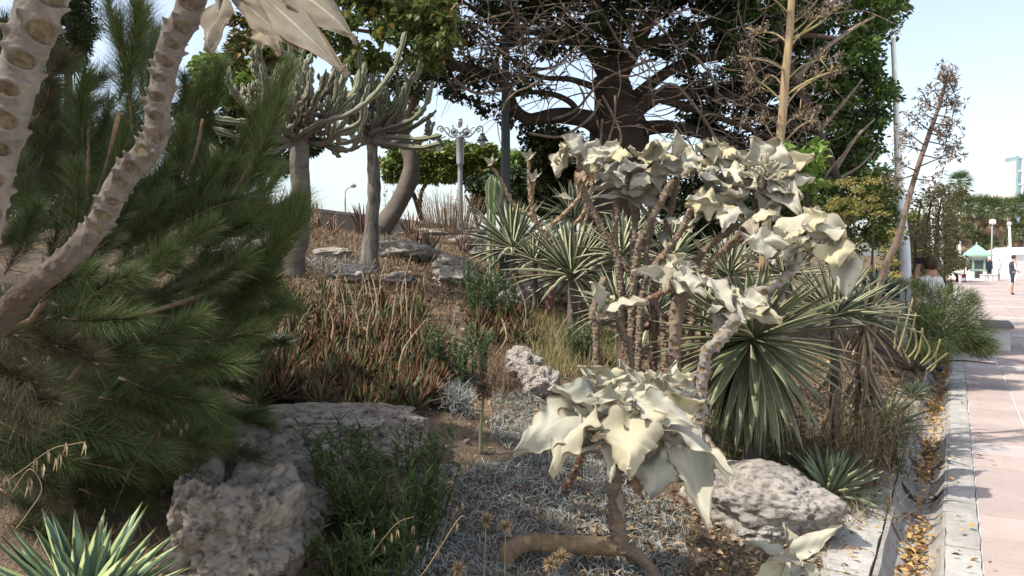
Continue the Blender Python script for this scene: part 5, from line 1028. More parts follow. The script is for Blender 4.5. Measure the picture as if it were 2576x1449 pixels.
def LT(b, t, w, roll=0, **k): return kleaf(kt, W2(*b) + (4.85 + RNG.uniform(-.05, .1),), W2(*t) + (4.8 + RNG.uniform(-.15, .1),), w, roll, **{**dict(bend=.12, wave=.1, nu=9, nv=20), **k})
LT((1230, 1000), (1040, 920), 56, -30, fold=.2); LT((1240, 960), (1330, 825), 70, 10, fold=.3, wave=.14); LT((1250, 980), (1490, 1010), 86, 0, fold=.2, wpk=.45); LT((1380, 1000), (1420, 910), 60, 0, fold=.4); LT((1230, 930), (1220, 1070), 34, 20, mat=feltg_m); LT((1300, 1000), (1500, 1090), 56, -30, mat=feltg_m)
LT((1400, 980), (1330, 900), 60, 0, wave=.15)
LT((830, 1190), (765, 1010), 60, 20, fold=.3); LT((830, 1180), (1110, 1125), 60, -20, fold=.15, bend=.08); LT((820, 1190), (940, 1255), 42, 0, mat=feltg_m); LT((830, 1180), (790, 1260), 40, 30, mat=feltg_m); LT((900, 1110), (850, 1180), 36, 40)
LT((1500, 1000), (1680, 1190), 60, -20, fold=.2); LT((1600, 1100), (1620, 1010), 50, 10, fold=.4, wave=.15); LT((1640, 1110), (1760, 1100), 54, 0); LT((1660, 1180), (1985, 1250), 86, -10, fold=.2, bend=.1, wpk=.4); LT((1620, 1160), (1510, 1180), 40, 0, wave=.2); LT((1620, 1200), (1540, 1325), 60, 0, fold=.5, mat=feltg_m); LT((1600, 1200), (1740, 1240), 56, 0, bend=.3); LT((1700, 1130), (1880, 1140), 56, 0, wave=.14, wpk=.5)

# --- bare branching one on the left
Y2 = G(1382, 800).y; k2b = onground(1382, Y2); k2 = thing('felt_bush', 'nearly bare felt bush with rusty trunk, thin branches tipped by tiny leaf buds', 'felt bush', k2b)
ge = ground_end(1382, Y2)
stem(k2, [ge, (1386, 730, Y2), (1396, 697, Y2), (1388, 655, Y2), (1382, 611, Y2)], [13, 11, 10, 8.5, 7.5], stC, spike=.3, n=24, res=.14, old=.8, oldto=.9)
for pts, r in [([(1382, 611), (1343, 545), (1332, 463), (1330, 404)], [9, 7, 6, 5]), ([(1343, 560), (1338, 500), (1344, 452)], [6, 5.5, 5]), ([(1350, 548), (1297, 521), (1261, 455), (1238, 420)], [6.5, 6, 5.5, 5]), ([(1382, 611), (1378, 580), (1425, 533), (1465, 486), (1500, 415)], [9, 8, 6.5, 6, 5]), ([(1384, 612), (1425, 582), (1462, 545), (1478, 510)], [7, 6, 6, 6]), ([(1386, 616), (1440, 595), (1468, 570), (1482, 500), (1490, 465)], [7, 6, 5.5, 5, 5])]:
    stem(k2, [(u, v, Y2 - .02 * i) for i, (u, v) in enumerate(pts)], [q * .8 for q in r], stem_mat('tan_scarred_stem', (.15, .10, .062), (.25, .18, .11), (.27, .19, .115), (.38, .28, .18)) if r[0] == 9 and len(r) == 4 else bpy.data.materials['tan_scarred_stem'], spike=.9, n=18, res=.2, scar=1.1)
for (u, v) in ((1330, 396), (1344, 448), (1236, 410), (1502, 408), (1492, 458), (1480, 505)):
    for dx, dy in ((-22, -14), (20, -12), (6, -24), (-8, 10)): kleaf(k2, (u, v, Y2 - .08), (u + dx, v + dy, Y2 - .12), 13, RNG.uniform(-30, 30), nu=5, nv=8, bend=-.1)
for (u, v, w) in ((1435, 500, 44), (1400, 560, 20), (1470, 590, 18)): kleaf(k2, (u, v, Y2 + .1), (u - w, v - 10, Y2), 20, 0, nu=6, nv=10, mat=felt_m)

# --- nearest: long scarred stems and hanging leaves at the upper left
YN = 1.55; bN = P(-60, 1100, 1.5); bN.z = gz(bN.x, bN.y)
kn = thing('felt_bush', 'huge felt bush close to the lens, thick scarred stems crossing the pine at upper left', 'felt bush', bN)
g0 = (-420, 1250, 1.45)
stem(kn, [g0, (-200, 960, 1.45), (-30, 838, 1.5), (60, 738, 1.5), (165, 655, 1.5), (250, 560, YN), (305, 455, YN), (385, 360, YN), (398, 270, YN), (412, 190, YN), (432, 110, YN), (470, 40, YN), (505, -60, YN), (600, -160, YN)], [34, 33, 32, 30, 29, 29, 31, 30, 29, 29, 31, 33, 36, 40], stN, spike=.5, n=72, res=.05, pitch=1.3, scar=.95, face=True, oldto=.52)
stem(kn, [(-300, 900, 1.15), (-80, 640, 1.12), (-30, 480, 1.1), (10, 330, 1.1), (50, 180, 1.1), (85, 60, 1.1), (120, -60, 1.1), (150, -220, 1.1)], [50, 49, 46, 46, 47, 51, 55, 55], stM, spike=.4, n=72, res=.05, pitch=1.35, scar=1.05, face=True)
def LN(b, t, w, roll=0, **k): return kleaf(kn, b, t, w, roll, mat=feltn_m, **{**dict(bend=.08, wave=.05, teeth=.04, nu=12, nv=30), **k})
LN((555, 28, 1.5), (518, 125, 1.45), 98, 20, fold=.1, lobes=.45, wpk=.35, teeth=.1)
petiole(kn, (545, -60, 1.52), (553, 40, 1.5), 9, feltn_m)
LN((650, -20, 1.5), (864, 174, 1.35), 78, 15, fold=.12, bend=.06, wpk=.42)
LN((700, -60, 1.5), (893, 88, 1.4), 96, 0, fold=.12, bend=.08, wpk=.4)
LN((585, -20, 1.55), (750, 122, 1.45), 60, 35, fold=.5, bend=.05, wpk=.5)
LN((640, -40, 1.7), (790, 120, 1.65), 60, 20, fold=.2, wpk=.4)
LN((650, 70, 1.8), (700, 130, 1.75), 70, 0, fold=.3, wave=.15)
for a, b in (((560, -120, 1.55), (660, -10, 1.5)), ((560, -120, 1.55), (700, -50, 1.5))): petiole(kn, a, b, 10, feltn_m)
# ------------------------------------------------------------------ the pine
needle_m = M('pine_needle', (0.04, 0.064, 0.018), (0.075, 0.102, 0.03), (0.14, 0.14, 0.05), scale=3, rough=0.55, trans=0.15, third=0.8)
drynee_m = M('brown_pine_needle', (0.055, 0.055, 0.023), (0.085, 0.077, 0.035), (0.12, 0.09, 0.045), scale=3, rough=0.65, trans=0.1)
twig_m = M('pine_twig', (0.16, 0.10, 0.06), (0.26, 0.17, 0.105), scale=30, bump=.6, bscale=60, rough=.9)
def shoot_mesh(L, n, nl, mat, seed, ang=(0.35, 1.0), droop=0.15, w=0.0013):
    rng = np.random.default_rng(seed); mb = MB(); s = rng.uniform(0.02, 1.0, n) ** 0.85 * L; az = rng.uniform(0, 6.28, n)
    a = rng.uniform(*ang, n) * (1 - 0.45 * s / L); bendy = 0.06 * L * np.sin(s / L * 2.5)
    B = np.stack([s, bendy, 0 * s], 1); D = np.stack([np.cos(a), np.sin(a) * np.cos(az), np.sin(a) * np.sin(az)], 1)
    st = RNG.bit_generator.state
    strips(mb, B, D, nl * rng.uniform(0.7, 1.15, n), w, rng.uniform(.0, droop * 2, n), 2, prof=lambda s_: 1 - .5 * s_, sag=np.stack([np.full(n, .0), rng.normal(0, .5, n), rng.normal(0, .5, n)], 1))
    me = mb.mesh('needles', mat); return me
def twig_mesh(L):
    mb = MB(); tube(mb, [(0, 0, 0), (L * .5, .05 * L, 0), (L * .97, .03 * L, 0)], [.0055, .0045, .003], 6, 4, rough=.1); return mb.mesh('twig', twig_m)
SHG = [shoot_mesh(.5, 950, .155, needle_m, s, w=.0019) for s in range(4)]; SHB = [shoot_mesh(.45, 750, .15, drynee_m, s + 9, ang=(.5, 1.3), w=.0019) for s in range(2)]; TWM = twig_mesh(.5)
pb = Vector((-3.4, 3.4, 0)); pb.z = gz(pb.x, pb.y)
pine = thing('pine_tree', 'dark long needled pine filling the left side, its branches arching over the rocks', 'pine tree', pb)
mb = MB(); tube(mb, [pb - Vector((0, 0, .2)), pb + Vector((-.05, 0, 1.6)), pb + Vector((-.2, .1, 3.4)), pb + Vector((-.3, 0, 6.0))], [.17, .15, .13, .06], 14, 8, disp=lambda l, t: 1 + .08 * np.sin(l * 23 + t * 3) + .06 * np.sin(7 * t)); part('trunk', mb, M('pine_bark', (.10, .065, .045), (.2, .14, .1), scale=14, bump=1, bscale=30, bdist=.03, rough=.9), pine)
nsh = [0]
def shoot(base, tip, scale=1.0, brown=False, twig=True):
    d = Vector(tip) - Vector(base); L = d.length; ms = SHB if brown else SHG; m = ms[nsh[0] % len(ms)]; nsh[0] += 1
    R = Matrix(frames(np.array([tuple(d)]), roll=np.array([RNG.uniform(0, 6.28)]))[0].tolist()).to_euler(); k = L / .5
    o = link('shoot', m, pine, Vector(base) - pb, rot=R, scale=(k, scale * min(1.2, max(.8, k)), scale * min(1.2, max(.8, k))))
    if twig: t = link('twig', TWM, o)
def branch(pts, r=.018):
    mb = MB(); tube(mb, pts, np.linspace(r, r * .5, len(pts)), 8, 5, rough=.05); part('branch', mb, twig_m, pine)
# placed shoots: base (u, v, depth) -> tip
SH = [((215, 420, 2.7), (232, 200, 2.6)), ((330, 330, 2.6), (280, 60, 2.5)), ((300, 250, 2.6), (330, 10, 2.5)), ((250, 520, 2.6), (300, 330, 2.6)), ((330, 420, 2.9), (390, 130, 2.8)), ((360, 260, 2.8), (375, 30, 2.8)), ((390, 330, 3.0), (400, 90, 3.0)), ((300, 130, 2.8), (270, -60, 2.8)),
      ((100, 420, 2.8), (120, 240, 2.8)), ((30, 250, 2.8), (20, 60, 2.8)), ((60, 130, 2.8), (50, -60, 2.8)), ((100, 560, 2.6), (60, 400, 2.6)), ((180, 600, 2.5), (175, 420, 2.5)), ((470, 420, 2.9), (520, 190, 2.8)), ((500, 360, 2.9), (545, 165, 2.8)), ((450, 520, 2.8), (480, 330, 2.7)), ((440, 300, 3.0), (455, 190, 3.0)),
      ((600, 500, 2.8), (700, 260, 2.7)), ((640, 430, 2.8), (735, 190, 2.7)), ((560, 520, 2.9), (650, 300, 2.8)), ((620, 380, 2.9), (690, 230, 2.8)), ((520, 480, 3.0), (580, 400, 3.0)), ((480, 600, 2.8), (560, 420, 2.7)), ((460, 560, 2.7), (600, 510, 2.6)), ((520, 600, 2.7), (640, 560, 2.6)),
      ((600, 780, 2.7), (740, 540, 2.6)), ((560, 820, 2.7), (710, 610, 2.6)), ((640, 700, 2.7), (735, 500, 2.6)), ((520, 790, 2.7), (690, 720, 2.6)), ((560, 860, 2.7), (715, 780, 2.6)), ((600, 720, 2.8), (700, 580, 2.7)), ((450, 740, 2.6), (610, 640, 2.5)), ((450, 860, 2.6), (640, 820, 2.5)), ((430, 950, 2.6), (600, 900, 2.5)),
      ((400, 700, 2.5), (540, 580, 2.5)), ((300, 760, 2.4), (440, 640, 2.4)), ((200, 770, 2.3), (345, 700, 2.3)), ((100, 760, 2.4), (230, 700, 2.3)), ((160, 800, 2.3), (350, 790, 2.2)), ((320, 860, 2.4), (500, 780, 2.4)), ((380, 930, 2.5), (590, 930, 2.4)), ((300, 950, 2.5), (520, 1000, 2.4)), ((360, 1000, 2.6), (560, 1030, 2.5)), ((250, 1000, 2.6), (420, 1060, 2.5)),
      ((120, 900, 2.4), (330, 900, 2.3)), ((60, 900, 2.5), (200, 980, 2.4)), ((0, 980, 2.5), (130, 1050, 2.5)), ((220, 860, 2.4), (440, 860, 2.4)), ((60, 640, 2.4), (100, 520, 2.4)), ((0, 620, 2.5), (40, 560, 2.5)), ((150, 700, 2.5), (280, 600, 2.5)), ((330, 620, 2.6), (440, 500, 2.6)), ((350, 560, 2.7), (430, 430, 2.7)), ((220, 620, 2.6), (330, 500, 2.6)), ((-20, 760, 2.6), (90, 700, 2.5)),
      ((150, 1060, 2.9), (420, 1120, 2.8)), ((60, 1130, 2.9), (330, 1190, 2.8)), ((250, 1130, 3.0), (470, 1190, 2.9)), ((0, 1060, 2.9), (180, 1150, 2.8)), ((330, 1040, 3.0), (560, 1080, 2.9)), ((200, 1230, 3.0), (380, 1270, 3.0)), ((0, 1230, 3.0), (160, 1290, 2.9))]
for a, b in SH: shoot(P(*a), P(*b), 1.0)
BR = [((20, 860, 2.3), (140, 880, 2.2)), ((-30, 900, 2.2), (110, 960, 2.1)), ((30, 930, 2.2), (170, 1010, 2.1)), ((-40, 980, 2.3), (90, 1090, 2.2)), ((90, 300, 2.7), (115, 180, 2.7)), ((-60, 850, 2.2), (60, 850, 2.1)), ((80, 1170, 2.8), (130, 1290, 2.8)), ((120, 860, 2.3), (250, 930, 2.2)), ((60, 480, 2.8), (70, 300, 2.8)), ((150, 560, 2.8), (190, 340, 2.8))]
for a, b in BR: shoot(P(*a), P(*b), 1.1, brown=True)
for i in range(240):                                        # the inner mass behind the placed shoots
    u = RNG.uniform(-60, 600); v = RNG.uniform(260, 1120) if i % 3 else RNG.uniform(420, 1000); Y = RNG.uniform(2.9, 4.2)
    if u > 420 and v < 560: continue
    if u > 250 and v < 240: continue
    if 120 < u < 260 and v < 330: continue
    if u + v * .1 > 640: continue
    if v < 560 and u > 300: continue
    a = math.radians(RNG.uniform(20, 80) if v < 700 else RNG.uniform(-25, 30)); L = 190
    shoot(P(u, v, Y), P(u + L * math.cos(a), v - L * math.sin(a), Y + RNG.uniform(-.15, .1)), 1.1, brown=RNG.random() < .16)
pt = pb + Vector((-.1, 0, 1.0))
for pts, r in [([pt, P(-60, 820, 3.0), P(160, 660, 2.8), P(250, 480, 2.65), P(300, 280, 2.55)], .013), ([pt, P(-40, 900, 3.0), P(240, 820, 2.8), P(460, 760, 2.7), P(620, 690, 2.65)], .013), ([pt, P(0, 950, 3.0), P(240, 900, 2.7), P(430, 900, 2.6)], .012), ([P(240, 820, 2.8), P(420, 640, 2.8), P(560, 520, 2.8), P(640, 400, 2.8)], .010), ([P(250, 560, 2.7), P(400, 520, 2.8), P(480, 420, 2.85), P(510, 300, 2.8)], .009),
              ([pt, P(0, 1080, 3.2), P(240, 1060, 3.0), P(400, 1090, 2.9)], .012), ([P(160, 660, 2.8), P(215, 500, 2.7), P(222, 300, 2.65)], .009)]: branch(pts, r)
for i in range(34):                                        # low boughs sweeping over the ground on the left
    u = RNG.uniform(-80, 380); v = RNG.uniform(1060, 1330); Y = RNG.uniform(2.9, 3.5); a = math.radians(RNG.uniform(-25, 35))
    if v > 1180 + (380 - u) * .5: continue
    shoot(P(u, v, Y), P(u + 180 * math.cos(a), v - 180 * math.sin(a), Y - .1), 1.1, brown=RNG.random() < .25)
# the off-frame crown that shades the near rocks
cnt = 0
for i in range(900):
    q = unit(RNG.normal(0, 1, (1, 3)))[0] * RNG.random() ** .4; b = Vector((-3.0 + q[0] * 1.1, 2.95 + q[1] * 1.2, 3.35 + q[2] * .8)); d = Vector((q[0] + RNG.normal(0, .4), q[1] + RNG.normal(0, .4), RNG.uniform(.0, .7))).normalized() * .6
    ok = True
    for f_ in (0, .5, 1.15):
        e = b + d * f_; u, v = proj(e.x, max(e.y, .4), e.z)
        if not (u < -190 or v < -190) : ok = False
    if not ok: continue
    shoot(b, b + d, 1.6, twig=False); cnt += 1
    if cnt > 85: break
for i in range(4):
    az = i * 1.7; z = 2.0 + i * .35; a = pb + Vector((-.2, 0, z)); branch([a, a + Vector((math.cos(az) * .9, math.sin(az) * .9, .3)), a + Vector((math.cos(az) * 1.7, math.sin(az) * 1.7, .75))], .03)

# ------------------------------------------------------------------ the large dark tree
ficus_m = M('shaded_glossy_leaf', (0.022, 0.036, 0.015), (0.04, 0.06, 0.022), (0.07, 0.085, 0.03), scale=2, rough=0.45, trans=0.08, third=.85)  # dark leaf copy, the shade under the crown put into its colour
ficlit_m = M('sunlit_glossy_leaf', (0.05, 0.095, 0.02), (0.085, 0.135, 0.03), (0.21, 0.17, 0.03), scale=2, rough=0.45, trans=0.3, third=.93)  # lighter copy of the same leaf, sunlight put into its colour
fbark = M('dark_bark', (0.05, 0.035, 0.026), (0.085, 0.063, 0.047), scale=4, bump=.8, bscale=20, bdist=.03, rough=.9)
ftwig = M('bare_twig', (0.13, 0.095, 0.07), (0.25, 0.19, 0.145), scale=8, rough=.85)
YT = 13.5; tb = P(1530, 640, YT); tb.z = gz(tb.x, tb.y)
ft = thing('big_tree', 'huge dark spreading tree with crooked limbs and a tangle of bare twigs', 'tree', tb)
def limb(root, pts, rad, mat=fbark, name='limb', n=12, rough=.04):
    mb = MB(); pp = [P(*a) for a in pts]; tube(mb, pp, [S(r, a[2]) for r, a in zip(rad, pts)], n, 6, rough=rough * .5, disp=lambda l, t: 1 + .06 * np.sin(3 * t + l * 2) + .04 * np.sin(5 * t - l * 5)); part(name, mb, mat, root); return pp
mb = MB(); tube(mb, [tb - Vector((0, 0, .2)), P(1540, 540, YT), P(1552, 420, YT), P(1556, 330, YT), P(1545, 250, YT), P(1530, 190, YT)], [S(85, YT), S(66, YT), S(62, YT), S(70, YT), S(50, YT), S(42, YT)], 20, 8, disp=lambda l, t: 1 + .10 * np.sin(4 * t + l) + .05 * np.sin(9 * t - l * 3)); part('trunk', mb, fbark, ft)
limbs = [([(1530, 335, YT), (1480, 300, YT - .2), (1400, 290, YT - .3), (1330, 300, YT - .4), (1292, 270, YT - .5), (1272, 215, YT - .6), (1235, 190, YT - .6), (1170, 175, YT - .7), (1125, 150, YT - .8), (1108, 110, YT - .9), (1112, 40, YT - .9), (1105, -60, YT - 1)], [36, 26, 20, 17, 15, 14, 14, 14, 13, 12, 11, 9]),
         ([(1272, 215, YT - .6), (1250, 150, YT - .5), (1290, 80, YT - .4), (1330, -20, YT - .3)], [10, 8, 7, 6]), ([(1460, 300, YT - .2), (1440, 262, YT - .3), (1400, 240, YT - .4), (1340, 232, YT - .6), (1280, 245, YT - .9)], [12, 11, 10, 8, 6]),
         ([(1535, 200, YT), (1480, 110, YT + .2), (1430, 60, YT + .4), (1380, -40, YT + .6)], [34, 28, 22, 16]), ([(1540, 200, YT), (1550, 110, YT), (1500, 30, YT - .3), (1510, -60, YT - .4)], [34, 27, 22, 16]), ([(1550, 210, YT), (1600, 120, YT - .3), (1640, 40, YT - .6), (1700, -60, YT - .8)], [30, 24, 20, 15]),
         ([(1570, 300, YT), (1650, 245, YT - .3), (1750, 235, YT - .6), (1860, 250, YT - .9), (1960, 300, YT - 1.2), (2060, 330, YT - 1.4)], [36, 26, 22, 18, 12, 7]), ([(1580, 330, YT), (1680, 320, YT - .6), (1790, 345, YT - 1.2), (1900, 400, YT - 1.8), (1980, 450, YT - 2.2)], [30, 22, 17, 12, 8]),
         ([(1590, 250, YT), (1700, 170, YT - .4), (1850, 130, YT - 1), (2000, 90, YT - 1.4), (2120, 100, YT - 1.6)], [22, 18, 13, 10, 6]), ([(1650, 245, YT - .3), (1760, 280, YT - .8), (1900, 330, YT - 1.2), (2050, 400, YT - 1.5)], [16, 12, 9, 6]), ([(1600, 120, YT - .3), (1720, 80, YT - .8), (1850, 30, YT - 1.2), (1980, -40, YT - 1.5)], [18, 14, 10, 7]),
         ([(1520, 230, YT), (1440, 200, YT - .6), (1350, 190, YT - 1), (1250, 120, YT - 1.3), (1180, 60, YT - 1.5)], [14, 10, 8, 6, 4]), ([(1480, 110, YT), (1380, 90, YT - .5), (1260, 60, YT - .9), (1160, 0, YT - 1.2)], [14, 10, 8, 5])]
for j_, (pts, r) in enumerate(limbs): limb(ft, pts, [q * (.92 if j_ == 0 else .72) for q in r])
top_l = []
for i in range(420):
    q = unit(RNG.normal(0, 1, (1, 3)))[0] * RNG.random() ** .35; top_l.append((1560 + q[0] * 900, -330 + q[2] * 330, YT + q[1] * 4.5, 60, 40, 90))
# curved bare twigs: pale, hanging and looping in front of the shade
def wander(u0, v0, a, L, n, Y, curl=0, dv=0):
    pts = [(u0, v0, Y)]; 
    for i in range(n): a += curl + RNG.normal(0, .22); u0 += math.cos(a) * L / n; v0 -= math.sin(a) * L / n; a -= dv; pts.append((u0, v0, Y + RNG.normal(0, .06) * (i + 1)))
    return pts
mbs = MB(); k = 0
for i in range(460):
    u = RNG.uniform(1120, 2060); v = RNG.uniform(-20, 250 if u < 1500 else (380 if u > 1650 else 330)); a = RNG.uniform(0, 6.28) if RNG.random() < .5 else (RNG.uniform(2.6, 4.0) if u < 1530 else RNG.uniform(-.9, .5))
    if u < 1330 and v > 200: continue
    L = RNG.uniform(50, 240); pts = wander(u, v, a, L, 6, YT - RNG.uniform(.3, 2.8), RNG.normal(0, .16)); r = RNG.uniform(1.0, 2.6)
    pp = [P(*q) for q in pts]; rr = [S(r * (1 - .11 * j), YT) for j in range(7)]
    if i < 190: mb = MB(); tube(mb, pp, rr, 5, 3, rough=.06); part('twig', mb, ftwig if i % 3 else fbark, ft)
    else: tube(mbs, pp, [x * .7 for x in rr], 4, 3, rough=.06)
part('twigs', mbs, ftwig, ft, kind='stuff')
for pts, r in [([(1510, 250), (1490, 290), (1440, 330), (1400, 345), (1330, 335)], 4), ([(1515, 240), (1560, 330), (1556, 372)], 4), ([(1548, 240), (1545, 300), (1530, 360)], 3.5), ([(1620, 375), (1660, 395), (1750, 430), (1790, 480)], 6), ([(1640, 240), (1700, 215), (1790, 330), (1830, 440)], 5), ([(1140, 195), (1200, 235), (1290, 215), (1340, 180), (1400, 165), (1450, 120)], 4), ([(1290, 90), (1320, 130), (1300, 180)], 3), ([(1490, 0), (1530, 60), (1560, 110), (1600, 150)], 5), ([(1390, 300), (1450, 275), (1520, 200), (1640, 150)], 4), ([(1515, 300), (1512, 370), (1525, 380)], 4), ([(2040, 400), (2045, 470), (2035, 520)], 6)]:
    mb = MB(); tube(mb, [P(u, v, YT - 1.3) for u, v in pts], [S(r * .8, YT)] * len(pts), 6, 5, rough=.08); part('twig', mb, ftwig, ft)
# foliage: clumps with their own leaves; gaps stay where the sky shows
def clumps(lst, per, size, yj=.5):
    C = []
    for (u, v, Y, ru, rv, n) in lst:
        m = int(n); a = RNG.normal(0, 1, (m, 3)); a = unit(a) * RNG.random((m, 1)) ** .45; c = P(u, v, Y)
        C.append(np.array(c) + a * [S(ru, Y), S((ru + rv) / 2, Y) * yj * 2, S(rv, Y)])
    return np.concatenate(C)
def rand_frames(n, upb=.6, down=0.0):
    D = RNG.normal(0, 1, (n, 3)); D[:, 2] = D[:, 2] * .5 - down; return frames(D, roll=RNG.uniform(-1.0, 1.0, n))
lst = []
for i in range(560):
    u = RNG.uniform(1090, 2060); v = RNG.uniform(-140, 235)
    if u < 1340: vmax = 240 + (u - 1090) * .12
    elif u < 1500: vmax = 150
    elif u < 1700: vmax = 130
    else: vmax = 170 + (u - 1700) * .3
    if v > vmax: continue
    if RNG.random() < (v / 330) ** 1.0 and v > 60: continue
    lst.append((u, v, YT + RNG.uniform(-1.5, 2.5), RNG.uniform(22, 50), RNG.uniform(16, 34), RNG.uniform(50, 100)))
for (u, v) in ((1130, 230), (1165, 245), (1200, 255), (1220, 275), (1255, 265), (1270, 300), (1150, 210), (1200, 215), (1240, 225), (1290, 190), (1340, 210), (1370, 230), (1180, 190), (1120, 190), (1290, 285), (1380, 315), (1410, 330), (1310, 150), (1350, 120), (1230, 160)): lst.append((u, v, YT + RNG.uniform(-.5, 1), 26, 18, 60))
for (u, v) in [(RNG.uniform(1700, 2200), RNG.uniform(180, 470)) for _ in range(260)]:
    if v > 330 + (u - 1700) * .35: continue
    lst.append((u, v, YT + RNG.uniform(-1.0, 2.5), 34, 20, 70))
for (u, v) in ((1350, 355), (1380, 400), (1420, 440), (1370, 470), (1450, 380), (1340, 330), (1400, 350), (1460, 450), (1360, 430), (1660, 480), (1720, 470), (1760, 420), (1640, 420)): lst.append((u, v, YT + 2.0, 45, 40, 330))
C = clumps(lst, 0, 0); n = len(C)
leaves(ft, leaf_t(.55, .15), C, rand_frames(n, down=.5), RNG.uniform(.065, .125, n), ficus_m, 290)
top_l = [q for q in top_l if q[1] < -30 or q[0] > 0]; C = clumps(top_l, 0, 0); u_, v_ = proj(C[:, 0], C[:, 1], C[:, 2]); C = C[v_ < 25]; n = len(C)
mb = MB(); stamp(mb, leaf_t(.55, .15), C, rand_frames(n, down=.3), RNG.uniform(.12, .22, n)); part('shading_upper_crown', mb, ficus_m, ft, kind='stuff')  # leaf mass above the frame, added to keep the trunk in shade
# right flank, sunlight also put into the leaf colour
lst = []
for i in range(480):
    s = RNG.random(); u = RNG.uniform(1830, 2290); v = RNG.uniform(-60, 480)
    edge = np.interp(v, [-60, 0, 60, 110, 160, 200, 240, 280, 330, 400, 480], [2330, 2300, 2270, 2235, 2215, 2245, 2265, 2250, 2230, 2200, 2120])
    if u > edge - 12: continue
    if u < 1980 and v > 170: continue
    lst.append((u, v, YT - .6 + RNG.uniform(-.8, 1.2), 30, 22, 52 if v < 300 else 34))
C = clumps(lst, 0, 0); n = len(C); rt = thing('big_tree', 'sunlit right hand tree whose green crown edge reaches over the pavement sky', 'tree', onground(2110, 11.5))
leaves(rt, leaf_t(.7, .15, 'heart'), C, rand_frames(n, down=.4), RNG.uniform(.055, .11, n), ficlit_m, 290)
limb(rt, [(2110, 700, 11.5), (2125, 560, 11.5), (2100, 430, 11.6), (2060, 330, 11.7), (2000, 200, 11.8), (1960, 60, 11.8)], [13, 11, 10, 9, 8, 5], fbark, 'trunk')
for pts, r in [([(2060, 330, 11.7), (2120, 260, 11.6), (2170, 200, 11.8)], [6, 4, 2]), ([(2100, 430, 11.6), (2150, 350, 11.6), (2200, 300, 11.8)], [6, 4, 2]), ([(2000, 200, 11.8), (2090, 110, 11.5), (2200, 40, 11.3)], [7, 5, 3]), ([(2110, 450, 11.6), (2160, 420, 11.6), (2200, 380, 11.8)], [5, 3, 2])]: limb(rt, pts, r, ftwig, 'limb', 6)

# leafy tree upper left centre: heart-shaped leaves, sun through them
hb_ = P(985, 540, 15.0); hb_.z = gz(hb_.x, hb_.y)
ht = thing('leafy_tree', 'tree with a bent grey trunk and yellow green heart shaped leaves behind the euphorbias', 'tree', hb_)
limb(ht, [(960, 575, 15.), (998, 520, 15.), (1030, 450, 15.), (1034, 400, 15.), (1012, 345, 15.), (1035, 280, 14.6), (1055, 200, 14), (1062, 130, 13), (1040, 40, 12), (1010, -60, 11.5)], [26, 23, 22, 20, 16, 13, 12, 11, 10, 8], smooth_bark, 'trunk', rough=.03)
for pts, r in [([(1050, 150, 13.5), (960, 90, 11.5), (850, 70, 10.5)], [8, 6, 4]), ([(1055, 110, 13), (1110, 60, 11.5), (1150, 10, 10.5)], [8, 6, 4]), ([(1040, 60, 12), (900, 0, 10.5), (800, -40, 10)], [8, 6, 4])]: limb(ht, pts, r, ftwig, 'limb', 6)
lst = []
for i in range(170):
    u = RNG.uniform(660, 1150); v = RNG.uniform(-70, 165)
    if u > 980 and v > 190 - (u - 980) * .3: continue
    if u < 860 and v > 130: continue
    lst.append((u, v, RNG.uniform(9.6, 12), 34, 24, 46))
C = clumps(lst, 0, 0); n = len(C)
leaves(ht, leaf_t(.8, .15, 'heart'), C, rand_frames(n, down=.6), RNG.uniform(.07, .12, n), M('heart_leaf', (.075, .105, .028), (.125, .155, .045), (.33, .2, .03), scale=2, rough=.45, trans=.35, third=.93), 290)
lst = [(RNG.uniform(900, 1130), RNG.uniform(150, 250), RNG.uniform(13, 15), 30, 20, 60) for _ in range(40)]; C = clumps(lst, 0, 0); n = len(C)
mb = MB(); stamp(mb, leaf_t(.6, .15), C, rand_frames(n), RNG.uniform(.07, .11, n)); part('dark_foliage', mb, ficus_m, ht, kind='stuff')

def bushtree(name, label, cat, base, lst, mat, size, T=None, trunk=None, nparts=0, down=.2):
    root = thing(name, label, cat, base); C = clumps(lst, 0, 0, .5); n = len(C)
    if trunk:
        for pts, r in trunk: limb(root, pts, r, fbark, 'trunk', 8)
    if nparts: leaves(root, T or leaf_t(.5, .15), C, rand_frames(n, down=down), RNG.uniform(size * .7, size * 1.3, n), mat, nparts)
    else: mb = MB(); stamp(mb, T or leaf_t(.5, .15), C, rand_frames(n, down=down), RNG.uniform(size * .7, size * 1.3, n)); part('crown', mb, mat, root, kind='stuff')
    return root
def cloudlist(us, vs, Ys, k, ru, rv, n): return [(RNG.uniform(*us), RNG.uniform(*vs), RNG.uniform(*Ys), ru * RNG.uniform(.7, 1.2), rv * RNG.uniform(.7, 1.2), n) for _ in range(k)]
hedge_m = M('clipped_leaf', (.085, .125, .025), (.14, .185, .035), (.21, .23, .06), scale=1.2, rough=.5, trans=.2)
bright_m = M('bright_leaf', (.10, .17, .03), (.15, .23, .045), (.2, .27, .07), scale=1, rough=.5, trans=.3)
g = P(1060, 600, 26); bushtree('clipped_tree', 'flat topped clipped tree of dense yellow green leaves behind the ornate lamp', 'tree', g,
    cloudlist((985, 1200), (375, 440), (25, 28), 60, 34, 22, 420) + cloudlist((970, 1230), (410, 450), (25, 28), 24, 24, 16, 340) + cloudlist((1150, 1250), (360, 450), (25, 27), 22, 30, 22, 400), hedge_m, .16,
    trunk=[([(1078, 600, 26), (1055, 530, 26), (1040, 490, 26), (1010, 440, 26)], [9, 7, 6, 4]), ([(1055, 530, 26), (1062, 480, 26), (1090, 440, 26)], [6, 5, 3])])
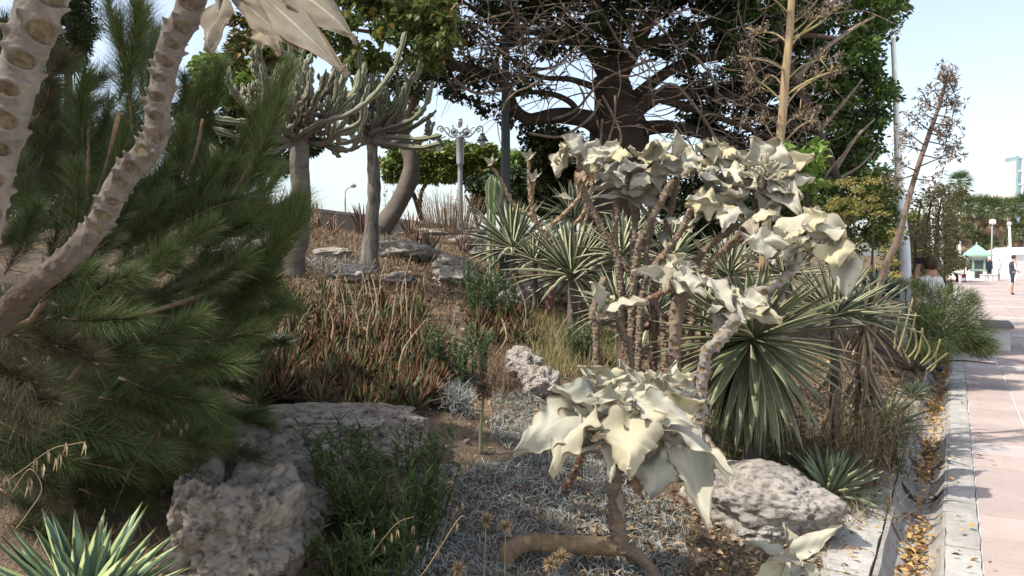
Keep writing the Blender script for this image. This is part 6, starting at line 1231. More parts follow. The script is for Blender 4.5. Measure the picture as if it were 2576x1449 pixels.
bushtree('bright_tree', 'bright green tree crowns in full sun beyond the dark lamp post', 'tree', P(1290, 600, 34), cloudlist((1225, 1350), (395, 450), (32, 36), 44, 24, 20, 380) + cloudlist((1200, 1400), (440, 520), (30, 34), 24, 26, 20, 330), bright_m, .2)
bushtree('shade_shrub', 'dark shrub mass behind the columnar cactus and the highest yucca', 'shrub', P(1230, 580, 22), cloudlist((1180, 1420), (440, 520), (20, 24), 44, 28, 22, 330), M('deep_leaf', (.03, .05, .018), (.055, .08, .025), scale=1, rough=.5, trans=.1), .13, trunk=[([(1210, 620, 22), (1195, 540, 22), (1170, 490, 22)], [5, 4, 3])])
bushtree('ivy_shrub', 'dark climbing shrub hanging beside the big trunk', 'shrub', P(1400, 600, 15.5), cloudlist((1345, 1470), (345, 540), (15, 16.5), 60, 26, 22, 200), M('ivy_leaf', (.04, .055, .02), (.075, .09, .03), (.17, .16, .05), scale=1, rough=.5, trans=.15), .10, nparts=100)
bushtree('dark_conifer', 'dark conifer behind the pine at the upper left', 'tree', P(170, 700, 12), cloudlist((110, 225), (-60, 170), (11.5, 13), 44, 34, 30, 380), M('conifer_leaf', (.02, .035, .012), (.04, .06, .02), scale=1, rough=.6), .10, T=leaf_t(.2, .2, 'lance'), trunk=[([(170, 700, 12), (172, 300, 12), (175, 0, 12)], [14, 10, 7])])
bushtree('citrus_tree', 'glossy dark tree with orange tinted leaves above the left euphorbia', 'tree', P(640, 700, 12), cloudlist((590, 770), (20, 160), (11, 12.5), 44, 26, 22, 110), M('bronze_leaf', (.05, .06, .02), (.09, .10, .03), (.26, .15, .04), scale=2, rough=.4, trans=.2, third=.75), .10, T=leaf_t(.4, .15), trunk=[([(650, 700, 12), (655, 400, 12), (670, 120, 12)], [10, 8, 6])])
bushtree('background_shrub', 'bright green shrubs behind the left euphorbia arms', 'shrub', P(560, 700, 18), cloudlist((490, 720), (150, 260), (16, 19), 50, 34, 26, 300), bright_m, .15, trunk=[([(600, 720, 18), (600, 400, 18), (600, 200, 18)], [9, 7, 5])])
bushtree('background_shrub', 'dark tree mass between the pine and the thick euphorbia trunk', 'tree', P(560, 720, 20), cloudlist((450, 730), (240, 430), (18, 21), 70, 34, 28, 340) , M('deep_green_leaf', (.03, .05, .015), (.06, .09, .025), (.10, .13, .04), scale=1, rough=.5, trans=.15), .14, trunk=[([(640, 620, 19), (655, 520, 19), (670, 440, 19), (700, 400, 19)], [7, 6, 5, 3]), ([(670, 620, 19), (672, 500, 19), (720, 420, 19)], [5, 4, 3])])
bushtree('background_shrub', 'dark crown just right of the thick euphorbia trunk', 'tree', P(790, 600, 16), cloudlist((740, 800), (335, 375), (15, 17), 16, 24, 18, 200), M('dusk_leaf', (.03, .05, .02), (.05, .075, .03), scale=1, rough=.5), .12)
bushtree('background_shrub', 'dark green growth filling the gap behind the tall felt bush and yuccas', 'shrub', P(1750, 640, 19), cloudlist((1470, 2010), (470, 640), (17, 21), 110, 34, 26, 230), M('dark_green_leaf', (.03, .048, .016), (.055, .08, .025), (.10, .12, .04), scale=1, rough=.5, trans=.12), .13, trunk=[([(1700, 660, 19), (1705, 560, 19), (1690, 500, 19)], [5, 4, 3]), ([(1880, 660, 19), (1885, 560, 19), (1900, 500, 19)], [5, 4, 3])])
# right side middle distance
hm = M('olive_leaf', (.065, .10, .025), (.11, .15, .035), (.2, .19, .05), scale=1, rough=.5, trans=.2)
bushtree('garden_shrub', 'dense green shrub between the right felt leaves and the pole', 'shrub', onground(2130, 12), cloudlist((1990, 2250), (430, 650), (10.5, 13), 90, 40, 30, 120), hm, .075, nparts=200, T=leaf_t(.5, .15))
bushtree('garden_shrub', 'small leaved shrub below the tree right of the flower head', 'shrub', onground(2020, 9), cloudlist((1930, 2060), (370, 470), (8.2, 9.6), 26, 34, 24, 40), bright_m, .09, nparts=150, T=leaf_t(.6, .15, 'heart'), trunk=[([(2030, 700, 9), (2035, 560, 9), (2020, 430, 9), (1990, 380, 9)], [6, 5, 4, 3]), ([(2035, 520, 9), (2080, 440, 9), (2130, 380, 9)], [4, 3, 2])])
bushtree('flowering_shrub', 'shrub with flat yellow flower heads beside the pole', 'shrub', onground(2170, 10.5), cloudlist((2080, 2220), (450, 560), (9.6, 10.6), 20, 24, 9, 90) + cloudlist((2140, 2260), (580, 700), (9.6, 11), 16, 24, 10, 70), M('yellow_flower', (.30, .27, .07), (.38, .33, .12), (.3, .22, .1), scale=2, rough=.8, trans=.2), .035, trunk=[([(2150, 740, 10.5), (2152, 640, 10.5), (2145, 520, 10.4)], [4, 3, 2]), ([(2190, 740, 10.5), (2195, 640, 10.5), (2200, 540, 10.4)], [4, 3, 2])])
bushtree('dry_hedge', 'straw coloured scrub with tall stems behind the crouching photographer', 'shrub', onground(2330, 14), cloudlist((2240, 2420), (480, 690), (14, 19), 90, 26, 22, 80), M('straw_green_leaf', (.20, .17, .08), (.30, .25, .13), (.12, .14, .05), scale=1, rough=.8, trans=.2), .08, trunk=[([(2300 + 25 * i, 720, 15 + i), (2305 + 25 * i, 600, 15 + i), (2318 + 25 * i, 500, 15 + i)], [4, 3, 2]) for i in range(4)])
# juniper-like bush over the gutter end
jb = P(2380, 900, 10.2); jb.z = 0.05
lst = [(2300, 800, 10.0, 55, 55, 1600), (2360, 830, 10.0, 80, 70, 3000), (2430, 830, 9.9, 60, 60, 2300), (2400, 770, 10.2, 60, 50, 1800), (2460, 870, 9.8, 46, 26, 1300), (2330, 740, 10.4, 60, 34, 1200), (2340, 875, 9.8, 70, 30, 1700), (2440, 755, 10.2, 26, 26, 400), (2290, 720, 10.6, 40, 20, 500)]
C = clumps(lst, 0, 0, .5); n = len(C); jr = thing('juniper_bush', 'feathery green bush spilling over the gutter onto the pavement', 'bush', jb); mb = MB()
cc = np.array(P(2350, 860, 10.2)); D = unit(C - cc) + RNG.normal(0, .5, (n, 3)) + [.25, 0, -.05]
strips(mb, C, D, RNG.uniform(.07, .17, n), .0055, RNG.uniform(0, .6, n), 3); part('foliage', mb, M('juniper_leaf', (.045, .07, .02), (.08, .11, .03), (.13, .13, .05), scale=2, rough=.7, trans=.15), jr, kind='stuff')
for i in range(12):
    mb = MB(); a = RNG.uniform(-.4, 3.4); tube(mb, [jb + Vector((-.3, .2, .1)), jb + Vector((-.3 + .5 * math.cos(a), .2, .3 + .4 * math.sin(a))), jb + Vector((-.3 + 1.0 * math.cos(a), .1, .35 + .9 * math.sin(a)))], [.02, .012, .005], 5, 4); part('branch', mb, fbark, jr)
# finger-like succulent stems right of the dead skirt
fs = onground(2290, 7.4); fr_ = thing('finger_succulent', 'pale upright finger like stems in front of the juniper bush', 'succulent', fs)
for (u0, v0, u1, v1) in ((2250, 880, 2262, 770), (2258, 885, 2292, 790), (2275, 890, 2300, 800), (2285, 900, 2312, 820), (2300, 905, 2330, 820), (2315, 915, 2342, 835), (2320, 920, 2362, 860), (2330, 930, 2380, 885), (2340, 935, 2352, 870), (2270, 900, 2230, 800), (2290, 915, 2250, 840)):
    mb = MB(); Yf = 7.3 + RNG.uniform(-.3, .3); j1, j2 = RNG.normal(0, 9, 2); v1 += RNG.normal(0, 14); tube(mb, [P(u0, v0, Yf), P(u0 + (u1 - u0) * .7 + j1, (v0 * .6 + v1 * .4), Yf), P(u1 + j2, v1, Yf - .05)], [.008, .009, .007], 6, 5, rough=.12); part('finger', mb, M('finger_stem', (.19, .16, .07), (.28, .235, .12), (.22, .15, .085), scale=9), fr_)
grass('gutter_side_herbs', herb2_m, 'mixed low green herbs along the gutter side of the bed', spread([(2150, 880), (2350, 890), (2320, 980), (2260, 1060), (2100, 1060)], .09, 5, 8.5, 130, 7000), 22, .16, .008, cat='herbs')
grass('gutter_side_straw', straw_m, 'dry straw and stalks along the gutter side of the bed', spread([(2150, 880), (2350, 900), (2310, 1000), (2270, 1330), (2120, 1330), (2120, 1000)], .08, 3.6, 8.5, 240, 9000), 12, .26, .004, cat='grass')
grass('gutter_side_green', herb_m, 'green herbs under the big drooping yucca', spread([(1780, 1050), (2120, 1060), (2100, 1170), (1820, 1170)], .09, 4.4, 6.5, 130, 7000), 20, .16, .007, cat='herbs')

# century plant stalks
cp_m = M('flower_stalk', (.19, .13, .065), (.31, .225, .125), (.24, .21, .09), scale=3, rough=.7, streak=(14, 14, .8), bump=.3)
pod_m = M('dry_pod', (.15, .11, .075), (.27, .21, .15), scale=20, rough=.85)
YS = 6.2; sb = P(1915, 760, YS); sb.z = gz(sb.x, sb.y)
cs = thing('century_stalk', 'tall straight tan flower stalk with side branches of dried clusters', 'flower stalk', sb)
mb = MB(); tube(mb, [sb, P(1925, 600, YS), P(1962, 350, YS), P(1975, 200, YS), P(1988, 60, YS), P(1996, -120, YS)], [S(14, YS), S(12, YS), S(11, YS), S(10, YS), S(9, YS), S(8, YS)], 12, 8, rough=.015); part('stalk', mb, cp_m, cs)
def cluster(mb, c, r, n, L=.05, T=leaf_t(.35, .4, 'lance')):
    D = RNG.normal(0, 1, (n, 3)); stamp(mb, T, np.array(c)[None] + unit(D) * RNG.uniform(.2, 1, (n, 1)) * r, frames(D + [0, 0, .4]), RNG.uniform(.5, 1.1, n) * L)
for i, (a, b, c2) in enumerate([((1968, 380), (1935, 330), (1920, 305)), ((1966, 365), (2010, 320), (2050, 300)), ((1955, 440), (1930, 410), (1912, 395)), ((1972, 260), (1930, 220), (1895, 195)), ((1972, 270), (2010, 225), (2050, 200), ), ((1975, 240), (2040, 200), (2110, 175)), ((1978, 180), (1935, 155), (1875, 145)), ((1980, 200), (2020, 165), (2075, 145)), ((1983, 110), (1950, 85), (1905, 80)), ((1984, 120), (2030, 70), (2075, 30)), ((1986, 100), (2060, 60), (2110, 10)), ((1990, 40), (1960, 10), (1925, -20)), ((1990, 60), (2040, 20), (2080, -40)), ((1975, 225), (1940, 190), (1900, 230)), ((1985, 90), (2020, 60), (2035, 40)), ((1962, 330), (1990, 300), (2020, 290))]):
    mb = MB(); dp = RNG.uniform(-.2, .2); p2 = P(c2[0], c2[1], YS + dp); pm = P(b[0], b[1], YS + dp / 2); tube(mb, [P(a[0], a[1], YS), pm, p2], [S(3, YS), S(2.2, YS), S(1.6, YS)], 6, 5, rough=.04)
    for k in range(6): q = p2 + Vector((RNG.normal(0, .055), RNG.normal(0, .05), RNG.normal(.01, .035))); tube(mb, [pm * .3 + p2 * .7, q], [.005, .004], 4, 1, smooth=False)
    o = len(mb.v); part('side_branch', mb, cp_m, cs); mb = MB()
    for k in range(9): cluster(mb, p2 + Vector((RNG.normal(0, .065), RNG.normal(0, .05), RNG.normal(.01, .035))), .03, 16, .035)
    part('dried_flowers', mb, pod_m, cs, kind='stuff')
YL = 6.9; lb = P(2165, 850, YL); lb.z = gz(lb.x, lb.y)
ls = thing('century_stalk', 'leaning reddish flower stalk with spiky dry pods against the sky', 'flower stalk', lb)
mb = MB(); tube(mb, [lb, P(2210, 735, YL), P(2262, 590, YL), P(2300, 450, YL + .05), P(2340, 330, YL + .1), P(2368, 250, YL + .1), P(2385, 185, YL + .1)], [S(10, YL), S(9, YL), S(8, YL), S(6.5, YL), S(6, YL), S(4, YL), S(2.5, YL)], 10, 8, rough=.03); part('stalk', mb, M('red_stalk', (.13, .085, .06), (.215, .145, .105), (.18, .12, .085), scale=5, rough=.7, streak=(10, 10, 2)), ls)
T3 = leaf_t(.28, .4, 'lance')
for i, (a, c2) in enumerate([((2375, 230), (2385, 180)), ((2372, 240), (2398, 215)), ((2368, 250), (2352, 232)), ((2362, 270), (2402, 262)), ((2360, 275), (2335, 262)), ((2355, 290), (2390, 295)), ((2350, 300), (2322, 285)), ((2348, 310), (2402, 318)), ((2340, 330), (2300, 300)), ((2338, 335), (2385, 345)), ((2330, 355), (2400, 370)), ((2325, 365), (2285, 335)), ((2320, 380), (2275, 365)), ((2318, 390), (2370, 400)), ((2310, 420), (2395, 385)), ((2305, 430), (2262, 410)), ((2300, 450), (2350, 455)), ((2380, 215), (2375, 195)), ((2365, 265), (2378, 250)), ((2340, 320), (2360, 330)), ((2300, 440), (2250, 455)), ((2390, 190), (2388, 200))]):
    mb = MB(); dp = RNG.uniform(-.15, .15); p2 = P(c2[0], c2[1], YL + dp); tube(mb, [P(a[0], a[1], YL), p2], [.007, .004], 5, 1, smooth=False); part('side_branch', mb, fbark, ls); mb = MB()
    for k in range(8): cluster(mb, p2 + Vector((RNG.normal(0, .05), RNG.normal(0, .04), RNG.normal(0, .035))), .022, 11, .055, T3)
    part('dry_pods', mb, pod_m, ls, kind='stuff')
# ------------------------------------------------------------------ posts and lamps
grey_m = M('grey_painted_iron', (.28, .285, .29), (.34, .345, .35), scale=3, rough=.45, bump=.1); dark_m = M('dark_painted_iron', (.035, .042, .045), (.055, .062, .062), scale=3, rough=.5, bump=.2); white_m = M('white_paint', (.74, .74, .72), (.82, .82, .8), scale=2, rough=.5); glass_m = M('frosted_glass', (.55, .56, .55), (.62, .63, .62), scale=2, rough=.2, trans=.3)
lgrey_m = M('weathered_pole', (.44, .45, .46), (.52, .53, .54), (.34, .35, .36), scale=6, rough=.6, bump=.3)
def lathe(mb, c, prof_, n=16): 
    k = len(prof_); V = []; Q = []
    for r, z in prof_:
        for j in range(n): a = 2 * math.pi * j / n; V.append((c[0] + r * math.cos(a), c[1] + r * math.sin(a), c[2] + z)); Q.append((0, 0, .5))
    idx = np.arange(k * n).reshape(k, n); nx = np.roll(idx, -1, 1); mb.add(V, np.stack([idx[:-1], nx[:-1], nx[1:], idx[1:]], -1).reshape(-1, 4), Q)
YO = 19.0; ob = P(1158, 600, YO); ob.z = gz(ob.x, ob.y) - .1; pxo = S(1, YO)
ol = thing('ornate_lamp', 'grey ornate street lamp with scrolled arms, two hanging lanterns and an oval plate on top', 'street lamp', ob)
top = P(1156, 347, YO); Hh = top.z - ob.z
mb = MB(); lathe(mb, ob, [(.0, 0), (.16, 0), (.16, .15), (.09, .3), (.065, .6), (.055, Hh - 85 * pxo), (.055, Hh - 68 * pxo), (.08, Hh - 66 * pxo), (.08, Hh - 63 * pxo), (9 * pxo, Hh - 55 * pxo), (9.5 * pxo, Hh), (11 * pxo, Hh + 2 * pxo), (4 * pxo, Hh + 4 * pxo), (2 * pxo, Hh + 9 * pxo), (4 * pxo, Hh + 12 * pxo), (2.5 * pxo, Hh + 16 * pxo), (0, Hh + 17 * pxo)]); part('pole', mb, grey_m, ol)
Zo = lambda x, y, d=0: P(1069 + x * .1649, 264 + y * .1649, YO + d)
mb = MB()                                                 # oval plate with its drop-shaped frame
th = np.linspace(0, 2 * math.pi, 29)[:-1]; oc = Zo(527, 262)
for sgn in (-1, 1): pass
ring = [(oc.x + 42 * .1649 * pxo * math.cos(a), oc.z + 80 * .1649 * pxo * math.sin(a)) for a in th]
V = [(x, oc.y - .02, z) for x, z in ring] + [(x, oc.y + .02, z) for x, z in ring] + [(oc.x, oc.y - .02, oc.z), (oc.x, oc.y + .02, oc.z)]; n = 28
mb.add(V, [np.array([(i, (i + 1) % n, n + (i + 1) % n, n + i) for i in range(n)]), np.array([((i + 1) % n, i, 2 * n) for i in range(n)] + [(n + i, n + (i + 1) % n, 2 * n + 1) for i in range(n)])]); part('oval_plate', mb, white_m, ol)
mb = MB(); tube(mb, [(x, oc.y, z) for x, z in ring] + [(ring[0][0], oc.y, ring[0][1])], [.012] * 29, 6, 1, smooth=False, cap=False); part('plate_frame', mb, grey_m, ol)
for txt, dz, sz in (('L', .10, .07), ('F A', -.03, .085)):         # faint lettering on the plate
    pass
mb = MB(); box(mb, (oc.x, oc.y - .024, oc.z + .06), (.07, .006, .02)); box(mb, (oc.x - .02, oc.y - .024, oc.z - .03), (.018, .006, .09)); box(mb, (oc.x + .005, oc.y - .024, oc.z - .0), (.05, .006, .018)); box(mb, (oc.x + .035, oc.y - .024, oc.z - .04), (.03, .006, .05)); part('plate_mark', mb, dark_m, ol)
def spiral(cx, cy, r0, turns, a0, sg, d=0): return [Zo(cx + r0 * (1 - i / 22) * math.cos(a0 + sg * turns * 2 * math.pi * i / 18), cy - r0 * (1 - i / 22) * math.sin(a0 + sg * turns * 2 * math.pi * i / 18), d) for i in range(18)]
for side in (-1, 1):
    X = lambda x: 535 + side * (x - 535)
    for pts in ([(560, 430), (590, 380), (640, 360), (670, 390), (660, 440), (620, 460), (590, 440), (585, 400), (620, 385), (645, 410)], [(600, 480), (650, 490), (700, 465), (760, 400), (800, 340), (840, 322), (875, 340), (880, 385)], [(650, 360), (640, 330), (650, 310), (660, 318)], [(700, 440), (700, 380), (730, 345), (760, 350)], [(560, 580), (590, 600), (615, 570), (605, 530), (590, 510), (600, 480)], [(780, 380), (830, 360), (840, 390), (810, 410), (800, 385)], [(560, 500), (575, 460), (600, 480)]):
        mb = MB(); tube(mb, [Zo(X(x), y, side * .02) for x, y in pts], [.022 if len(pts) > 7 else .016] * len(pts), 6, 4); part('scroll', mb, grey_m, ol)
    mb = MB(); c = Zo(X(625), 415); lathe(mb, (0, 0, 0), [(0, -.02), (32 * .1649 * pxo, -.018), (32 * .1649 * pxo, .018), (0, .02)]); v = mb.v[0]; mb.v[0] = np.stack([v[:, 0] + c.x, v[:, 2] + c.y, v[:, 1] + c.z], 1); part('medallion', mb, grey_m, ol)
    lc = Zo(X(878) if side > 0 else 210, 560 if side > 0 else 640); u_ = .1649 * pxo
    mb = MB(); lathe(mb, lc, [(.0, 180 * u_), (8 * u_, 175 * u_), (14 * u_, 160 * u_), (5 * u_, 140 * u_), (38 * u_, 120 * u_), (40 * u_, 100 * u_), (32 * u_, 92 * u_), (60 * u_, 72 * u_), (64 * u_, 45 * u_), (92 * u_, 20 * u_), (88 * u_, 10 * u_), (45 * u_, 14 * u_), (0, 14 * u_)], 18); lt = part('lantern', mb, dark_m, ol)
    mb = MB(); lathe(mb, lc, [(46 * u_, 12 * u_), (44 * u_, -20 * u_), (34 * u_, -55 * u_), (14 * u_, -72 * u_), (0, -74 * u_)], 18); part('globe', mb, glass_m, ol)
    if side < 0: mb = MB(); tube(mb, [Zo(320, 480), Zo(260, 500), Zo(215, 540), Zo(210, 560)], [.02] * 4, 6, 4); part('scroll', mb, grey_m, ol)
YD = 12.6; db = P(1272, 600, YD); db.z = gz(db.x, db.y) - .1; dt = P(1266, -200, YD)
dp_ = thing('dark_post', 'thick dark green iron lamp post rising through the foliage', 'lamp post', db)
mb = MB(); hh = dt.z - db.z; pxd = S(1, YD); lathe(mb, db, [(0, 0), (16 * pxd, 0), (15 * pxd, 150 * pxd), (13.5 * pxd, 170 * pxd), (13 * pxd, 174 * pxd), (12 * pxd, 178 * pxd), (11.5 * pxd, 330 * pxd), (9 * pxd, 560 * pxd), (7.5 * pxd, hh), (0, hh)]); part('post', mb, dark_m, dp_); mb = MB()
tube(mb, [dt - Vector((0, 0, .1)), dt + Vector((.2, 0, .4)), dt + Vector((.8, 0, .6))], [.05, .045, .04], 8, 5); part('arm', mb, dark_m, dp_); mb = MB(); lathe(mb, dt + Vector((.85, 0, .45)), [(0, .2), (.12, .15), (.2, 0), (0, 0)]); part('lamp_head', mb, dark_m, dp_)
YD2 = 42; b = P(872, 620, YD2); sl2 = thing('street_lamp', 'thin distant street lamp with a curved head against the sky above the wall', 'street lamp', b)
mb = MB(); tube(mb, [b, P(869, 540, YD2), P(868, 486, YD2)], [.055, .05, .045], 8, 2); tube(mb, [P(868, 490, YD2), P(870, 478, YD2), P(880, 471, YD2), P(888, 470, YD2)], [.04, .04, .035, .03], 6, 4); part('pole', mb, grey_m, sl2)
mb = MB(); tube(mb, [P(882, 470, YD2), P(888, 467, YD2), P(896, 468, YD2)], [.05, .13, .06], 8, 4); part('lamp_head', mb, grey_m, sl2)
YP = 13.8; b = P(2281, 760, YP); b.z = 0.05 if tp(b.x, b.y)[1] < 0 else gz(b.x, b.y) - .05
gp = thing('tall_pole', 'tall pale pole behind the leaning stalk, grey below and white above the tree', 'pole', b)
mb = MB(); tube(mb, [b, P(2277, 650, YP), P(2268, 560, YP), P(2263, 480, YP)], [S(14, YP), S(13.5, YP), S(13, YP), S(12.5, YP)], 14, 4); part('lower_pole', mb, lgrey_m, gp); mb = MB(); tube(mb, [P(2263, 482, YP), P(2258, 330, YP), P(2252, 200, YP), P(2246, 92, YP)], [S(11, YP), S(9, YP), S(7, YP), S(6, YP)], 14, 4); part('upper_pole', mb, white_m, gp)
for i, (u, v0, v1, Y, r, lab) in enumerate(((2347, 425, 710, 30, 5.5, 'white pole nearest the photographer, thickest of the group'), (2368, 480, 705, 36, 3.6, 'thin white pole just right of the thick white one'), (2414, 545, 700, 44, 3.6, 'white lamp pole rising beside the kiosk'), (2542, 568, 700, 40, 3.4, 'white lamp pole behind the standing pedestrian'), (2553, 640, 702, 50, 2.5, 'short white post right of the pedestrian'))):
    b = P(u + (4 if i == 0 else 2), 700, Y); b.z = 0; p = thing('lamp_pole', lab, 'pole', b, 'white poles along the far promenade'); mb = MB(); tube(mb, [b, P(u, (v0 + v1) / 2, Y), P(u - 3, v0, Y)], [S(r, Y), S(r * .95, Y), S(r * .8, Y)], 10, 2); part('pole', mb, white_m, p)
    if i in (1, 2, 3): mb = MB(); c = P(u - 3, v0 - 5, Y); R_ = S(5.5, Y); lathe(mb, c, [(0, -R_ * .9), (R_ * .7, -R_ * .7), (R_, 0), (R_ * .75, R_ * .75), (0, R_)], 12); part('globe', mb, white_m, p)
b = P(2496, 566, 60); b.z = 0; p = thing('lamp_pole', 'far promenade lamp whose pale globe sits against the palm tops', 'pole', b, 'white poles along the far promenade'); mb = MB(); tube(mb, [b, P(2496, 566, 60)], [.06, .05], 8, 1, smooth=False); part('pole', mb, grey_m, p); mb = MB(); lathe(mb, P(2497, 559, 60), [(0, -.2), (.2, -.12), (.24, 0), (.18, .18), (0, .24)], 12); part('globe', mb, white_m, p)

# ------------------------------------------------------------------ bench
Yb = 14.6; bc = P(2505, 850, Yb); bc.z = 0
be = thing('bench', 'low stone bench with dark wooden slats half under the juniper bush', 'bench', bc); wood_m = M('bench_wood', (.13, .11, .10), (.2, .17, .15), scale=20, bump=.4, rough=.8); R = rz(KA)
for i in range(6): mb = MB(); o = R @ np.array([0, 0, 0]) ; c = np.array(bc) + R @ np.array([(i - 2.5) * .26, 0, .42]); box(mb, c, (.245, .48, .045), R); part('slat', mb, wood_m, be, smooth=False)
for s in (-1, 1): mb = MB(); c = np.array(bc) + R @ np.array([s * .52, 0, .195]); box(mb, c, (.22, .40, .39), R); part('stone_block', mb, slab_mat('bench_stone', (.55, .54, .51), (.64, .62, .58), (.4, .38, .34), 3, .4, .3), be, smooth=False)

# ------------------------------------------------------------------ far end of the promenade
green_m = M('green_roof_paint', (.20, .36, .25), (.25, .42, .3), scale=2, rough=.5); wwall = M('white_wall', (.70, .68, .64), (.78, .76, .72), scale=.6, rough=.7); dglass = M('dark_window', (.03, .035, .04), (.06, .065, .07), scale=2, rough=.15, spec=.6)
Yk = 61; kc = P(2455, 700, Yk); kc.z = 0; ks = thing('kiosk', 'small white kiosk with a green pyramid roof and dark windows', 'kiosk', kc); px = S(1, Yk)
W_ = 42 * px; Hk = 1.9; R = rz(KA - math.pi / 2 + .25); K = lambda x, y, z: np.array(kc) + R @ np.array([x, y, z])
mb = MB(); box(mb, K(0, 0, Hk / 2), (W_ * .96, W_ * .96, Hk), R); part('wall', mb, wwall, ks, smooth=False)
mb = MB(); e = W_ * .68; V = [K(-e, -e, Hk), K(e, -e, Hk), K(e, e, Hk), K(-e, e, Hk), K(0, 0, Hk + .85), K(-e, -e, Hk - .1), K(e, -e, Hk - .1), K(e, e, Hk - .1), K(-e, e, Hk - .1)]; mb.add(V, [np.array([(0, 1, 4), (1, 2, 4), (2, 3, 4), (3, 0, 4)]), np.array([(0, 5, 6, 1), (1, 6, 7, 2), (2, 7, 8, 3), (3, 8, 5, 0), (5, 8, 7, 6)])]); part('roof', mb, green_m, ks, smooth=False)
mb = MB(); lathe(mb, K(0, 0, Hk + .83), [(.05, 0), (.05, .12), (.0, .18)], 8); part('finial', mb, green_m, ks)
for sx, z, hgt, wd in ((0, 1.18, .7, .62), (0, .45, .5, .5), (-.55, 1.18, .7, .18), (.55, 1.18, .7, .18)):
    mb = MB(); box(mb, K(sx, -W_ * .485, z), (wd, .04, hgt), R); w_ = part('window', mb, dglass, ks, smooth=False)
    for s in (-1, 1): mb = MB(); box(mb, K(sx + s * (wd / 2 + .02), -W_ * .49, z), (.04, .06, hgt + .08), R); part('window_frame', mb, green_m, ks, smooth=False)
for z in (.82, 1.62): mb = MB(); box(mb, K(0, -W_ * .5, z), (W_, .06, .07), R); part('rail', mb, green_m, ks, smooth=False)
b = P(2417, 710, 56); b.z = 0; bn = thing('red_bin', 'red litter bin with a white notice, left of the kiosk', 'bin', b); red_m = M('red_plastic', (.42, .03, .05), (.5, .05, .07), scale=2, rough=.5); q = S(1, 56)
mb = MB(); box(mb, b + Vector((0, 0, .24)), (18 * q, .4, .48)); part('body', mb, red_m, bn, smooth=False); mb = MB(); box(mb, b + Vector((0, 0, .52)), (21 * q, .46, .08)); part('lid', mb, red_m, bn, smooth=False); mb = MB(); box(mb, b + Vector((.05, -.215, .2)), (9 * q, .03, .2)); part('notice', mb, white_m, bn, smooth=False)
b = P(2405, 700, 62); b.z = 0; mb = MB(); q = S(1, 62); box(mb, b + Vector((0, 0, .6)), (20 * q, 1.0, 1.1)); box(mb, b + Vector((0, 0, 1.2)), (22 * q, 1.1, .08)); solo('white_cabinet', mb, white_m, 'white box cabinet behind the red bin', 'cabinet', smooth=False)
b = P(2530, 698, 68); wl = thing('marquee', 'long white tent wall at the far end behind the pedestrian', 'tent', Vector((b.x, b.y, 0))); tent_m = M('tent_canvas', (.78, .76, .73), (.84, .82, .79), scale=.8, rough=.8)
for i in range(6):
    c = Vector((b.x - 1.3 + i * 1.55, b.y + i * .15, 1.0)); mb = MB(); box(mb, c, (1.53, 2.6, 2.05 + .25 * min(i, 1))); part('canvas_panel', mb, tent_m, wl, smooth=False)
mb = MB(); V = [(b.x - 2.1, b.y - 1.3, 1.9), (b.x + 7.5, b.y - 1.3, 2.3), (b.x + 7.5, b.y + 1.3, 2.3), (b.x - 2.1, b.y + 1.3, 1.9), (b.x - .8, b.y, 2.55), (b.x + 6.5, b.y, 2.75)]; mb.add(V, [np.array([(0, 1, 5, 4), (2, 3, 4, 5)]), np.array([(1, 2, 5), (3, 0, 4)])]); part('canvas_roof', mb, tent_m, wl, smooth=False)
for i in range(3): b = P(2475 + i * 12, 700, 60); b.z = 0; mb = MB(); box(mb, b + Vector((0, 0, .2)), (.3, .5, .4)); box(mb, b + Vector((0, 0, .44)), (.36, .55, .06)); solo('planter', mb, wwall, ('white block planter just right of the kiosk', 'white block planter in the middle of the row by the tent', 'white block planter nearest the tent wall')[i], 'planter', 'white planters between kiosk and tent', smooth=False)
YB = 150; b = P(2600, 640, YB); bl = thing('apartment_building', 'white high rise with horizontal balcony lines cut off by the right edge', 'building', Vector((b.x, b.y, 0))); H_ = P(2570, 362, YB).z
mb = MB(); x0 = P(2566, 600, YB).x; box(mb, (x0 + 5, YB + 5, H_ / 2), (10, 10, H_)); part('wall', mb, wwall, bl, smooth=False)
for i in range(8):
    z = 3 + i * (H_ - 3) / 8; mb = MB(); box(mb, (x0 + 4.4, YB - .4, z), (9.9, 1.0, .22)); part('balcony', mb, M('concrete_grey', (.5, .48, .46), (.56, .54, .52), scale=1), bl, smooth=False)
    for k in range(3): mb = MB(); box(mb, (x0 + 1.2 + k * 2.4, YB - .02, z + 1.3), (1.3, .1, 1.6)); part('window', mb, dglass, bl, smooth=False)
mb = MB(); x1 = P(2550, 600, YB).x; H2 = P(2550, 405, YB).z; box(mb, (x1 + .6, YB + 3, H2 / 2), (1.3, 5, H2)); part('stair_tower', mb, M('cream_wall', (.6, .55, .42), (.66, .6, .48), scale=1), bl, smooth=False); mb = MB(); box(mb, (x0 - .35, YB + 2, H2 / 2 + 1), (.7, 4, H2)); part('glass_strip', mb, M('blue_glass', (.2, .3, .36), (.28, .38, .42), scale=1, rough=.2), bl, smooth=False)

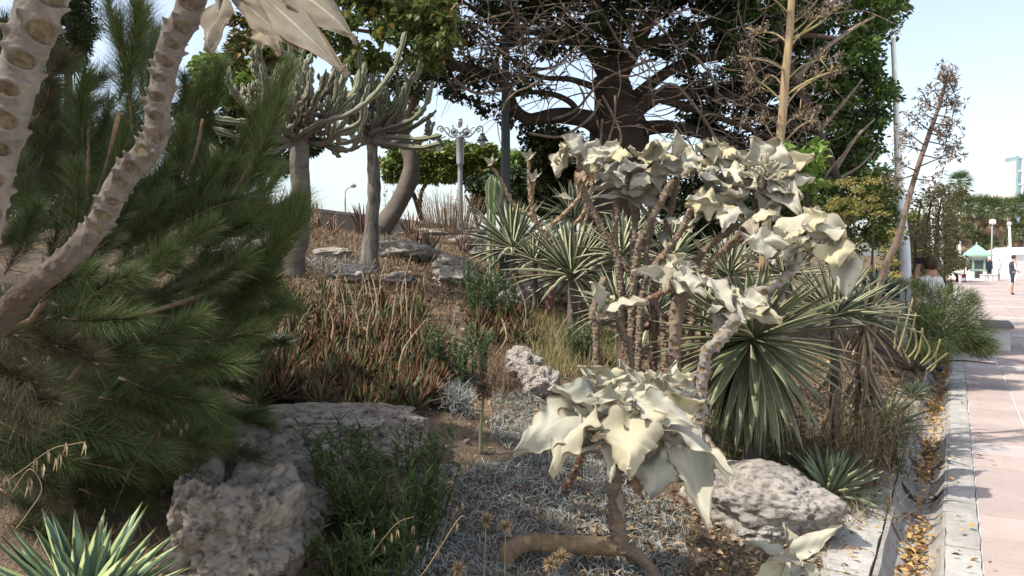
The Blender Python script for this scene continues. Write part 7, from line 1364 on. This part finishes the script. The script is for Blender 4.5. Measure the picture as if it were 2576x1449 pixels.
# palms
frond_m = M('palm_frond', (.06, .095, .03), (.10, .14, .045), (.15, .16, .06), scale=1, rough=.5, trans=.2); pskirt_m = M('palm_skirt', (.20, .14, .08), (.30, .22, .13), scale=2, rough=.9); ptrunk = M('palm_trunk', (.16, .12, .09), (.26, .2, .15), scale=3, rough=.9, bump=.5)
def frond_mesh(L, n, mat, seed, w=.06, spreadf=1.2):
    rng = np.random.default_rng(seed); mb = MB(); az = rng.uniform(-spreadf, spreadf, n); B = np.tile([L * .42, 0, 0.0], (n, 1)); D = np.stack([np.cos(az), np.sin(az), rng.normal(0, .12, n)], 1)
    strips(mb, B, D, L * .62 * rng.uniform(.8, 1.05, n), w, .35, 3, roll=rng.uniform(-.6, .6, n)); tube(mb, [(0, 0, 0), (L * .25, 0, .01), (L * .45, 0, 0)], [.03, .022, .015], 5, 3); return mb.mesh('frond', mat)
def palm(u, v, Y, R, nf, label, skirt=.8, trunkr=.2, big=1.0, group='palms in the far grove'):
    Y = Y * 1.3 + 6; R = R * 1.42; top = P(u, v, Y); b = Vector((top.x, top.y, 0)); root = thing('palm_tree', label, 'palm tree', b, group); mb = MB(); tube(mb, [b - Vector((0, 0, .3)), (b + top) / 2 + Vector((.05, 0, 0)), top], [trunkr * 1.2, trunkr, trunkr], 10, 5, rough=.04); part('trunk', mb, ptrunk, root)
    ms = [frond_mesh(R, 26, frond_m, s) for s in range(3)]; sk = [frond_mesh(R * .8, 18, pskirt_m, s + 5, spreadf=.6) for s in range(2)]
    for i in range(nf):
        az = i * 2.39996; el = math.radians(80 - 115 * (i + .5) / nf + RNG.normal(0, 6)); d = (math.cos(az) * math.cos(el), math.sin(az) * math.cos(el), math.sin(el))
        link('frond', ms[i % 3], root, top - b, rot=Matrix(frames(np.array([d]), roll=np.array([RNG.normal(0, .2)]))[0].tolist()).to_euler())
    for i in range(int(nf * skirt)):
        az = i * 2.39996; el = math.radians(RNG.uniform(-85, -45)); d = (math.cos(az) * math.cos(el), math.sin(az) * math.cos(el), math.sin(el))
        link('dead_frond', sk[i % 2], root, top - b - Vector((0, 0, RNG.uniform(0, R * .9))), rot=Matrix(frames(np.array([d]))[0].tolist()).to_euler())
palm(2415, 458, 78, 1.35, 40, 'tall palm standing alone above the grove')
for i, (u, v, Y, lab) in enumerate(((2385, 530, 62, 'palm at the left end of the grove by the thin white poles'), (2412, 520, 58, 'palm under the tall lone one'), (2440, 522, 60, 'palm crown above the kiosk, left side'), (2468, 525, 62, 'palm crown directly over the kiosk roof'), (2495, 528, 58, 'palm beside the globe lamp in the grove'), (2520, 532, 60, 'palm between the globe lamp and the building'), (2548, 528, 62, 'palm in front of the cream stair tower'), (2578, 520, 60, 'palm cut off by the right edge'), (2560, 585, 52, 'lower palm behind the standing pedestrian'), (2425, 585, 56, 'short palm with dark skirt beside the lamp pole'))):
    palm(u, v, Y, 1.25 if i < 8 else .9, 34, lab, skirt=1.3, trunkr=.22)
palm(2490, 612, 58, .8, 26, 'young palm right of the kiosk roof', skirt=.2); palm(2452, 600, 62, .9, 26, 'young palm behind the kiosk', skirt=.4)
bushtree('far_grove', 'dark mass of trees behind the kiosk', 'trees', P(2470, 680, 100), cloudlist((2395, 2540), (560, 660), (98, 105), 60, 18, 16, 110), M('grove_leaf', (.05, .065, .025), (.08, .095, .035), (.17, .13, .07), scale=.5, rough=.6, trans=.1), .35)
bushtree('far_grove', 'green trees behind the white poles left of the kiosk', 'trees', P(2350, 680, 60), cloudlist((2270, 2400), (540, 680), (50, 60), 60, 20, 18, 150), hm, .3)

# ------------------------------------------------------------------ people
skin_m = M('skin', (.36, .20, .13), (.42, .24, .16), scale=4, rough=.6); navy_m = M('navy_cloth', (.02, .025, .05), (.035, .04, .07), scale=8, rough=.85); whitec_m = M('white_cloth', (.66, .65, .63), (.74, .73, .71), scale=5, rough=.85, bump=.2); hair_m = M('dark_brown_hair', (.03, .017, .011), (.06, .035, .02), scale=30, rough=.5, bump=.6, streak=(1, 1, 8)); black_m = M('black_plastic', (.02, .02, .02), (.04, .04, .04), scale=5, rough=.4)
def skin_body(name, joints, edges, rads, mat, root, sub=2, mat_by=None):
    """joints in metres relative to the root; one continuous skinned surface"""
    me = bpy.data.meshes.new(name); me.from_pydata([tuple(j) for j in joints], edges, []); o = bpy.data.objects.new(name, me); COL.objects.link(o)
    m = o.modifiers.new('skin', 'SKIN'); me.skin_vertices
    bm = bmesh.new(); bm.from_mesh(me); lay = bm.verts.layers.skin.verify(); bm.verts.ensure_lookup_table()
    for i, v in enumerate(bm.verts): r = rads[i]; v[lay].radius = (r, r) if not hasattr(r, '__len__') else r; v[lay].use_root = (i == 0)
    bm.to_mesh(me); bm.free(); s = o.modifiers.new('sub', 'SUBSURF'); s.levels = sub; s.render_levels = sub
    dg = bpy.context.evaluated_depsgraph_get(); ev = o.evaluated_get(dg); m2 = bpy.data.meshes.new_from_object(ev); m2.name = name; bpy.data.objects.remove(o)
    m2.materials.clear(); mats = [mat] + [a for a, _ in (mat_by or [])]
    for a in mats: m2.materials.append(a)
    if mat_by:
        for p in m2.polygons:
            for k, (_, fn) in enumerate(mat_by):
                if fn(p.center): p.material_index = k + 1
    m2.polygons.foreach_set('use_smooth', [True] * len(m2.polygons)); return link(name, m2, root)
def ellip(mb, c, r, seg=14, q=(0, 0, .5)):
    V = []; n = seg
    for i in range(1, n): 
        a = math.pi * i / n
        for j in range(n): b_ = 2 * math.pi * j / n; V.append((c[0] + r[0] * math.sin(a) * math.cos(b_), c[1] + r[1] * math.sin(a) * math.sin(b_), c[2] + r[2] * math.cos(a)))
    V += [(c[0], c[1], c[2] + r[2]), (c[0], c[1], c[2] - r[2])]; idx = np.arange((n - 1) * n).reshape(n - 1, n); nx = np.roll(idx, -1, 1)
    mb.add(V, [np.stack([idx[:-1], idx[1:], nx[1:], nx[:-1]], -1).reshape(-1, 4), np.stack([idx[0], nx[0], np.full(n, len(V) - 2)], -1), np.stack([nx[-1], idx[-1], np.full(n, len(V) - 1)], -1)])
# standing pedestrian, side on, facing right
Yp = 36.2; pc = P(2546, 741, Yp); pc.z = 0
pd = thing('person', 'person in a dark sleeveless top and dark shorts standing on the pavement facing right', 'person', pc)
J = [(0, 0, .98), (0, 0, 1.12), (0, 0, 1.28), (.01, 0, 1.44), (.03, 0, 1.52), (.05, 0, 1.60), (.05, 0, 1.70),
     (-.05, -.09, .92), (-.07, -.10, .52), (-.10, -.10, .12), (-.10, -.10, .05), (.04, -.11, .035), (.05, .09, .92), (.07, .10, .52), (.05, .10, .12), (.05, .10, .05), (.19, .11, .035),
     (.0, -.18, 1.42), (-.02, -.22, 1.16), (.16, -.20, 1.02), (.24, -.18, 1.04), (.0, .18, 1.42), (.0, .22, 1.16), (.18, .18, 1.04), (.26, .16, 1.06)]
E = [(0, 1), (1, 2), (2, 3), (3, 4), (4, 5), (5, 6), (0, 7), (7, 8), (8, 9), (9, 10), (10, 11), (0, 12), (12, 13), (13, 14), (14, 15), (15, 16), (3, 17), (17, 18), (18, 19), (19, 20), (3, 21), (21, 22), (22, 23), (23, 24)]
Rr = [.14, .13, .145, .13, .05, .085, .085, .10, .065, .042, .045, .03, .10, .065, .042, .045, .03, .058, .043, .032, .028, .058, .043, .032, .028]
skin_body('body', J, E, Rr, skin_m, pd, mat_by=[(navy_m, lambda c: .55 < c.z < 1.0 or (1.0 <= c.z < 1.5 and abs(c.y) < .15 and c.x < .14)), (black_m, lambda c: c.z < .085)])
mb = MB(); ellip(mb, pc + Vector((.025, 0, 1.70)), (.095, .09, .10)); part('hair', mb, hair_m, pd)
mb = MB(); tube(mb, [pc + Vector((-.03, -.225, 1.38)), pc + Vector((-.025, -.255, 1.16)), pc + Vector((.1, -.24, 1.06))], [.03, .03, .02], 8, 4); part('white_stripe', mb, whitec_m, pd)
# photographer, seen from behind, camera held up to the left
Yq = 11.4; qc = P(2338, 760, Yq); qc.z = 0.0; hz = P(2340, 663, Yq).z
ph = thing('person', 'dark haired person in white seen from behind, raising a camera beside the juniper', 'person', qc)
X = lambda u, v, d=0: tuple(P(u, v, Yq + d) - qc)
J = [X(2345, 800), X(2343, 760), X(2342, 725), X(2340, 700), X(2340, 688), X(2340, 668), X(2340, 655), X(2318, 705), X(2303, 722, .05), X(2306, 685, .1), X(2312, 664, .16), X(2318, 656, .18), X(2362, 705), X(2372, 730, .05), X(2360, 700, .15), X(2345, 672, .2), (.1, 0, .72), (.12, 0, .40), (.12, 0, .06), (.14, -.1, .03), (-.1, 0, .72), (-.1, 0, .40), (-.1, 0, .06), (-.1, -.1, .03)]
E = [(0, 1), (1, 2), (2, 3), (3, 4), (4, 5), (5, 6), (3, 7), (7, 8), (8, 9), (9, 10), (10, 11), (3, 12), (12, 13), (13, 14), (14, 15), (0, 16), (16, 17), (17, 18), (18, 19), (0, 20), (20, 21), (21, 22), (22, 23)]
Rr = [.13, .12, .135, .10, .05, .08, .08, .06, .05, .04, .03, .028, .06, .05, .04, .03, .09, .065, .045, .035, .09, .065, .045, .035]
zt = X(2340, 696)[2]; xl = X(2311, 700)[0]
skin_body('body', J, E, Rr, skin_m, ph, mat_by=[(whitec_m, lambda c: .95 < c.z < zt and c.x > xl), (navy_m, lambda c: c.z <= .95)])
mb = MB(); ellip(mb, P(2341, 662, Yq), (.095, .105, .12)); ellip(mb, P(2352, 664, Yq - .07), (.062, .06, .075)); part('hair', mb, hair_m, ph)
cc = P(2317, 656, Yq + .16); cm = thing('camera', 'small black camera held up in front of the person in white', 'camera', cc); mb = MB(); box(mb, cc, (.13, .06, .085)); part('camera_body', mb, black_m, cm, smooth=False); mb = MB(); tube(mb, [cc + Vector((0, .02, 0)), cc + Vector((0, .11, 0))], [.035, .032], 14, 1, smooth=False); part('lens', mb, black_m, cm)
# two tiny people by the tent
for (u, lab, tm) in ((2488, 'tiny far person in dark clothes right of the kiosk', navy_m), (2511, 'tiny far person in white by the tent wall', whitec_m)):
    c = P(u, 700, 60); c.z = 0; r_ = thing('person', lab, 'person', c); J = [(0, 0, .95), (0, 0, 1.2), (0, 0, 1.42), (0, 0, 1.52), (0, 0, 1.66), (-.08, 0, .9), (-.1, 0, .5), (-.1, 0, .05), (.08, 0, .9), (.1, .05, .5), (.12, .1, .05), (-.18, 0, 1.4), (-.22, 0, 1.1), (-.2, -.05, .86), (.18, 0, 1.4), (.22, 0, 1.1), (.2, -.08, .86)]
    skin_body('body', J, [(0, 1), (1, 2), (2, 3), (3, 4), (0, 5), (5, 6), (6, 7), (0, 8), (8, 9), (9, 10), (2, 11), (11, 12), (12, 13), (2, 14), (14, 15), (15, 16)], [.14, .13, .13, .05, .1, .1, .07, .05, .1, .07, .05, .055, .045, .035, .055, .045, .035], skin_m, r_, sub=1, mat_by=[(tm, lambda c: .5 < c.z < 1.46)])
